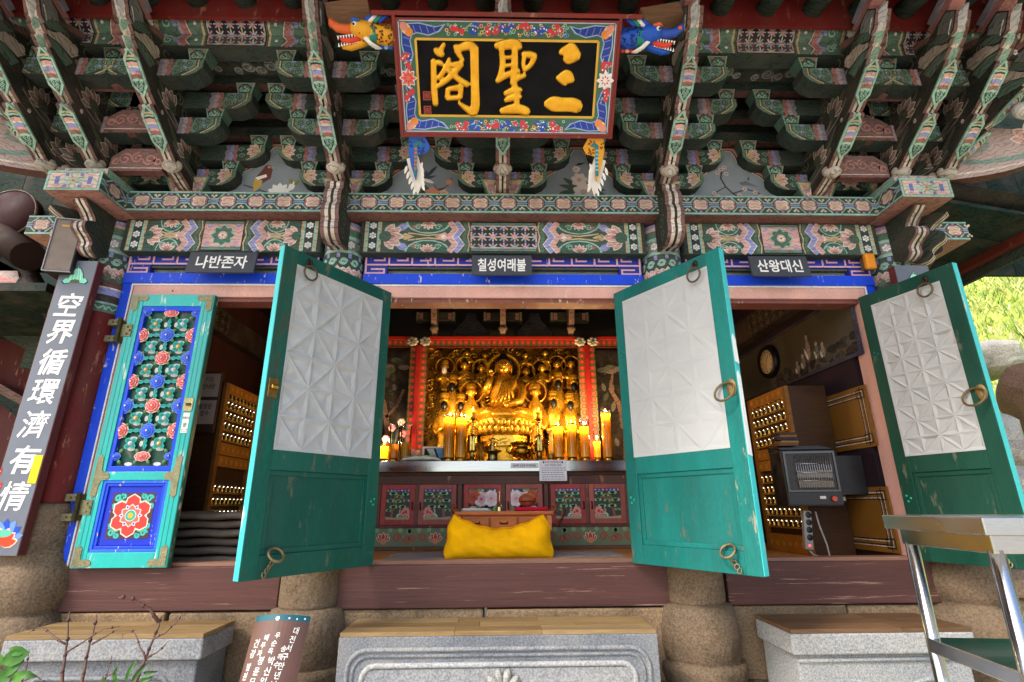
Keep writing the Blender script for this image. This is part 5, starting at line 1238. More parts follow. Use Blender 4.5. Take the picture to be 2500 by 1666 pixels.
# ================================================================== INTERIOR SHELL
def st(o, lb): return tag(o, lb, kind='structure')
o = MB().box(-2.95,3.0,.245,2.75,.80,.93,hx(0xb47a3e)).build('floor','wood'); st(o,'polished yellow brown wooden floor inside the shrine')
rb = MB(); 
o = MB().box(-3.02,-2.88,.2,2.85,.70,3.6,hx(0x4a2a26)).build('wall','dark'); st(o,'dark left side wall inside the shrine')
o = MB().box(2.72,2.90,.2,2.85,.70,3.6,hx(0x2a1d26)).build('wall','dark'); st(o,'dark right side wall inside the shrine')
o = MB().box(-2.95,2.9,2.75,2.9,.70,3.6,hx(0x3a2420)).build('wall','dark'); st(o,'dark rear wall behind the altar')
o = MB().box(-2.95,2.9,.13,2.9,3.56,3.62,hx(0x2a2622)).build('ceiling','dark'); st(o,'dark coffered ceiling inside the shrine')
# outside of the side walls
o = MB().box(-3.10,-3.03,.25,3.0,.70,4.6,hx(0x6e1f1c)).build('wall','redwood'); st(o,'maroon plank side wall on the left of the shrine')
o = MB().box(3.08,3.15,.25,3.0,.70,4.6,hx(0x6e1f1c)).build('wall','redwood'); st(o,'maroon plank side wall on the right of the shrine')
# inner painted frieze beams along both side walls
for sx, X in ((-1,-2.87),(1,2.71)):
    b = MB().box(min(X,X-sx*.10),max(X,X-sx*.10),.25,2.7,2.96,3.2,hx(0x4a2a22)).build('wall_beam','oldpaint'); tag(b,'dark painted tie beam along the %s inner wall' % ('left' if sx<0 else 'right'),'beam')
    q = Pnt((X-sx*.10,0,2.97),U=(0,1,0),N=(-sx,0,0)); brocade(q,.5,1.5,.02,.2,8,2,hx(0x3a2a22),[hx(0x7a4a38),hx(0x56503a)],1); q.build('painted_pattern','oldpaint',b)
# ---- altar cabinet
AY = 1.45; CW0, CW1 = -1.62, 1.72
AL = empty('altar_cabinet',(0,AY,.93)); tag(AL,'long red lacquered altar cabinet with carved pine and peony panels','cabinet')
RL = hx(0x7a2a2a); zt = 1.60
def ab(x0,x1,y0,y1,z0,z1,name,col,mat='redwood',par=AL,bev=.003): return MB().box(x0,x1,y0-AY,y1-AY,z0-.93,z1-.93,col).build(name,mat,par,bevel=bev)
ab(CW0,CW1,AY+.03,AY+.6,.931,zt-.02,'carcass',hx(0x5a2624)); ab(CW0,CW1,AY-.01,AY+.6,zt-.02,zt+.012,'top_board',hx(0x4a2c1c),'wood')
ab(CW0,CW1,AY,AY+.03,1.50,1.579,'top_rail',hx(0x5d4038)); ab(CW0,CW1,AY-.005,AY+.03,.931,.96,'plinth',hx(0x6a4a3a))
fr = ab(CW0,CW1,AY+.008,AY+.029,.9605,1.118,'carved_frieze',hx(0x6d8060),'fresh')
q = Pnt((0,AY+.008-AY,.03)); x = CW0+.1; k = 0
while x < CW1-.1:
    q.lotus(x,.045,.075,PI/2,hx(0xb8503c),hx(0x8a2a20),hx(0xd08a6a),1.5)
    for s in (-1,1):
        q.spiral(x+s*.12,.075,.038,.01,0 if s>0 else PI,1.3*s,.012,hx(0xb04434),1.2); q.spiral(x+s*.21,.065,.034,.01,PI,1.2*s,.012,hx(0xb04434),1.2); q.petal(x+s*.16,.12,PI/2+s*.4,.05,.045,hx(0x86a878),1); q.petal(x+s*.06,.12,PI/2,.05,.04,hx(0x86a878),1); q.petal(x+s*.24,.11,PI/2,.045,.045,hx(0x86a878),1)
    x += .47
q.build('scroll_carving','fresh',AL)
ab(CW0,CW1,AY,AY+.03,1.1185,1.145,'mid_rail',hx(0x6a3a34))
def pine(q, W, H, fl):
    q.tf = (lambda u,v:(W-u,v)) if fl else None
    q.rect(0,W,0,H,hx(0x3e3c40),0); q.rect(0,W,H*.92,H,hx(0x4a4a90),.5)
    for k in range(7): q.disc(W*(.07+.145*k),H*.955,.009,[SAL,hx(0x7f8fe0),PNK][k%3],1,8)
    q.stroke([(W*.75,.05*H),(W*.72,.3*H),(W*.6,.5*H),(W*.66,.68*H),(W*.5,.85*H)],.022,hx(0x8a5a38),1); q.stroke([(W*.66,.62*H),(W*.3,.72*H),(W*.18,.6*H)],.014,hx(0x8a5a38),1); q.stroke([(W*.35,.1*H),(W*.42,.26*H),(W*.36,.42*H)],.013,hx(0xb59a78),1)
    for (u,v,r) in ((.2,.84,.15),(.72,.86,.16),(.45,.76,.12),(.15,.62,.13),(.82,.62,.16),(.5,.6,.13),(.3,.42,.15),(.68,.42,.16),(.88,.3,.11)):
        for d_ in (-.5,0,.5): q.ell(W*(u+d_*r),H*(v-.02*abs(d_)),W*r*.62,H*r*.42,hx(0x2c4a34),1.5+v,10); q.ell(W*(u+d_*r),H*(v+.01-.02*abs(d_)),W*r*.55,H*r*.34,hx(0x8cc08a),1.9+v,10)
    q.poly([(0,0),(W,0),(W,H*.1),(W*.6,H*.06),(W*.3,H*.12),(0,H*.08)],hx(0xa89878),1.2)
    for u in (.12,.25,.38): 
        for k in range(3): q.spiral(W*u,H*.08,.035-.009*k,.03-.009*k,0,.5,.007,[hx(0x8fb890),WHT,hx(0x5a8a70)][k],3)
    q.flower(W*.16,H*.25,.045,6,hx(0xd88a80),RED,3); q.flower(W*.26,H*.21,.03,6,hx(0xd88a80),RED,3.4)
    q.tf = None
def peony(q, W, H, fl):
    q.tf = (lambda u,v:(W-u,v)) if fl else None
    q.rect(0,W,0,H,hx(0x20202c),0); q.rect(0,W,H*.9,H,hx(0x3a3f90),.5)
    for k in range(7): q.disc(W*(.07+.145*k),H*.95,.009,[WHT,hx(0x7f8fe0),PNK][k%3],1,8)
    for (u,v,a) in ((.1,.5,1),(.4,.3,2),(.6,.5,.5),(.8,.3,2.5),(.3,.8,1.5),(.75,.85,.9),(.5,.15,2),(.15,.2,.6)): q.petal(W*u,H*v,a,.10,.05,hx(0x4a7a4a),1); q.petal(W*u,H*v,a+1.6,.09,.045,hx(0x7a9a58),1.2)
    for (u,v,r,c1,c2) in ((.2,.68,.072,hx(0xf0e4e0),hx(0xd8909a)),(.55,.66,.066,hx(0xe6c8c8),hx(0xb04a58)),(.82,.72,.066,hx(0xb8502a),hx(0x8a2a1a)),(.85,.28,.04,hx(0xe0b0a0),hx(0xb06a5a))):
        for k in range(9): q.disc(W*u+r*.62*math.cos(k*.7),H*v+r*.62*math.sin(k*.7),r*.42,mixc(c1,c2,.15*(k%2)),2+.05*k,10)
        for k in range(6): q.disc(W*u+r*.36*math.cos(k*1.05+.4),H*v+r*.36*math.sin(k*1.05+.4),r*.27,mixc(c1,c2,.45),3+.05*k,8)
        q.disc(W*u,H*v,r*.22,c2,3.8,8)
    q.tf = None
pan = [(-1.60,-1.13,0),(-1.09,-.78,0),(-.745,-.40,0),(-.33,.02,1),(.06,.40,1),(.475,.80,0),(.835,1.17,0),(1.21,1.70,0)]
for i,(x0,x1,kd) in enumerate(pan):
    col = [hx(0xa85e54),hx(0xa84844)][i%2]
    dr = empty('cabinet_door',(x0,0,.217)); dr.parent = AL; w_, h_ = x1-x0, .352
    for a,b,c,d_ in ((0,.045,0,h_),(w_-.045,w_,0,h_),(.045,w_-.045,h_-.04,h_),(.045,w_-.045,0,.045)): MB().box(a,b,-.003,.03,c,d_,col).build('frame_piece','redwood',dr,bevel=.003)
    q = Pnt((.045,.006,.045)); q.rect(-.004,w_-.09+.004,-.004,h_-.085+.004,hx(0x3a2a6a),-.5)
    (peony if kd else pine)(q,w_-.09,h_-.085,i%2); q.build('carved_panel','fresh',dr)
    hxp = w_-.02 if i%2 else .02
    MB().tube([(hxp,-.004,.13),(hxp,-.022,.14),(hxp,-.022,.185),(hxp,-.004,.195)],.006,hx(0x3a2420),6).build('pull','iron',dr)
for x in (-1.11,-.762,-.365,.04,.4375,.8175,1.19): ab(x-.02,x+.015,AY+.002,AY+.03,1.1455,1.4995,'post',hx(0x6a4a42))
# steel counter
SCN = MB().box(CW0,CW1,-.05,.62,0,.1,hx(0xc8ccd0)).build('steel_counter','steel',None,(0,AY,1.612),bevel=.004); tag(SCN,'scratched stainless steel counter top on the altar cabinet','counter')
# strips of print on the counter front
m = empty('counter_label',(.235,AY-.053,1.665)); tag(m,'small white strip label stuck on the steel counter','label'); MB().box(-.13,.13,-.0015,.0015,-.023,.023,hx(0xdfe0e2)).build('paper','print',m)
q = Pnt((0,-.0015,0)); q.text('상세주 초값은 꼭 켜주세요',.026,hx(0x3a3a44),1,0,0,.01,.75); q.build('lettering','print',m)
m = empty('paper_notice',(.50,AY-.056,1.62)); tag(m,'white sheet of printed notice taped to the steel counter','notice'); MB().box(-.128,.128,-.001,.001,-.095,.095,hx(0xe6e8ee)).build('sheet','print',m)
q = Pnt((0,-.001,0)); q.text('♣초파일 연등 접수합니다♣',.022,hx(0x33343c),1,0,.075,.008,.72); q.text('삼성각 가족(인등 10만원',.022,hx(0x33343c),1,0,.046,.008,.7)
rnd = random.Random(4)
for k in range(6):
    u = -.105
    while u < .10:
        L_ = rnd.uniform(.012,.03); q.rect(u,u+L_,.018-.02*k,.024-.02*k,hx(0x8a8c96),1); u += L_+.006
q.build('lettering','print',m)

# ================================================================== GILT FIGURES
GD = hx(0xf0b434)
def robe(m, c, w, h, seated=False, folds=7, ph=0, back=.6):
    """one continuous robed body: foot -> neck"""
    prof = [(.50,0),(.52,.04),(.44,.2),(.40,.38),(.40,.5),(.47,.66),(.50,.76),(.42,.86),(.20,.94),(.15,1.0)] if not seated else [(.85,0),(.92,.06),(.80,.18),(.48,.28),(.40,.42),(.46,.60),(.50,.74),(.42,.86),(.20,.94),(.15,1.0)]
    n = 22; o = len(m.v)
    for r, t in prof:
        for k in range(n):
            a = 2*PI*k/n; f = 1+.13*math.sin(folds*a+ph+6*t)*(1-t)+.05*math.sin(13*a-9*t)*(1-t)
            m.v.append((c[0]+w*r*f*math.cos(a), c[1]+w*r*f*math.sin(a)*back, c[2]+h*t))
    for i in range(len(prof)-1):
        for k in range(n): k2=(k+1)%n; m.f.append([o+i*n+k,o+i*n+k2,o+(i+1)*n+k2,o+(i+1)*n+k]); m.c.append(GD); m.sm.append(True)
def figure(px, py, Y, hh, kind, lb, hall=0, base=None, gp=None):
    """px,py: face centre on the photo; hh head height in m; base: foot z"""
    f = at(px,py,Y); hd = hh; neck = f.z-hd*.55
    z0 = base if base is not None else neck-hd*2.2
    root = empty('statue',(f.x,Y,z0)); tag(root,lb,'statue',gp)
    m = MB(); H = neck-z0+.15*hd; w_ = hd*1.45
    robe(m,(0,0,0),w_,H,kind=='seat',7,px*.1)
    # sleeves meeting at the breast
    for s in (-1,1): m.tube([(s*w_*.44,-.02,H*.78),(s*w_*.56,-w_*.16,H*.58),(s*w_*.36,-w_*.42,H*.50),(s*w_*.04,-w_*.46,H*.60)],[hd*.20,hd*.26,hd*.24,hd*.13],GD,8)
    if kind == 'stand':
        for k in range(5): m.tube([(w_*(-.32+.16*k),-w_*.28,H*.48),(w_*(-.36+.18*k),-w_*.33,H*.25),(w_*(-.4+.2*k),-w_*.34,.01)],hd*.05,GD,6)
    m.build('robe','gold',root)
    fz = f.z-z0
    hm = MB().ball((0,0,fz),hd*.37,hd*.40,hd*.5,GD,14,10); hm.ball((0,-hd*.40,fz-hd*.02),hd*.06,hd*.09,hd*.12,GD,6,5)
    for s in (-1,1): hm.ball((s*hd*.39,0,fz-hd*.08),hd*.05,hd*.09,hd*.2,GD,6,5); hm.ball((s*hd*.14,-hd*.37,fz+hd*.06),hd*.07,hd*.02,hd*.02,hx(0x4a2a08),6,4)
    hm.ball((0,-hd*.385,fz-hd*.2),hd*.08,hd*.02,hd*.02,hx(0x8a2a10),6,4)
    hm.build('head','gold',root)
    if kind in ('half','seat'):
        MB().ball((0,hd*.08,fz+hd*.22),hd*.42,hd*.40,hd*.36,hx(0x14161f),12,8).ball((0,hd*.05,fz+hd*.55),hd*.2,hd*.2,hd*.18,hx(0x14161f),10,6).build('hair','plastic',root)
    else:
        cm = MB().lathe([(hd*.40,fz+hd*.2),(hd*.44,fz+hd*.45),(hd*.30,fz+hd*.62),(hd*.14,fz+hd*.85),(0,fz+hd*.95)],(0,0,0),12,GD)
        for k in range(5): cm.ball((hd*.34*math.sin(-1+.5*k),-hd*.34*math.cos(-1+.5*k),fz+hd*.52),hd*.09,hd*.07,hd*.14,GD,6,5)
        cm.build('crown','gold',root)
    if kind == 'beard' or kind == 'wbeard':
        bc = hx(0x0a0a0c) if kind == 'beard' else hx(0xe9dcd4)
        MB().ball((0,-hd*.34,fz-hd*.52),hd*.30,hd*.20,hd*.42,bc,10,8).ball((0,-hd*.36,fz-hd*.85),hd*.15,hd*.1,hd*.25,bc,8,6).build('beard','plastic',root)
    if hall:
        hb = MB().lathe([(0,.05),(hall*.86,.05),(hall*.88,.0),(hall,-.015),(hall*1.05,.02),(hall*1.0,.06)],(0,hd*.35,fz+hd*.05),28,GD,[hx(0x7a4a0c),hx(0x9a640f),GD,GD,GD],axis='Y'); hb.build('halo','gold',root)
    return root
# backing relief of clouds
GY = 2.12
p0, p1 = at(985,800,GY), at(1330,1060,GY)
RP = empty('relief_panel',(.045,GY+.16,1.7)); tag(RP,'gilded carved wooden relief panel of clouds behind the statues','relief')
gx0, gx1, gz0, gz1 = p0.x-.06-.045, p1.x+.06-.045, 0, p0.z-1.7+.1
MB().box(gx0,gx1,0,.06,gz0,gz1,hx(0xb87a18)).build('board','gold',RP)
cl = MB(); rnd = random.Random(11)
for k in range(190):
    u, v = rnd.uniform(gx0+.04,gx1-.04), rnd.uniform(gz0+.1,gz1-.03); r = rnd.uniform(.03,.065); a0 = rnd.uniform(0,6); sg = rnd.choice((-1,1)); y = rnd.uniform(-.03,.0)
    cl.tube([(u+r*(1-.8*i/9)*math.cos(a0+sg*i*.75),y-.012*i/9,v+r*(1-.8*i/9)*math.sin(a0+sg*i*.75)*.8) for i in range(10)],[.010+.006*i/9 for i in range(10)],GD,5)
o = cl.build('cloud_relief','gold',RP); o['kind'] = 'stuff'
# main figure
BY = 1.98
f = at(1157,842,BY); hd = .205
BU = empty('buddha_statue',(f.x,BY,1.715)); tag(BU,'large gilded seated Buddha on a lotus throne at the altar centre','statue')
zf = f.z-1.715
zl = at(1157,962,BY).z-1.715; zs = at(1157,885,BY).z-1.715; zk = at(1157,1003,BY).z-1.715
m = MB(); n = 26; o_ = len(m.v); Hb = zf-hd*.42-zl
prof = [(.27,0),(.285,.05),(.25,.14),(.165,.22),(.14,.36),(.15,.55),(.175,.74),(.17,.84),(.10,.94),(.055,1.0),(.05,1.12)]
for r, t in prof:
    for k in range(n):
        a = 2*PI*k/n; fo = 1+.05*math.sin(9*a+8*t)*(t<.7); m.v.append((r*fo*math.cos(a),r*fo*math.sin(a)*(.62 if t>.15 else .72),zl+Hb*t))
for i in range(len(prof)-1):
    for k in range(n): k2=(k+1)%n; m.f.append([o_+i*n+k,o_+i*n+k2,o_+(i+1)*n+k2,o_+(i+1)*n+k]); m.c.append(GD); m.sm.append(True)
for s in (-1,1): m.tube([(s*.06,-.13,zl+.03),(s*.16,-.16,zl+.045),(s*.25,-.10,zl+.045),(s*.24,0,zl+.05)],[.04,.052,.055,.05],GD,10)      # crossed legs
m.tube([(.155,-.01,zl+Hb*.82),(.205,-.03,zl+Hb*.55),(.17,-.13,zl+Hb*.34),(.05,-.18,zl+Hb*.24)],[.055,.055,.045,.028],GD,10)
m.tube([(-.155,-.01,zl+Hb*.82),(-.21,-.04,zl+Hb*.55),(-.17,-.15,zl+Hb*.62),(-.135,-.17,zl+Hb*.86)],[.055,.055,.042,.028],GD,10)
m.build('robed_body','gold',BU)
# draped sash folds
sm = MB()
for k in range(6): sm.tube([(.14-.03*k,-.10-.004*k,zl+Hb*(.86-.02*k)),(.08-.03*k,-.125,zl+Hb*(.6-.04*k)),(.12-.05*k,-.15,zl+Hb*.3)],.011,GD,6)
o = sm.build('robe_folds','gold',BU); o['kind']='stuff'
def hand(sx,c,up):
    h_ = MB().ball(c,.022,.012,.026,GD,8,6)
    for k in range(4): h_.tube([(c[0]+(-.015+.01*k),c[1],c[2]+up*.018),(c[0]+(-.016+.0105*k),c[1]-.006,c[2]+up*(.036+.004*(k in (1,2)))),(c[0]+(-.015+.010*k),c[1]-.014,c[2]+up*(.046+.006*(k in (1,2))))],.0055,GD,6)
    h_.tube([(c[0]+sx*.018,c[1],c[2]),(c[0]+sx*.032,c[1]-.006,c[2]+up*.014),(c[0]+sx*.028,c[1]-.012,c[2]+up*.028)],.006,GD,6)
    h_.build('hand','gold',BU)
hand(1,(-.135,-.175,zl+Hb*.90),1); hand(-1,(.03,-.19,zl+Hb*.23),1)
hm = MB().ball((0,0,zf),hd*.40,hd*.42,hd*.5,GD,18,12); hm.ball((0,-hd*.42,zf-hd*.03),hd*.055,hd*.08,hd*.13,GD,8,6); hm.ball((0,-hd*.41,zf-hd*.12),hd*.07,hd*.06,hd*.05,GD,8,6)
for s in (-1,1): hm.ball((s*hd*.42,.0,zf-hd*.12),hd*.05,hd*.10,hd*.27,GD,8,6); hm.ball((s*hd*.16,-hd*.385,zf+hd*.03),hd*.10,hd*.05,hd*.04,GD,8,5)
hm.build('head','gold',BU)
fm = MB()
for s in (-1,1): fm.tube([(s*hd*.07,-hd*.43,zf+hd*.025),(s*hd*.16,-hd*.425,zf+hd*.0),(s*hd*.26,-hd*.36,zf+hd*.03)],.0028,hx(0x3a2008),5); fm.tube([(s*hd*.05,-hd*.43,zf+hd*.12),(s*hd*.17,-hd*.42,zf+hd*.15),(s*hd*.29,-hd*.34,zf+hd*.1)],.003,hx(0x3a2008),5)
fm.tube([(-hd*.11,-hd*.395,zf-hd*.25),(0,-hd*.42,zf-hd*.265),(hd*.11,-hd*.395,zf-hd*.25)],.0045,hx(0x9a3a14),5); fm.build('face_lines','plastic',BU)
MB().ball((0,hd*.07,zf+hd*.24),hd*.45,hd*.42,hd*.34,hx(0x10131c),16,8).ball((0,hd*.06,zf+hd*.53),hd*.24,hd*.24,hd*.2,hx(0x10131c),12,6).build('hair','plastic',BU)
hr = .185
hl = MB().lathe([(0,.03),(hr*.84,.03),(hr*.86,.0),(hr,-.02),(hr*1.06,.02),(hr,.06)],(0,.11,zf-.01),40,GD,[hx(0x6a3e0a),hx(0x9a640f),GD,GD,GD],axis='Y'); hl.build('halo','gold',BU)
rg = MB()
for k in range(16):
    a = PI*(-.25)+PI*1.5*k/15; rg.obox(hr*.66*math.cos(a),.075,zf-.01+hr*.66*math.sin(a),(.016*math.cos(a),0,.016*math.sin(a)),(0,.004,0),(-.011*math.sin(a),0,.011*math.cos(a)),hx(0x1a120a))
o = rg.build('halo_lotus_petals','dark',BU); o['kind']='stuff'
mr = .275; mz = at(1155,905,BY).z-1.715
MB().lathe([(0,.03),(mr*.74,.03),(mr*.76,.0),(mr*.98,-.012),(mr*1.06,.02),(mr,.06)],(0,.125,mz),44,GD,[hx(0x7a4a0c),hx(0x9a640f),GD,GD,GD],axis='Y').build('mandorla','gold',BU)
ry = MB()
for k in range(30):
    a = 2*PI*k/30; ry.tube([(mr*.45*math.cos(a),.115,mz+mr*.45*math.sin(a)),(mr*.74*math.cos(a+.1),.105,mz+mr*.74*math.sin(a+.1))],[.006,.012],GD,5)
o = ry.build('mandorla_rays','gold',BU); o['kind']='stuff'
# lotus throne
lt = MB().lathe([(.24,zk-.01),(.30,zk+.06),(.33,zl-.04),(.31,zl),(0,zl)],(0,0,0),30,GD,sy=.75)
lt.build('lotus_throne','gold',BU)
for row,(rr,zz,nn,sc_) in enumerate(((.30,zk+.02,15,1.0),(.32,zk+.085,15,.9))):
    for k in range(nn):
        a = -PI+PI*(k+.5*row)/(nn-1)
        if a > .02: continue
        MB().ball((rr*math.cos(a),rr*math.sin(a)*.75,zz+.03),.034*sc_,.02,.05*sc_,GD,8,6,Matrix.Rotation(.35*math.cos(a),3,'Y')).build('lotus_petal','gold',BU)
pd = MB()
for k,(r0,za,zb_) in enumerate(((.20,0,.04),(.255,.04,.075),(.235,.075,.12),(.17,.12,zk-.11),(.225,zk-.11,zk-.065),(.265,zk-.065,zk-.01))): pd.lathe([(0,za),(r0,za),(r0,zb_),(0,zb_)],(0,0,0),8,GD,sy=.75,a0=PI/8,a1=2*PI+PI/8)
for q_ in range(len(pd.sm)): pd.sm[q_] = False
pd.build('pedestal','gold',BU)
pp = MB().box(-.11,.11,-.205,-.185,zk-.115,zk-.03,hx(0xf0c850))
for k in range(24): pp.ball((random.uniform(-.095,.095),-.206,zk-.115+random.uniform(.012,.072)),.012,.006,.008,GD,6,4)
pp.build('carved_plaque','gold',BU)
gp = 'gilded attendant statues on the altar'
for i,(px,py,kd,hl_,lb) in enumerate(((1022,842,'wbeard',.085,'gilded white-bearded attendant at the upper left end'),(1068,840,'half',.085,'second haloed gilded attendant from the upper left end'),(1106,846,'half',.085,'third haloed gilded attendant from the upper left end'),(1104+42-4,854,'half',.085,'haloed gilded attendant just left of the Buddha halo'),
    (1213-5,854,'half',.085,'haloed gilded attendant just right of the Buddha halo'),(1245,846,'half',.085,'third haloed gilded attendant from the upper right end'),(1280,838,'half',.085,'second haloed gilded attendant from the upper right end'),(1312,838,'half',.085,'haloed gilded attendant at the upper right end'))):
    figure(px,py,GY+.02,.105,kd,lb,hl_*1.28 if kd!='x' else 0,None,gp)
for px,py,lb in ((1073,812,'small gilded head peeping from the clouds, upper left'),(1115,817,'small gilded figure in clouds left of the great halo'),(1207,817,'small gilded figure in clouds right of the great halo'),(1252,812,'small gilded head peeping from the clouds, upper right')): figure(px,py,GY+.08,.075,'half',lb,0,None,gp)
b0 = 1.73
for px,py,Y,kd,hl_,lb in ((1083,900,1.93,'stand',.125,'crowned gilded bodhisattva standing left of the Buddha'),(1230,900,1.93,'stand',.125,'crowned gilded bodhisattva standing right of the Buddha'),
    (1040,878,2.04,'beard',0,'black-bearded gilded official in the left upper row'),(1022,920,1.95,'beard',0,'black-bearded gilded official at the far left front'),(1060,922,1.97,'beard',0,'black-bearded gilded official beside the left bodhisattva'),
    (1282,872,2.04,'beard',0,'black-bearded gilded official in the right upper row'),(1317,878,2.04,'beard',0,'black-bearded gilded official at the far right upper row'),(1271,915,1.97,'beard',0,'black-bearded gilded official beside the right bodhisattva'),(1309,920,1.95,'beard',0,'black-bearded gilded official at the far right front')):
    figure(px,py,Y,.13 if kd=='stand' else .12,kd,lb,hl_,b0,gp)
# ---- red altar frame
FRM = empty('altar_surround',(.035,1.86,1.712)); tag(FRM,'red painted altar frame with rows of tongue shaped tabs','surround')
fx0, fx1 = at(958,900,1.86).x-.035, at(1352,900,1.86).x-.035; ft = at(1155,775,1.86).z-1.712
def tabs(q,u,v0,v1,n_,side):
    for k in range(n_):
        v = v0+(v1-v0)*(k+.5)/n_; h_ = (v1-v0)/n_*.42; s = side
        q.poly([(u,v-h_*1.15),(u+s*.058,v-h_*1.15),(u+s*.07,v-h_*.6),(u+s*.07,v+h_*.6),(u+s*.058,v+h_*1.15),(u,v+h_*1.15)][::s],hx(0x4d6a3a),1); q.poly([(u+s*.004,v-h_*.85),(u+s*.05,v-h_*.85),(u+s*.058,v-h_*.4),(u+s*.058,v+h_*.4),(u+s*.05,v+h_*.85),(u+s*.004,v+h_*.85)][::s],hx(0xc02a1c),2); q.poly([(u+s*.018,v-h_*.45),(u+s*.045,v-h_*.45),(u+s*.045,v+h_*.45),(u+s*.018,v+h_*.45)][::s],hx(0xd8604a),3)
for cx_ in (fx0,fx1):
    ps = MB().box(cx_-.022,cx_+.022,-.03,.05,0,ft-.1,hx(0xa01c14)).box(cx_-.095,cx_-.022,0,.03,0,ft-.1,hx(0x5a1410)).box(cx_+.022,cx_+.095,0,.03,0,ft-.1,hx(0x5a1410)).build('post','fresh',FRM)
    q = Pnt((0,0,0)); tabs(q,cx_+.022,.01,ft-.11,18,1); q.build('tab_row','fresh',FRM); q = Pnt((0,0,0)); tabs(q,cx_-.022,.01,ft-.11,18,-1); q.build('tab_row','fresh',FRM)
    for s in (-1,1):
        fl = MB()
        for k in range(7): fl.ball((cx_+s*.07+.04*math.cos(k*.9),-.03,ft-.06+.035*math.sin(k*.9)),.026,.012,.02,hx(0xd9c2a0),8,5)
        fl.ball((cx_+s*.07,-.04,ft-.06),.02,.012,.02,hx(0x7a8a4a),8,5); fl.build('carved_blossom','paint',FRM)
for a,b in ((fx0+.1,fx1-.1),(fx0-.6,fx0-.1),(fx1+.1,fx1+.6)):
    MB().box(a,b,-.02,.05,ft-.032,ft,hx(0xc02a18)).box(a,b,0,.04,ft-.115,ft-.033,hx(0x5a1812)).build('lintel','fresh',FRM)
    q = Pnt(fn=lambda u,v,l: Vector((v,-.0-(l+1)*EPS,ft-.033-u))); n_ = int((b-a)/.062); tabs(q,0,a+.01,b-.01,n_,1); q.build('tab_row','fresh',FRM)
# dark carved side scenes
for s,xa,lb in ((-1,fx0-.60,'dark carved tree and rock panel left of the altar'),(1,fx1+.10,'dark carved tree and rock panel right of the altar')):
    e = empty('carved_panel',(xa+.035,1.96,1.712)); tag(e,lb,'carving')
    MB().box(0,.5,0,.04,0,ft-.12,hx(0x2a241c)).build('board','oldpaint',e); q = Pnt((0,0,0)); rnd = random.Random(20+s)
    for k in range(34): q.petal(rnd.uniform(.02,.48),rnd.uniform(.02,ft-.25),rnd.uniform(1,2.2),rnd.uniform(.06,.14),.05,rnd.choice([hx(0x4a4a48),hx(0x6a6860),hx(0x2a2a28),hx(0x3a4a30)]),1+.06*k)
    q.stroke([(.28,0),(.30,.35),(.24,.65),(.16,.8),(.2,1.0)],[.07,.06,.05,.04,.02],hx(0x7a4a2a),4); q.stroke([(.27,.5),(.38,.62),(.44,.8)],.03,hx(0x7a4a2a),4)
    for k in range(8): q.ell(rnd.uniform(.06,.44),ft-.22-rnd.uniform(0,.16),.06,.03,rnd.choice([hx(0x5a6a48),hx(0x8a6a60)]),5+.1*k)
    q.build('painted_carving','oldpaint',e)
# ---- canopy brackets above the altar
CN = empty('altar_canopy',(.035,1.9,1.712+ft)); tag(CN,'dark painted wooden canopy with small brackets over the altar','canopy')
MB().box(-1.6,1.6,.1,.2,.01,.9,hx(0x1e1a16)).build('back_board','dark',CN)
for xc in (-.36,.36): 
    m = MB().prism([(-.2,.03),(.2,.03),(.19,.1),(.07,.24),(.05,.32),(-.05,.32),(-.07,.24),(-.19,.1)],XZ(0),.09,.06,hx(0x4a4844),hx(0x7a4a42)); m.build('painted_panel','oldpaint',CN,(xc,0,0))
for xc in (-.75,0,.75):
    m = MB().prism([(0,.0),(.12,.05),(.2,.15),(.26,.3),(.3,.5),(0,.5)],YZ(0),-.03,.03,hx(0x5a3a2a),hx(0x9a5a3a)); m.ball((0,-.15,.08),.05,.04,.04,hx(0x8a6a3a),8,6); m.ball((0,-.26,.33),.06,.05,.05,hx(0xb08a3a),8,6); m.build('bracket_arm','oldpaint',CN,(xc,.05,0))
    for zz in (.2,.42): 
        m = MB().box(-.22,.22,-.02,.08,zz,zz+.10,hx(0x3a3a2c)); q = Pnt((0,-.02,zz)); 
        for s in (-1,1): q.rect(s*.16-.02,s*.16+.02,.01,.09,hx(0xa0482c),1); q.rect(s*.20-.012,s*.20+.012,.0,.1,hx(0x8a7a3a),1)
        m.join(q).build('cross_arm','oldpaint',CN,(xc,.0,0))

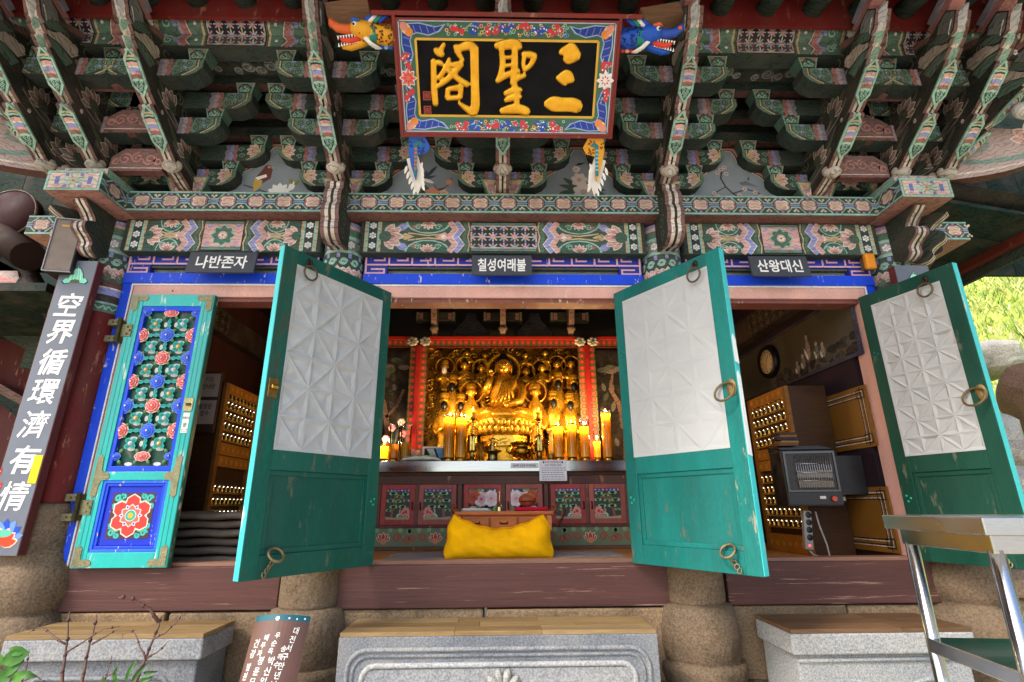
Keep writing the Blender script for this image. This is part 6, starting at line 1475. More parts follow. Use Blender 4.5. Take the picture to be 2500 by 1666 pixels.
# ================================================================== THINGS ON THE COUNTER
CT = 1.714
def candle(px, py_top, py_bot, Y, wpx, lit, lb, glass=None, fill=1.0):
    b = at(px,py_bot,Y); t = at(px,py_top,Y); k = (b-at(px+1,py_bot,Y)).length; r = wpx*k/2*1.02; H = t.z-b.z
    e = empty('candle',(b.x,Y,CT)); tag(e,lb,'candle','yellow candles in glass on the altar counter')
    hb = .04
    MB().lathe([(0,0),(r*.95,0),(r*1.0,.008),(r*.92,.02),(r*.98,hb),(0,hb)],(0,0,0),18,hx(0xb8862c)).build('metal_base','brass',e)
    hw_ = H*fill-hb
    wx = MB().lathe([(r*.86,hb+.001),(r*.86,hb+hw_),(r*.78,hb+hw_+.001),(r*.76,hb+hw_-.01)],(0,0,0),20,hx(0xffbe1e)); wx.build('wax','candlewax',e)
    q = Pnt(fn=lambda u,v,l: Vector((r*.862*math.sin(u)+0,-r*.862*math.cos(u)-(l)*EPS,v))); rr_ = random.Random(px)
    for c_ in (-.1,.35,.75):
        v = hb+hw_*.62
        while v > hb+.03: q.rect(c_-.05,c_+.05,v-.007,v,hx(0x6a4208),1); v -= .014
    q.build('printed_prayer','print',e)
    MB().tube([(0,0,hb+hw_-.008),(0,0,hb+hw_+.01)],.0018,hx(0x1a1410),5).build('wick','dark',e)
    gh = H*(glass or 1.08)
    MB().lathe([(r*.97,hb*.9),(r*.97,gh)],(0,0,0),24,WHT).build('glass_tube','glass',e)
    if lit:
        MB().lathe([(0,0),(.007,.008),(.0085,.016),(.005,.03),(0,.044)],(0,0,hb+hw_+.004),10,hx(0xffb347)).build('flame','glow',e)
        MB().lathe([(r*.87,0),(r*.95,.003),(r*.95,.012),(r*.87,.014)],(0,0,hb+hw_-.006),18,hx(0xe06a18)).build('rim','wax',e)
        for en, dz in ((2.8,-.012),(2.4,.045)):
            L_ = bpy.data.lights.new('candle_light','POINT'); L_.energy = en; L_.color = (1,.66,.30); L_.shadow_soft_size = .02
            lo = bpy.data.objects.new('candle_light',L_); COL.objects.link(lo); lo.parent = e; lo.location = (0,0,hb+hw_+dz)
    return e
candle(1030,962,1066,1.56,26,1,'left one of the two tall candles beside the rice bag')
candle(1058,964,1066,1.56,26,1,'tall yellow candle just left of the left candlestick')
candle(1285,985,1066,1.56,24,1,'yellow candle right of the right candlestick')
candle(1316,980,1066,1.56,24,1,'yellow candle second right of the right candlestick')
candle(1346,985,1066,1.56,24,1,'yellow candle third right of the right candlestick',1.3)
candle(1374,1018,1066,1.60,17,1,'shortest yellow candle in a tall glass, right side',1.6)
candle(1398,955,1066,1.58,24,1,'tall yellow candle at the right end of the counter')
candle(1267,1018,1066,1.62,15,0,'nearly burnt yellow candle in a tall narrow glass',1.5,.4)
candle(903,1022,1064,1.62,24,0,'short yellow candle in a tall glass at the left end',2.2)
candle(930,1018,1064,1.60,25,0,'second short yellow candle from the left end',2.0)
candle(880,1024,1064,1.66,22,1,'half hidden candle at the very left of the counter')
def stick(px,Y,lb):
    b = at(px,1062,Y); e = empty('candlestick',(b.x,Y,CT)); tag(e,lb,'candlestick','pair of brass candlesticks')
    MB().lathe([(0,0),(.055,0),(.055,.012),(.034,.04),(.03,.09)],(0,0,0),16,hx(0xb08a3c)).build('foot','brass',e)
    MB().lathe([(.04,.09),(.052,.10),(.052,.25),(.04,.26)],(0,0,0),6,hx(0xc0a050),a0=PI/6,a1=2*PI+PI/6).build('faceted_body','brass',e)
    q = Pnt((0,-.0455,.105)); q.rect(-.024,.024,0,.14,hx(0x8a7028),1); q.rect(-.019,.019,.006,.134,hx(0xd8bc68),2); q.stroke([(0,.02),(-.01,.05),(.008,.08),(0,.115)],.008,hx(0x8a7028),3); q.stroke([(-.012,.09),(.012,.1)],.006,hx(0x8a7028),3); q.build('engraved_plate','brass',e)
    pr = [(.012,.26)]; 
    for k in range(6): pr += [(.02,.275+.02*k),(.011,.285+.02*k)]
    MB().lathe(pr+[(.012,.40),(.04,.415),(.044,.425),(0,.425)],(0,0,0),14,hx(0xb08a3c)).build('stem','brass',e)
    MB().lathe([(0,.425),(.03,.425),(.03,.50),(0,.50)],(0,0,0),14,hx(0xe8a818)).build('candle_stub','wax',e)
    MB().lathe([(0,0),(.006,.006),(.007,.014),(.004,.026),(0,.038)],(0,0,.503),8,hx(0xffb347)).build('flame','glow',e)
    L_ = bpy.data.lights.new('candle_light','POINT'); L_.energy = 3.0; L_.color = (1,.62,.24); L_.shadow_soft_size = .02
    lo = bpy.data.objects.new('candle_light',L_); COL.objects.link(lo); lo.parent = e; lo.location = (0,0,.53)
stick(1085,1.58,'brass candlestick left of the incense burner'); stick(1240,1.62,'brass candlestick right of the incense burner')
b = at(1200,1062,1.60); e = empty('incense_burner',(b.x,1.60,CT)); tag(e,'round polished brass incense burner with two handles','incense burner')
MB().lathe([(0,0),(.05,0),(.045,.02),(.04,.035),(.09,.05),(.115,.085),(.11,.125),(.09,.145),(.095,.16),(.115,.175),(.115,.185),(.10,.185),(.09,.165),(0,.16)],(0,0,0),26,hx(0xb07a22)).build('bowl','brass',e)
for s in (-1,1): MB().tube([(s*.11,0,.08),(s*.15,0,.10),(s*.15,0,.15),(s*.11,0,.16)],.010,hx(0xb07a22),8).build('handle','brass',e)
b = at(1132,1064,1.55); e = empty('offering_bowl',(b.x,1.55,CT)); tag(e,'footed brass water bowl left of the incense burner','bowl')
MB().lathe([(0,0),(.055,0),(.045,.04),(.05,.075),(.085,.095),(.09,.105),(.08,.105),(0,.09)],(0,0,0),22,hx(0x9a8a58)).build('bowl','brass',e); MB().lathe([(.03,.09),(.035,.16),(.02,.19),(.045,.22),(.012,.235),(0,.24)],(0,.06,0),14,hx(0xa88a48)).build('lidded_cup','brass',e)
# rice bag
b = at(967,1064,1.50); e = empty('rice_bag',(b.x,1.50,CT)); tag(e,'white plastic rice bag with a green patch lying on the counter','bag')
m = MB(); nx = 14
for i in range(nx+1):
    u = -1+2*i/nx; hh_ = .055*(1-abs(u)**3)+.006; ww = .075*(1-.35*abs(u)**4)
    for k in range(12):
        a = 2*PI*k/12; m.v.append((u*.195+.004*math.sin(k*2+i),ww*math.cos(a)+.003*math.sin(i*2.3+k),max(.002,hh_*.5+hh_*.5*math.sin(a)+.004*math.sin(i*1.7+k*1.1))))
for i in range(nx):
    for k in range(12):
        k2=(k+1)%12; gr = k in (2,3,4) and 2 <= i <= 11
        m.f.append([i*12+k,i*12+k2,(i+1)*12+k2,(i+1)*12+k]); m.c.append(hx(0x7fc220) if gr else hx(0xd8d6d0)); m.sm.append(True)
m.build('bag_body','plastic',e)
# tilted picture frame
b = at(997,1050,1.66); e = empty('photo_frame',(b.x,1.68,CT),(R(-12),0,0)); tag(e,'small white photo frame leaning behind the rice bag','photo frame')
MB().box(-.12,.12,-.012,.0,0,.165,hx(0xd8d6d4)).build('frame','fresh',e,bevel=.004); q = Pnt((-.1,-.012,.02)); q.rect(0,.2,0,.125,hx(0x20262e),1); q.poly([(.02,.12),(.09,.12),(.13,.02),(.08,.02)],hx(0xa8b8c0),2); q.poly([(.11,.12),(.18,.12),(.19,.03),(.15,.02)],hx(0x5a9ad0),2); q.build('picture','print',e)
# pink lotus lantern
b = at(948,1052,1.72); e = empty('paper_lotus',(b.x,1.72,CT)); tag(e,'pale pink paper lotus with leaves behind the candles','flower')
m = MB()
for k in range(9): a = k*.7; m.ball((.05*math.cos(a),.05*math.sin(a),.07+.02*(k%2)),.03,.02,.05,hx(0xd9a8a8),8,5,Matrix.Rotation(.5*math.cos(a),3,'Y'))
m.build('petals','cloth',e); MB().ball((.07,-.03,.05),.05,.02,.03,hx(0x5a7a3a),8,5).build('leaf','leaf',e)
# paper flowers far left
b = at(900,985,1.75); e = empty('paper_flowers',(b.x,1.78,CT)); tag(e,'bunch of pink and white paper flowers at the left end of the counter','flower')
for k,(dx,dz,c_) in enumerate(((.0,.36,hx(0xd890a0)),(.09,.42,hx(0xe6dcd8)),(-.06,.25,hx(0xc87a90)),(.12,.30,hx(0xd890a0)),(.03,.16,hx(0x5a7a48)))):
    MB().tube([(0,0,0),(dx*.5,0,dz*.6),(dx,0,dz)],.004,hx(0x4a6a3a),5).build('stem','leaf',e); m = MB()
    for j in range(6): m.ball((dx+.02*math.cos(j),-.01,dz+.02*math.sin(j)),.02,.014,.018,c_,6,5)
    m.build('bloom','cloth',e)

# ================================================================== FLOOR THINGS
o = MB().box(-.86,.95,.28,1.12,.931,.937,hx(0x9a9ca0)).build('rug','cloth'); tag(o,'thin grey rug on the floor in the middle doorway','rug')
# low table
TB = empty('low_table',(.04,.98,.93)); tag(TB,'low orange brown sutra table with three drawers and scrolled ends','table')
MB().box(-.40,.40,-.16,.16,.305,.335,hx(0xb5652a)).build('table_top','wood',TB,bevel=.006); MB().box(-.36,.36,-.14,.14,.185,.304,hx(0xa0552a)).build('apron_box','wood',TB)
for k in range(3):
    d_ = MB().box(-.335+.225*k,-.335+.225*k+.21,-.152,-.14,.20,.292,hx(0xb8692f)).build('drawer','wood',TB,bevel=.004); MB().tube([(-.26+.225*k,-.153,.255),(-.26+.225*k,-.165,.243),(-.20+.225*k,-.165,.243),(-.20+.225*k,-.153,.255)],.005,hx(0x5a3018),6).build('drawer_pull','iron',d_)
for sx in (-1,1):
    MB().tube([(sx*.38,0,.33),(sx*.42,0,.335),(sx*.435,0,.36),(sx*.42,0,.38),(sx*.405,0,.365)],.02,hx(0x7a3e1c),8).build('scroll_end','wood',TB)
    for sy in (-1,1): MB().box(sx*.33-.025,sx*.33+.025,sy*.12-.02,sy*.12+.02,.0015,.185,hx(0x9a5026)).build('leg','wood',TB,bevel=.005)
    for k in range(3): MB().box(sx*.352-.004+sx*.012*k-.003,sx*.352+.003+sx*.012*k,-.158,-.141,.19,.30,hx(0xd08a4a)).build('reeding','wood',TB)
ZT = .93+.336
o = MB().box(-.12,.12,-.085,.085,0,.012,hx(0x9aa8a4)).box(-.11,.10,-.08,.08,.0125,.022,hx(0xd8d6cc)).build('sutra_book','print',None,(-.2,.97,ZT),(0,0,.12)); tag(o,'open pale green sutra book on the low table','book')
e = empty('red_cushion',(.26,.97,ZT)); tag(e,'small square crimson cushion on the low table','cushion'); MB().box(-.14,.14,-.09,.09,0,.03,hx(0xb8143c)).build('pad','velvet',e,bevel=.012)
e = empty('wooden_gong',(.235,.97,ZT+.031)); tag(e,'round brown wooden gong resting on the crimson cushion','instrument'); MB().ball((0,0,.055),.075,.062,.055,hx(0x9a4a26),16,10).build('gong_body','wood',e); MB().box(-.06,.06,-.064,-.045,.04,.048,hx(0x2a120a)).build('mouth_slot','dark',e)
e = empty('hand_bell',(-.0,.95,ZT)); tag(e,'small brass hand bell with a thin handle on the low table','bell'); MB().lathe([(.03,0),(.027,.02),(.018,.05),(.006,.058),(.005,.14),(.008,.16),(0,.165)],(0,0,0),14,hx(0xb8a878)).build('bell','brass',e)
# beads at the right end
e = empty('prayer_beads',(.50,.88,ZT-.02)); tag(e,'string of brown prayer beads hanging from the table end','beads')
m = MB()
for k in range(16): a = k/15*PI; m.ball((.03*math.cos(a*2),-.01,-.12*math.sin(a)+.03),.014,.014,.014,hx(0x7a3a22),7,5)
m.build('bead_string','plastic',e)['kind'] = 'stuff'
# yellow cushion
c0 = at(1146,1277,.55); CU = empty('cushion',(c0.x,.56,.938)); tag(CU,'large bright yellow velvet cushion standing in the middle doorway','cushion')
m = MB(); nx, nz = 40, 22; W_ = .385; HB = .30
def cu(i,j,s):
    u = -1+2*i/nx; v = j/nz
    sag = .10*(1-abs(u)**1.8)          # top edge dips in the middle
    top = HB-sag; z = top*v; 
    w2 = W_*(1.0+.045*math.sin(2.2*v+.3)-.13*v**1.5+.02*math.sin(11*v))
    thick = .115*(max(0,1-abs(u)**3.2)**.6)*(max(0,math.sin(PI*min(max(v,.0),1)))**.5)+.004
    wr = .008*math.sin(13*u+7*v)*math.sin(9*v+3*u)+.010*math.sin(34*u+3*v)*v**4+.012*math.sin(9*(abs(u)+v))*abs(u)**3
    return (u*w2,s*(thick+wr*.8*(thick>.02))+.05*(v-.5),z+.004*math.sin(17*u)*v)
for s in (-1,1):
    o_ = len(m.v)
    for j in range(nz+1):
        for i in range(nx+1): m.v.append(cu(i,j,s))
    for j in range(nz):
        for i in range(nx):
            q_ = [o_+j*(nx+1)+i,o_+j*(nx+1)+i+1,o_+(j+1)*(nx+1)+i+1,o_+(j+1)*(nx+1)+i]; m.f.append(q_ if s<0 else q_[::-1]); m.c.append(hx(0xffba02)); m.sm.append(True)
m.build('cushion_body','velvet',CU)
sp = [cu(0,j,1) for j in range(nz+1)]+[cu(i,nz,1) for i in range(1,nx)]+[cu(nx,nz-j,1) for j in range(nz+1)]
sp = [(x*1.004,.05*(z/HB-.5)+.002*math.sin(k_*1.9),z+.003) for k_,(x,y,z) in enumerate(sp)]
MB().tube(sp,.0055,hx(0xe0a000),6).build('seam_piping','velvet',CU)
# folded blankets
for k in range(6):
    z = .931+.058*k; m = MB(); nx = 18
    for i in range(nx+1):
        u = -1+2*i/nx
        for j in range(14):
            a = 2*PI*j/14; m.v.append((u*.27,.21*math.copysign(abs(math.cos(a))**.6,math.cos(a)),.029+.029*math.copysign(abs(math.sin(a))**.6,math.sin(a))+.004*math.sin(5*u+k)))
    for i in range(nx):
        for j in range(14): j2=(j+1)%14; m.f.append([i*14+j,i*14+j2,(i+1)*14+j2,(i+1)*14+j]); m.c.append(hx([0x8a7c70,0x7d7266,0x74685e,0x827668,0x6f645a,0x84786c][k])); m.sm.append(True)
    m.f.append(list(range(14))[::-1]); m.c.append(hx(0x5a5048)); m.sm.append(False); m.f.append([nx*14+j for j in range(14)]); m.c.append(hx(0x5a5048)); m.sm.append(False)
    o = m.build('folded_blanket','cloth',None,(-2.02+.012*math.sin(k*2),.52+.01*math.cos(k*3),z)); tag(o,['bottom blanket of the grey brown stack in the left doorway','second blanket from the bottom of the stack','third blanket from the bottom of the stack','third blanket from the top of the stack','second blanket from the top of the stack','topmost grey brown folded blanket in the left doorway'][k],'blanket','folded blankets stacked in the left doorway')
# ---- lit figurine cabinets on both side walls
FG = MB().lathe([(0,0),(.012,0),(.014,.008),(.008,.02),(.009,.028),(.0045,.033)],(0,0,0),8,hx(0xf0c860)).ball((0,0,.038),.0065,.0065,.0075,hx(0xffe9b0),7,5).mesh('figurine','gold')
LEDM = MB().ball((0,0,0),.003,.003,.003,hx(0xfff0c8),6,4).mesh('tiny_lamp','glow')
def figcab(X, sx, y0, y1, z1, rows_, lb, ncol):
    e = empty('figurine_cabinet',(X,(y0+y1)/2,.93)); tag(e,lb,'cabinet'); hw_ = (y1-y0)/2; H = z1-.93; OC = hx(0x8a5a1c)
    def b(xa,xb,ya,yb,za,zb,name,col=OC,mat='wood'): a,c = sorted((sx*xa,sx*xb)); return MB().box(a,c,ya,yb,za,zb,col).build(name,mat,e,bevel=.002)
    b(.03,.34,-hw_,hw_,0.002,H,'carcass',hx(0x40270f)); b(0,.03,-hw_,-hw_+.05,0.002,H,'side_stile'); b(0,.03,hw_-.05,hw_,0.002,H,'side_stile')
    bands = [(0.002,.14),(H*.50,H*.565),(H*.57,H*.64),(H-.09,H)]
    for za,zb in bands:
        b(0,.03,-hw_+.0505,hw_-.0505,za,zb,'carved_rail',hx(0xa06a20)); q = Pnt((-sx*.0,0,0),U=(0,1,0),N=(-sx,0,0))
        for k in range(6): q.spiral(-hw_+.1+(2*hw_-.2)*k/5,(za+zb)/2,.02,.005,k,1.3,.006,hx(0xd8a040),1)
        q.build('rail_carving','fresh',e)['kind'] = 'stuff'
    for zz in rows_:
        b(.005,.03,-hw_+.0505,hw_-.0505,zz-.012,zz,'shelf',hx(0xb07c2c))
        for k in range(ncol):
            y = -hw_+.075+(2*hw_-.15)*k/(ncol-1); inst(FG,'figurine',e,(sx*.016,y,zz+.0005)); inst(LEDM,'tiny_lamp',e,(sx*.004,y,zz+.046))
    return e
figcab(2.35,1,.57,1.25,2.24,[.20,.29,.38,.47,.56,.87,.96,1.05,1.14,1.21],'gold lit cabinet of tiny Buddha figurines on the right wall',8)
figcab(-2.35,-1,.86,1.50,2.34,[.20,.30,.40,.50,.93,1.02,1.11,1.20,1.28],'gold lit cabinet of tiny Buddha figurines on the left wall',8)
# notices on the left cabinet side
for k,(z,lb) in enumerate(((2.30,'upper white notice sheet in the left doorway'),(2.07,'lower white notice sheet in the left doorway'))):
    e = empty('notice_sheet',(-2.47,.80,z)); tag(e,lb,'notice'); MB().box(-.085,.085,-.001,.001,-.10,.10,hx(0xb5a8a0)).build('sheet','print',e); q = Pnt((0,-.001,0))
    for j,t in enumerate(('기도','안내문') if k==0 else ('발원문','접수')): q.text(t,.05,hx(0x3a3432),1,0,.05-.06*j,.012,.8)
    q.build('lettering','print',e)
MB().box(-2.56,-2.38,.802,.83,1.9,2.42,hx(0x4a3a34)).build('notice_board','dark',None); tag(bpy.data.objects['notice_board'],'narrow dark board carrying two notices in the left doorway','board')
# ---- right wall: mural, clock, panel, heater
e = empty('wall_mural',(2.718,.9,2.5)); tag(e,'dim mural of robed figures and rocks high on the right inner wall','mural')
MB().box(-.012,0,-.80,1.4,-.10,.36,hx(0x4a463c)).build('mural_ground','fresh',e); MB().box(-.02,0,-.80,1.4,-.128,-.1005,hx(0x3a3560)).box(-.02,0,-.80,1.4,.3605,.385,hx(0x3a3560)).box(-.02,0,-.828,-.8005,-.128,.385,hx(0x3a3560)).build('mural_border','oldpaint',e)
q = Pnt((-.012,-.8,-.1),U=(0,1,0),N=(-1,0,0)); rnd = random.Random(9)
for k in range(50): u = rnd.uniform(0,1.3); q.ell(u,rnd.uniform(.0,.13+.12*max(0,.4-u)),rnd.uniform(.03,.08),rnd.uniform(.015,.04),rnd.choice([hx(0x3a3632),hx(0x4a3a36),hx(0x5a5850),hx(0x2e2c2a)]),.5+.02*k)
for u,v,h_,c_ in ((.62,.10,.22,hx(0xa88a86)),(.50,.08,.14,hx(0x8a8a84)),(.72,.05,.12,hx(0x9a7a70)),(.42,.07,.12,hx(0xb0a8a0)),(.82,.03,.10,hx(0xa89a8a))): q.petal(u,v,PI/2,h_,.06,c_,2); q.disc(u,v+h_*.95,.02,hx(0xc0a898),2.6); q.petal(u+.02,v,PI/2-.3,h_*.6,.03,WHT,2.4)
q.build('painted_figures','oldpaint',e)
e = empty('wall_clock',(2.69,1.36,2.66)); tag(e,'round black wall clock with a cream dial','clock')
MB().lathe([(0,-.03),(.115,-.03),(.15,-.045),(.165,-.02),(.165,.02),(0,.02)],(0,0,0),30,hx(0x15141c),axis='X').build('rim','plastic',e)
MB().lathe([(0,-.0315),(.118,-.0315),(.118,-.0305)],(0,0,0),30,hx(0xd9c39a),axis='X').build('dial','print',e)
q = Pnt((-.032,0,0),U=(0,-1,0),N=(-1,0,0)); q.stroke([(0,0),(.05,.05)],.008,BLK,1); q.stroke([(0,0),(-.02,-.08)],.006,BLK,1.4)
for k in range(12): q.rect(.098*math.sin(k*PI/6)-.005,.098*math.sin(k*PI/6)+.005,.098*math.cos(k*PI/6)-.008,.098*math.cos(k*PI/6)+.008,BLK,1)
q.build('hands_and_marks','print',e)
for z0,z1,lb in ((1.70,2.15,'ochre wall panel with black key fret lines behind the heater'),(.98,1.42,'lower ochre wall panel with fret lines near the floor')):
    e = empty('wall_panel',(2.718,.75,z0)); tag(e,lb,'panel'); MB().box(-.012,0,-.62,.75,0,z1-z0,hx(0x7a5218)).build('plaster','fresh',e); q = Pnt((-.012,-.62,0),U=(0,1,0),N=(-1,0,0)); H = z1-z0
    for d_,c_ in ((.04,CRM),(.05,BLK),(.075,CRM),(.085,BLK)): q.stroke([(1.3,d_),(d_,d_),(d_,H-d_),(1.3,H-d_)],.007,c_,1+d_*10)
    for v in (.06,H-.06): q.stroke([(.02,v-.03),(.10,v-.03),(.10,v+.03),(.02,v+.03)],.008,BLK,3,True); q.stroke([(.06,v-.05),(.06,v+.05)],.008,BLK,3)
    q.build('fret_lines','oldpaint',e)
HT = empty('gas_heater',(2.30,.33,1.29),(0,0,R(-9))); tag(HT,'black wall heater with a glass front and wire guard in the right doorway','heater')
MB().box(-.19,.19,-.02,.24,0,.40,hx(0x17171a)).build('casing','plastic',HT,bevel=.006); MB().add([(-.19,-.02,.401),(.19,-.02,.401),(.19,.24,.45),(-.19,.24,.45),(-.19,.24,.40),(.19,.24,.40)],[(0,1,2,3),(0,3,4),(1,5,2)],hx(0x17171a)).build('sloped_top','plastic',HT)
for k in range(7): MB().box(-.18,.18,-.005+.03*k,.005+.03*k,.408+.0063*k,.413+.0063*k,hx(0x2e2e32)).build('vent_slat','plastic',HT)
MB().box(-.165,.165,-.024,-.0205,.11,.375,hx(0x2a2624)).build('reflector','plastic',HT); 
for a,b_,c_,d_ in ((-.18,.18,.375,.39),(-.18,.18,.10,.112),(-.18,-.166,.112,.375),(.166,.18,.112,.375)): MB().box(a,b_,-.034,-.02,c_,d_,hx(0x5a5a5c)).build('front_trim','steel',HT)
gm = MB()
for k in range(16): gm.tube([(-.10+.016*k,-.036,.12),(-.10+.016*k,-.036,.365)],.0018,hx(0xb8b8b8),5)
for z in (.18,.235,.30): gm.tube([(-.12,-.037,z),(.15,-.037,z)],.0022,hx(0xb8b8b8),5)
gm.build('wire_guard','steel',HT)['kind'] = 'stuff'
for z in (.13,.20): MB().box(-.10,.14,-.03,-.0245,z,z+.05,hx(0x7a746a)).build('ceramic_plate','plastic',HT)
MB().box(-.185,.185,-.03,-.0205,.015,.095,hx(0x222226)).build('control_panel','plastic',HT); MB().box(.03,.07,-.032,-.0305,.05,.07,hx(0xc8c4bc)).build('badge','print',HT); MB().tube([(.12,-.03,.05),(.12,-.055,.05)],.018,hx(0xb8402c),12).build('knob','plastic',HT)
MB().box(.191,.40,.05,.2,.08,.36,hx(0x101014)).build('wall_bracket','plastic',HT)
for k,(w_,h_,c_) in enumerate(((.15,.02,0x6a4a38),(.14,.016,0x8a6a40),(.15,.022,0x3a3038),(.13,.018,0x7a5a3a),(.145,.016,0x4a3a30))):
    o = MB().box(-w_/2,w_/2,-.05,.05,0,h_,hx(c_)).box(-w_/2+.004,w_/2+.001,-.048,.046,.003,h_-.003,hx(0xc8bca8)).build('book','print',None,(2.20+.01*(k%2),.42,1.70+.0215*k+.03),(0,0,.1*math.sin(k*2))); tag(o,['lowest book on top of the heater','second book from the bottom on the heater','middle book of the pile on the heater','second book from the top on the heater','topmost book of the pile on the heater'][k],'book','books piled on the heater')
e = empty('power_strip',(2.235,.40,.99),(0,R(6),0)); tag(e,'white power strip hanging below the heater with a red switch light','power strip')
MB().box(-.03,.03,-.02,.02,.0,.27,hx(0x8f8b86)).build('housing','plastic',e,bevel=.008)
for k in range(4): MB().lathe([(0,-.0215),(.021,-.0215),(.024,-.019)],(.005,0,.085+.052*k),12,hx(0x1a1a1e),axis='Y').build('socket','plastic',e)
MB().ball((.0,-.021,.03),.007,.004,.007,hx(0xff2a20),8,5).build('switch_light','glow',e)
MB().tube([(0,0,0),(.02,-.02,-.03),(.10,-.03,-.045),(.14,-.02,-.03),(.13,-.01,.05),(.09,0,.18),(.07,0,.27)],.006,hx(0x9a9690),7).build('cable','plastic',e)
e = empty('switch_box',(2.56,.45,1.32)); tag(e,'small grey control box beside the heater','box'); MB().box(-.04,.04,-.03,.03,0,.10,hx(0x4a4640)).build('housing','plastic',e,bevel=.004); MB().box(-.012,.03,-.032,-.0305,.01,.035,hx(0xc8c4bc)).build('tag','print',e)
# ================================================================== OUTSIDE THINGS
# ---- couplet boards on the corner columns
def lotus_hat(q, cx, cz, s):
    q.poly([(cx+s*u,cz+s*v) for u,v in ((-.62,-.32),(-.5,-.18),(-.36,-.16),(-.3,.1),(-.12,.36),(-.03,.4),(0,.55),(.03,.4),(.12,.36),(.3,.1),(.36,-.16),(.5,-.18),(.62,-.32),(.5,-.45),(.3,-.42),(.12,-.3),(-.12,-.3),(-.3,-.42),(-.5,-.45))],hx(0x12312a),1)
    q.poly([(cx+s*u*.92,cz+s*v*.92) for u,v in ((-.62,-.32),(-.5,-.18),(-.36,-.16),(-.3,.1),(-.12,.36),(-.03,.4),(0,.55),(.03,.4),(.12,.36),(.3,.1),(.36,-.16),(.5,-.18),(.62,-.32),(.5,-.45),(.3,-.42),(.12,-.3),(-.12,-.3),(-.3,-.42),(-.5,-.45))],hx(0x86dcc0),2)
    for k in (-.22,-.08,.08,.22): q.stroke([(cx+s*k*1.1,cz-s*.25),(cx+s*k*.9,cz+s*.05),(cx+s*k*.35,cz+s*.32)],.0035,hx(0xe8f8e0),3)
    q.ell(cx,cz-s*.3,s*.22,s*.09,hx(0x5a6a3a),3)
PBL = empty('couplet_board',(-2.985,-.14,1.04),(0,R(1.0),0)); tag(PBL,'slate couplet board with seven white Chinese characters on the left corner column','sign')
MB().box(-.12,.12,-.06,0,0,1.93,hx(0x666d78)).build('board','fresh',PBL,bevel=.002)
for sx in (-1,1): MB().box(*sorted((sx*.1202,sx*.124)),-.058,.0,.002,1.928,hx(0x6a2c28)).build('red_edge','redwood',PBL)
q = Pnt((0,-.06,0)); X0, Z0 = 2.96, -1.04
a = at(172,633,-.2); lotus_hat(q,0,a.z+Z0,.15)
for ch,px,py in (('空',160,700),('界',137,763),('循',117,832),('環',97,900),('濟',70,975),('有',50,1056),('情',27,1140)):
    a = at(px,py,-.2); q.text(ch,.182,WHT,1,.006,a.z+Z0,.012 if ch in '濟情環' else .02,.95,.14,.002)
a = at(16,1232,-.2); ax, az = .01, a.z+Z0
for k in range(7): q.petal(ax,az-.02,PI/2+(k-3)*.45,.12,.055,hx(0x2a50b8) if k%2 else hx(0x6a90d8),1+.1*k)
for k in range(6): q.petal(ax,az-.05,PI/2+(k-2.5)*.52,.10,.06,hx(0xf6c0a8),2+.1*k); q.petal(ax,az-.05,PI/2+(k-2.5)*.52,.09,.045,hx(0xe8492c),2.4+.1*k)
q.ell(ax,az+.015,.05,.022,hx(0x5fb89a),3.6)
for k in range(2): b = at(6,1084+34*k,-.2); q.rect(max(-.118,b.x+X0-.03),b.x+X0+.012,b.z+Z0-.022,b.z+Z0+.022,hx(0xc0362c),1); q.stroke([(b.x+X0-.02,b.z+Z0),(b.x+X0+.006,b.z+Z0)],.006,hx(0xf0c0b0),2)
q.build('lettering','print',PBL)
b = at(78,1078,-.2)
MB().box(.065,.117,-.063,-.0605,b.z-1.04-.085,b.z-1.04+.085,hx(0xf0c62a)).build('yellow_sticker','print',PBL)
x0 = at(2055,612,-.2).x
PBR = empty('couplet_board',(x0+.125,-.14,1.04)); tag(PBR,'slate couplet board half hidden behind the far right door','sign')
MB().box(-.125,.125,-.06,0,0,1.925,hx(0x6a6f7a)).build('board','fresh',PBR,bevel=.002)
for sx in (-1,1): MB().box(*sorted((sx*.1252,sx*.129)),-.058,.0,.002,1.922,hx(0x6a2c28)).build('red_edge','redwood',PBR)
q = Pnt((0,-.06,0)); lotus_hat(q,0,1.80,.15); q.build('painted_lotus','print',PBR)
# ---- loudspeaker
SP = empty('loudspeaker',(-3.07,-.16,2.86),(0,0,R(10))); tag(SP,'grey column loudspeaker with silver trim by the left corner column','loudspeaker')
MB().box(-.085,.085,-.09,.06,0,.41,hx(0x18181c)).build('cabinet','plastic',SP,bevel=.004); MB().box(-.078,.078,-.097,-.0905,.012,.398,hx(0x8c8078)).build('grille','cloth',SP)
for a,b_,c_,d_ in ((-.0865,-.081,0,.41),(-.081,.086,0,.006),(-.081,.086,.404,.41)): MB().box(a,b_,-.104,-.0905,c_,d_,hx(0x9a9a9e)).build('trim','plastic',SP)
MB().box(-.04,.05,-.0995,-.0975,.345,.36,hx(0xc9a050)).build('badge','print',SP)
# ---- amber lamp housing
a = at(1994,604,-.06); e = empty('amber_lamp',(a.x,-.06,a.z)); tag(e,'small amber plastic lamp box at the top of the right door frame','lamp')
MB().box(-.040,.040,-.04,.0,-.065,.065,hx(0xe8900c)).build('lens','plastic',e,bevel=.014); MB().box(-.03,.03,.0005,.04,-.05,.05,hx(0x6a5a3a)).build('back_box','plastic',e)
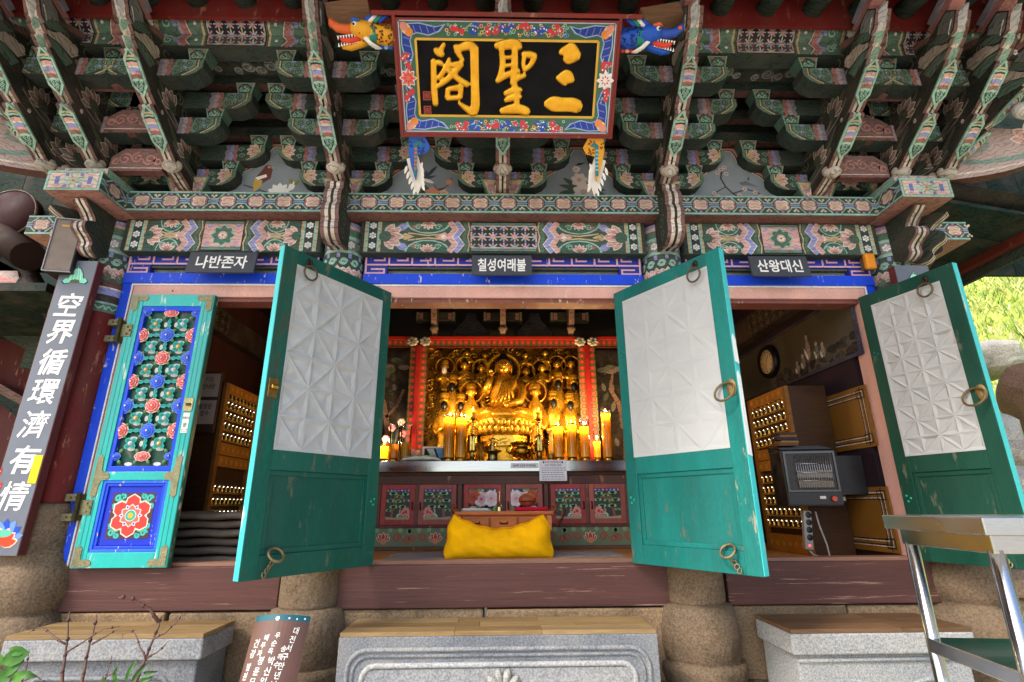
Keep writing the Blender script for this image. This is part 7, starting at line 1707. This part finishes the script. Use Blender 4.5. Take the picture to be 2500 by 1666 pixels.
# ---- stone steps
def step(x0,x1,y0,z1,lb,kind):
    S = empty('stone_step',((x0+x1)/2,y0,0)); tag(S,lb,'step','granite steps with wooden treads'); hw_ = (x1-x0)/2; dp = -.03-y0
    if kind == 'c':
        MB().box(-hw_,hw_,0,dp,.05,z1-.022,GRAN).build('block','granite',S,bevel=.006)
        def rr(wd,ht,r,inset,z0): 
            pts = []
            for (cx_,cz_,a0) in ((wd-r,ht-r,0),(-wd+r,ht-r,PI/2)):
                for k in range(7): a = a0+PI/2*k/6; pts.append((cx_+r*math.cos(a),-inset,cz_+r*math.sin(a)))
            return [(wd,-inset,.05)]+pts+[(-wd,-inset,.05)]
        for wd,ht,r,rad,cc in ((hw_-.055,z1-.085,.10,.012,mixc(GRAN,WHT,.1)),(hw_-.085,z1-.115,.085,.009,GRAN),(hw_-.135,z1-.16,.07,.014,mixc(GRAN,WHT,.25))): MB().tube(rr(wd,ht,r,.0,0),rad,cc,8).build('carved_border','granite',S)
        MB().box(-hw_+.145,hw_-.145,-.004,.0,.06,z1-.175,hx(0x8e9194)).build('inner_panel','granite',S,bevel=.03)
        fl = empty('carved_flower',(0.02,-.004,z1-.275)); fl.parent = S
        for k in range(10):
            a = 2*PI*k/10; MB().ball((.062*math.cos(a),-.012,.062*math.sin(a)),.045,.026,.021,hx(0xa8a6a0),8,6,Matrix.Rotation(-a,3,'Y')).build('petal','granite',fl)
        MB().ball((0,-.022,0),.028,.02,.028,hx(0xa8a6a0),10,6).build('flower_heart','granite',fl)
    else:
        c2 = GRAN if kind == 'l' else hx(0x979b9c)
        MB().box(-hw_,hw_,0,dp,z1-.125,z1-.022,mixc(c2,WHT,.12)).build('top_slab','granite',S,bevel=.008); MB().box(-hw_+.03,hw_-.03,.03,dp,.05,z1-.126,c2).build('block','granite',S,bevel=.01)
        if kind == 'r':
            MB().tube([(-hw_+.03,.028,z1-.155),(hw_-.03,.028,z1-.155)],.012,c2,6).build('carved_border','granite',S)
            for cx_ in (-.20,.24):
                pts = [(cx_+.20*math.cos(PI*k/12),.028,.26+.14*math.sin(PI*k/12)) for k in range(13)]; MB().tube(pts,.012,c2,6).build('carved_arch','granite',S)
                m = MB(); m.add([(cx_,.024,.26)]+[(cx_+.185*math.cos(PI*k/12),.027,.26+.13*math.sin(PI*k/12)) for k in range(13)],[(0,k+2,k+1) for k in range(12)],hx(0xb2b2aa)); m.box(cx_-.19,cx_+.19,.026,.03,.05,.259,hx(0xb2b2aa)); m.build('arch_panel','granite',S)
            fl = empty('carved_flower',(0.02,.02,.30)); fl.parent = S
            for k in range(10): a = 2*PI*k/10; MB().ball((.04*math.cos(a),0,.04*math.sin(a)),.032,.018,.012,hx(0x9a9a94),8,5,Matrix.Rotation(-a,3,'Y')).build('petal','granite',fl)
        else:
            MB().tube([(-hw_+.10,.028,.35),(-hw_+.2,.028,.44),(hw_-.2,.028,.44),(hw_-.10,.028,.35)],.012,c2,6).build('carved_border','granite',S)
    # wooden tread of planks
    k = 0; d3 = dp/3
    for r_ in range(3):
        u = -hw_+.004; j = 0
        while u < hw_-.01:
            L_ = min(hw_-.004-u, (.62,.48,.75,.55)[(j+r_*2)%4]); cc = [0x947a52,0x886d46,0x9e845c,0x8e744c][(j*3+r_)%4] if kind != 'r' else [0x70543a,0x664b32,0x7a5e42,0x6c5036][(j*3+r_)%4]
            MB().box(u,u+L_-.0015,.004+d3*r_,d3*(r_+1)+.0025,z1-.0215,z1,hx(cc)).build('tread_plank','wood',S,bevel=.0015); u += L_; j += 1
step(-.868,.868,-.405,.652,'wide granite step with carved border below the middle doorway','c')
step(-2.66,-1.60,-.385,.652,'granite step with pale wooden tread behind the bare twigs','l')
step(1.585,2.60,-.45,.652,'carved granite step behind the steel table','r')
# ---- inscribed roof tile
TI = empty('roof_tile',(0,0,0)); tag(TI,'brown curved roof tile with white handwriting and a teal rim','roof tile')
tb, tt = Vector((-1.185,-.60,.20)), Vector((-1.175,-.40,.735)); tv = (tt-tb); TL = tv.length; tv.normalize(); tn = Vector((1,0,0)).cross(tv); tn = tn if tn.y < 0 else -tn; tx = tn.cross(tv); tx = tx if tx.x > 0 else -tx
def tf_(u,v,t):
    a = u/.22; return tb+tx*((.22+t)*math.sin(a))+tv*v+tn*((.22+t)*math.cos(a)-.16)
m = MB(); nu, nv = 14, 2; hwid = .16
for t0,flip in ((0,0),(-.022,1)):
    for i in range(nu):
        a,b_ = -hwid+2*hwid*i/nu,-hwid+2*hwid*(i+1)/nu; vv = [tf_(a,0,t0),tf_(b_,0,t0),tf_(b_,TL-.03,t0),tf_(a,TL-.03,t0)]; m.add(vv,[(3,2,1,0) if flip else (0,1,2,3)],hx(0x66463a),True)
        vv = [tf_(a,TL-.03,t0),tf_(b_,TL-.03,t0),tf_(b_,TL,t0),tf_(a,TL,t0)]; m.add(vv,[(3,2,1,0) if flip else (0,1,2,3)],hx(0x0d5a66),True)
for i in range(nu): a,b_ = -hwid+2*hwid*i/nu,-hwid+2*hwid*(i+1)/nu; m.add([tf_(a,TL,-.022),tf_(a,TL,0),tf_(b_,TL,0),tf_(b_,TL,-.022)],[(0,1,2,3)],hx(0x0d4a56))
for u in (-hwid,hwid): m.add([tf_(u,0,-.022),tf_(u,0,0),tf_(u,TL,0),tf_(u,TL,-.022)],[(0,1,2,3)],hx(0x6a4034))
m.build('tile_body','plastic',TI)
q = Pnt(fn=lambda u,v,l: tf_(u,v,(l+1)*EPS))
for cx_,v0,s,body in ((.098,TL-.075,.036,'대전서구만년남로'),(.058,TL-.16,.032,'송해수'),(.012,TL-.10,.032,'우순옥'),(.012,TL-.215,.04,'박신일'),(-.045,TL-.11,.032,'배주자'),(-.045,TL-.215,.04,'정윤모'),(-.098,TL-.135,.042,'건강'),(-.11,TL-.24,.036,'발원')):
    for k,ch in enumerate(body): q.text(ch,s,WHT,1,cx_-.008*k,v0-s*1.12*k,.012,.95,.12,.0006)
q.flower(-.01,TL-.02,.012,6,WHT,None,1); q.disc(.05,TL-.018,.005,CRM,1); q.disc(.09,TL-.02,.004,WHT,1); q.disc(.13,TL-.016,.005,WHT,1)
q.build('handwriting','print',TI)
# ---- steel table on the right
ST = empty('steel_table',(0,0,0)); tag(ST,'stainless steel work table with tubular legs at the right edge','table')
zT = 1.262; Nn = at(2256,1192,-2.05); Ff = at(2027,1190,-1.55); n0 = Vector((Nn.x,Nn.y,0)); f0 = Vector((Ff.x,Ff.y,0)); e1 = (f0-n0); Ls = e1.length; e1.normalize(); e2 = Vector((e1.y,-e1.x,0)); e2 = e2 if e2.x > 0 else -e2
def tp(a,b_,z): p_ = n0+e1*a+e2*b_; return (p_.x,p_.y,z)
def slab(a0,a1,b0,b1,z0,z1,name,mat='steel',col=hx(0xc9ccd0),bev=.003):
    v = [tp(a0,b0,z0),tp(a1,b0,z0),tp(a1,b1,z0),tp(a0,b1,z0),tp(a0,b0,z1),tp(a1,b0,z1),tp(a1,b1,z1),tp(a0,b1,z1)]
    MB().add(v,[(0,3,2,1),(4,5,6,7),(0,1,5,4),(2,3,7,6),(1,2,6,5),(3,0,4,7)],col).build(name,mat,ST,bevel=bev)
TW_ = 1.1
slab(0,Ls,0,TW_,zT-.048,zT,'table_top'); slab(.03,Ls-.04,.03,TW_-.03,zT-.10,zT-.0485,'apron')
for a in (.05,Ls-.06):
    for b_ in (.05,TW_-.06): p_ = tp(a,b_,0); MB().tube([p_,(p_[0],p_[1],zT-.09)],.021,hx(0xc9ccd0),16).build('leg','steel',ST)
zsf = at(2140,1462,-1.6).z
slab(.05,Ls-.06,.03,TW_-.04,zsf-.045,zsf,'lower_shelf')
# ---- bare shrub and leaves at the lower left
def shrub(name, lb, base, branches, Y, leaves, r0):
    e = empty(name,(at(*base,Y).x,Y,0)); tag(e,lb,'shrub'); ox, oy = e.location.x, Y; rnd = random.Random(len(branches))
    m = MB()
    for br in branches:
        pts = []; 
        for i,(px,py) in enumerate(br): a_ = at(px,py,Y-.02*i*((len(br)%2)*2-1)); pts.append((a_.x-ox,a_.y-oy,a_.z))
        fine = []
        for i in range(len(pts)-1):
            for t in (0,.5): 
                p_ = Vector(pts[i]).lerp(Vector(pts[i+1]),t); p_ += Vector((rnd.uniform(-1,1),0,rnd.uniform(-1,1)))*.004*(t>0); fine.append(p_)
        fine.append(Vector(pts[-1])); n_ = len(fine); rr = r0*(1 if len(br)>4 else .6)
        m.tube(fine,[rr*(1-.75*i/(n_-1)) for i in range(n_)],hx(0x6a4a40),6)
        for i in range(1,n_-1,2): m.ball(fine[i],rr*1.1,rr*1.1,rr*1.3,hx(0x54382f),6,4)
    m.build('stems','wood',e)
    for px,py,L_,a,wd in leaves:
        L_ *= .8; c_ = at(px,py,Y-.03); P = []; lm = MB(); ca, sa = math.cos(a), math.sin(a)
        out = [(0,0),(.25,.42),(.55,.5),(.8,.28),(1,0),(.8,-.28),(.55,-.5),(.25,-.42)]
        v = [(c_.x-ox+L_*(u*ca-w_*wd*sa),-.02-.02*math.sin(3*u),c_.z+L_*(u*sa+w_*wd*ca)) for u,w_ in out]+[(c_.x-ox+L_*.5*ca,-.035,c_.z+L_*.5*sa)]
        lm.add(v,[(i,(i+1)%8,8) for i in range(8)],[hx(0x3f7528),hx(0x2c561a),hx(0x4f8432)][int(px)%3],True); lm.build('leaf','leaf',e)
shrub('bare_shrub','bare branching twigs rising in front of the left granite step',(143,1640),
    [[(138,1600),(143,1566),(148,1520),(152,1490),(156,1450),(160,1405)],[(152,1500),(200,1470),(240,1445),(275,1440)],[(150,1480),(120,1460),(92,1442),(65,1455)],[(180,1600),(188,1566),(196,1530),(204,1490),(214,1455),(222,1412)],[(212,1480),(245,1462),(275,1445)],[(300,1600),(318,1555),(335,1515),(352,1470),(365,1440),(372,1415)],[(365,1430),(345,1400),(318,1385),(296,1372),(272,1374)],[(352,1470),(380,1455),(405,1432),(420,1408)],[(335,1515),(322,1490),(312,1460),(300,1440)],[(338,1512),(360,1500),(385,1475)],[(228,1600),(240,1566),(250,1535),(256,1508)],[(215,1580),(245,1555),(275,1542)],[(50,1566),(85,1555),(115,1575)]],-.85,
    [(262,1575,.10,1.6,.2),(285,1572,.13,1.25,.18),(298,1570,.13,.9,.2),(325,1548,.09,.1,.26),(318,1563,.08,.1,.3),(270,1582,.12,1.9,.2),(306,1580,.12,.5,.2),(250,1585,.09,2.2,.25),(334,1572,.09,-.2,.25)],.0085)
shrub('leafy_shrub','leafy green shrub sprig at the lower left corner',(20,1640),
    [[(10,1600),(25,1560),(45,1530),(60,1505)],[(40,1600),(52,1560),(62,1530),(66,1498)]],-.95,
    [(66,1500,.15,3.45,.55),(60,1498,.10,3.0,.5),(30,1545,.12,3.6,.6),(5,1530,.12,2.4,.6),(48,1520,.11,3.9,.5),(20,1565,.11,.4,.5),(55,1545,.08,-.3,.45)],.008)
# ---- low wall stones / rubble at the right
rnd = random.Random(31)
def rock(name, c, s, lb, col, cat='rock', gp=None, mat='stone'):
    m = MB().ball((0,0,0),1,1,1,col,22,15); r_ = random.Random(int(c[0]*77+c[1]*31))
    cuts = []
    for _ in range(15):
        d_ = Vector((r_.gauss(0,1),r_.gauss(0,1),r_.gauss(0,.8))).normalized(); cuts.append((d_,r_.uniform(.62,.9)))
    V2 = []
    for p_ in m.v:
        v_ = Vector(p_)
        for d_,k_ in cuts:
            t_ = v_.dot(d_)
            if t_ > k_: v_ -= d_*(t_-k_)
        v_ *= 1+.025*math.sin(9*v_.x+5*v_.z)+r_.uniform(-.012,.012)
        V2.append((v_.x*s[0]*1.15,v_.y*s[1]*1.15,v_.z*s[2]*1.15))
    m.v = V2; m.sm = [False]*len(m.sm)
    o = m.build(name,mat,None,c); tag(o,lb,cat,gp); return o
# ---- hillside
hl = MB(); nx, ny = 46, 40
def hz(x,y):
    t = max(0,(x-4.4))*.62+max(0,(y-2.5))*.35 if x > 4.0 else 0
    t2 = max(0,(y-7))*.55
    tl = max(0,-x-5.2)*.5
    return max(t*max(0,min(1,(y+2.5)/3)),t2,tl*max(0,min(1,(y+1.0)/3)))+.06*math.sin(x*2.1)*math.sin(y*1.7)*(x>4.6 or y>7 or x<-5.5)+.012
for i in range(nx):
    for j in range(ny):
        f = lambda i_: -24+52*i_/nx; g_ = lambda j_: -3+34*j_/ny
        P = [(f(a),g_(b_)) for a,b_ in ((i,j),(i+1,j),(i+1,j+1),(i,j+1))]
        if max(hz(*p_) for p_ in P) < .08: continue
        hl.add([(x,y,hz(x,y)) for x,y in P],[(0,1,2,3)],hx(0x9ba64e),True)
o = hl.build('hill','grass'); tag(o,'sunlit grassy hillside rising beside and behind the shrine',kind='structure')
gr = MB(); rnd = random.Random(2)
for k in range(16000):
    x, y = rnd.uniform(4.3,12), rnd.uniform(-1,9)
    z = hz(x,y)
    if z < .1: continue
    h_ = rnd.uniform(.06,.2)*(1+.2*(x>7)); a = rnd.uniform(0,6.3); w_ = rnd.uniform(.012,.03); dx, dy = math.cos(a)*w_, math.sin(a)*w_; l_ = rnd.uniform(-.1,.1)
    gr.add([(x-dx,y-dy,z),(x+dx,y+dy,z),(x+l_,y-.5*l_,z+h_)],[(0,1,2)],rnd.choice([hx(0x93ad3c),hx(0xb4c254),hx(0xcfd077),hx(0x6f9230),hx(0xb9b370),hx(0x587f28),hx(0xdedaa4)]))
o = gr.build('grass_tufts','leaf'); tag(o,'bright yellow green grass covering the hillside on the right',None,None,'stuff')
g2 = at(2300,810,3.4); rock('boulder',(g2.x+.0,3.5,g2.z-.1),(.42,.36,.26),'pale sunlit boulder set in the grass slope',hx(0xd8d0c0),gp='boulders on the right hillside')
g2 = at(2280,990,2.2); rock('boulder',(g2.x+.0,2.3,g2.z-.15),(.30,.40,.50),'large white overexposed boulder beside the far right door',hx(0xe0d6c6),gp='boulders on the right hillside')  # boulder colours whitened to carry the sun's glare
g2 = at(2353,900,2.4); rock('boulder',(g2.x+.15,2.5,g2.z-.1),(.22,.3,.42),'brown rounded boulder at the right edge of the slope',hx(0xa07a66),gp='boulders on the right hillside')
for k,(px,py,Y,s) in enumerate(((2310,1100,.9,.30),(2345,1180,.6,.28),(2290,1200,.9,.25),(2340,1050,1.2,.3))):
    g2 = at(px,py,Y); rock('boulder',(g2.x,Y,g2.z-.05),(s*1.2,s,s*.6),['flat pale rock lying behind the far right door pull','speckled rock at the right edge above the table','low pale rock behind the door edge','pale rock below the brown boulder'][k],hx(0xd8cdbb),gp='boulders on the right hillside')
for k,(px,py,Y,s) in enumerate(((2340,1350,-.1,.22),(2345,1420,-.2,.22))):
    g2 = at(px,py,Y); rock('retaining_stone',(g2.x+.06,Y,g2.z),(s,s,s*.55),['upper weathered retaining stone right of the table leg','lower weathered retaining stone right of the table leg'][k],hx(0xa89078),'stone','retaining stones by the right corner')
# ---- side canopies at both ends of the shrine
def canopy(sx, X0, lb, xo):
    e = empty('side_canopy',(X0,0,0)); tag(e,lb,'canopy')
    nb = 9; zi, zo = 3.54, 3.36
    for k in range(nb):
        ya, yb = -.2+.37*k, -.2+.37*(k+1)-.006
        v = [(sx*.0,ya,zi),(sx*xo,ya,zo),(sx*xo,yb,zo),(sx*.0,yb,zi)]; v2 = [(x,y,z+.03) for x,y,z in v]
        MB().add(v+v2,[(0,1,2,3) if sx<0 else (3,2,1,0),(4,5,6,7),(0,1,5,4),(1,2,6,5),(2,3,7,6),(3,0,4,7)],hx(0x12403a)).build('soffit_board','oldpaint',e)
    MB().box(*sorted((sx*xo,sx*(xo+.07))),-.25,3.1,zo-.07,zo+.04,hx(0x7a3428)).build('edge_beam','redwood',e); MB().box(*sorted((sx*(xo+.0705),sx*(xo+.11))),-.25,3.1,zo-.16,zo-.0,hx(0x3f5a48)).build('edge_board','oldpaint',e)
    MB().add([(0,-.3,zi+.1),(sx*(xo+.2),-.3,zo+.06),(sx*(xo+.2),3.2,zo+.06),(0,3.2,zi+.1)],[(0,1,2,3) if sx>0 else (3,2,1,0)],hx(0x3c3d40)).build('roofing','stone',e)
canopy(1,3.2,'dark green boarded side canopy with red edge on the right of the shrine',.95)
# ---- neighbouring building glimpsed at the left edge
NB = empty('neighbour_building',(-4.6,1.2,0)); tag(NB,'maroon walled neighbouring building with carved eave timbers at the left edge','building')
def trace(px, Y, th, col, name, mat='oldpaint', bev=.01):
    pts = [at(x,y,Y) for x,y in px]; m = MB(); m.prism([(p_.x+4.6,p_.z) for p_ in pts],lambda u,v,t:(u,Y-1.2+t,v),th,0,col); return m.build(name,mat,NB,bevel=bev)
MB().box(-3.5,1.0,-.9,1.2,2.95,3.02,hx(0x14332c)).build('eave_soffit','oldpaint',NB)
for k in range(14): MB().box(-3.2+.34*k,-3.2+.34*k+.335,1.2,1.24,2.6,6.0,hx(0x12403a)).build('gable_board','oldpaint',NB)
MB().box(-4.5,.35,.35,.5,0.0,3.1,hx(0x551c1a)).build('wall','redwood',NB); MB().box(-4.5,1.1,.5,.6,.0,1.6,hx(0x15201c)).build('painted_recess','dark',NB)  # flat near-black slab, the recess's darkness put into its colour
trace([(-90,640),(0,690),(75,735),(118,800),(100,832),(62,805),(-90,720)],1.45,.18,hx(0x3f5a48),'green_beam')
trace([(60,795),(112,770),(100,850),(45,845)],1.3,.12,hx(0x46604e),'beam_shoe')
trace([(-80,862),(0,882),(52,912),(46,930),(0,905),(-80,885)],1.42,.12,hx(0x9a5a40),'red_rail')
trace([(-80,885),(0,905),(46,930),(40,960),(0,930),(-80,905)],1.42,.12,hx(0x2f4a3c),'green_rail')
trace([(-80,590),(0,600),(40,622),(45,650),(0,665),(-80,640)],1.0,.12,hx(0xd9b0a0),'bracket_nose','paint'); trace([(-80,645),(0,660),(40,650),(65,672),(40,695),(0,695),(-80,690)],1.02,.10,hx(0xb8a888),'carved_scroll','paint')
q = Pnt(fn=lambda u,v,l: Vector((u+4.6,1.0-1.2-(l+1)*EPS,v))); a,b_ = at(-20,640,1.0),at(28,655,1.0); q.poly([(a.x,a.z+.05),(b_.x,b_.z+.05),(b_.x+.03,b_.z+.02),(a.x,a.z-.02)],hx(0xd8503c),1); q.build('painted_petal','paint',NB)
cc = at(55,650,.95); MB().lathe([(0,0),(.075,0),(.085,.02),(.085,.16),(0,.16)],(cc.x+4.6,cc.y-1.2,cc.z),20,hx(0x6a5a50),axis='Y').build('carved_boss','oldpaint',NB)
q = Pnt((cc.x+4.6,cc.y-1.2,cc.z)); q.disc(0,0,.07,hx(0x3f3a2c),1,18); q.flower(0,0,.035,6,hx(0x8a8468),hx(0xc8c0a0),2); q.build('boss_flower','oldpaint',NB)
c0, c1 = at(-60,505,1.2), at(66,590,.7); MB().tube([(c0.x+4.6,c0.y-1.2,c0.z),(c1.x+4.6,c1.y-1.2,c1.z)],.13,hx(0x3a2a24),16).build('log_beam','dark',NB)
c0 = at(18,490,.9); MB().lathe([(0,0),(.24,0),(.25,.02),(.25,.9),(0,.9)],(c0.x+4.6,c0.y-1.2,c0.z),28,hx(0x321214),axis='Y').build('purlin_end','dark',NB); MB().lathe([(.252,-.004),(.258,-.004),(.258,.03),(.252,.03)],(c0.x+4.6,c0.y-1.2,c0.z),28,hx(0xb8987c),axis='Y').build('pale_rim','oldpaint',NB)
for p_,s_ in (((95,690),.0),((75,640),.1)): 
    a = at(p_[0]-25,p_[1]-45,.9+s_); b_ = at(p_[0]+45,p_[1]+75,.8+s_); MB().tube([(a.x+4.6,a.y-1.2,a.z),((a.x+b_.x)/2+4.62,(a.y+b_.y)/2-1.2,(a.z+b_.z)/2-.02),(b_.x+4.6,b_.y-1.2,b_.z)],[.07,.06,.03],hx(0x30261f),8).build('curved_strut','dark',NB)
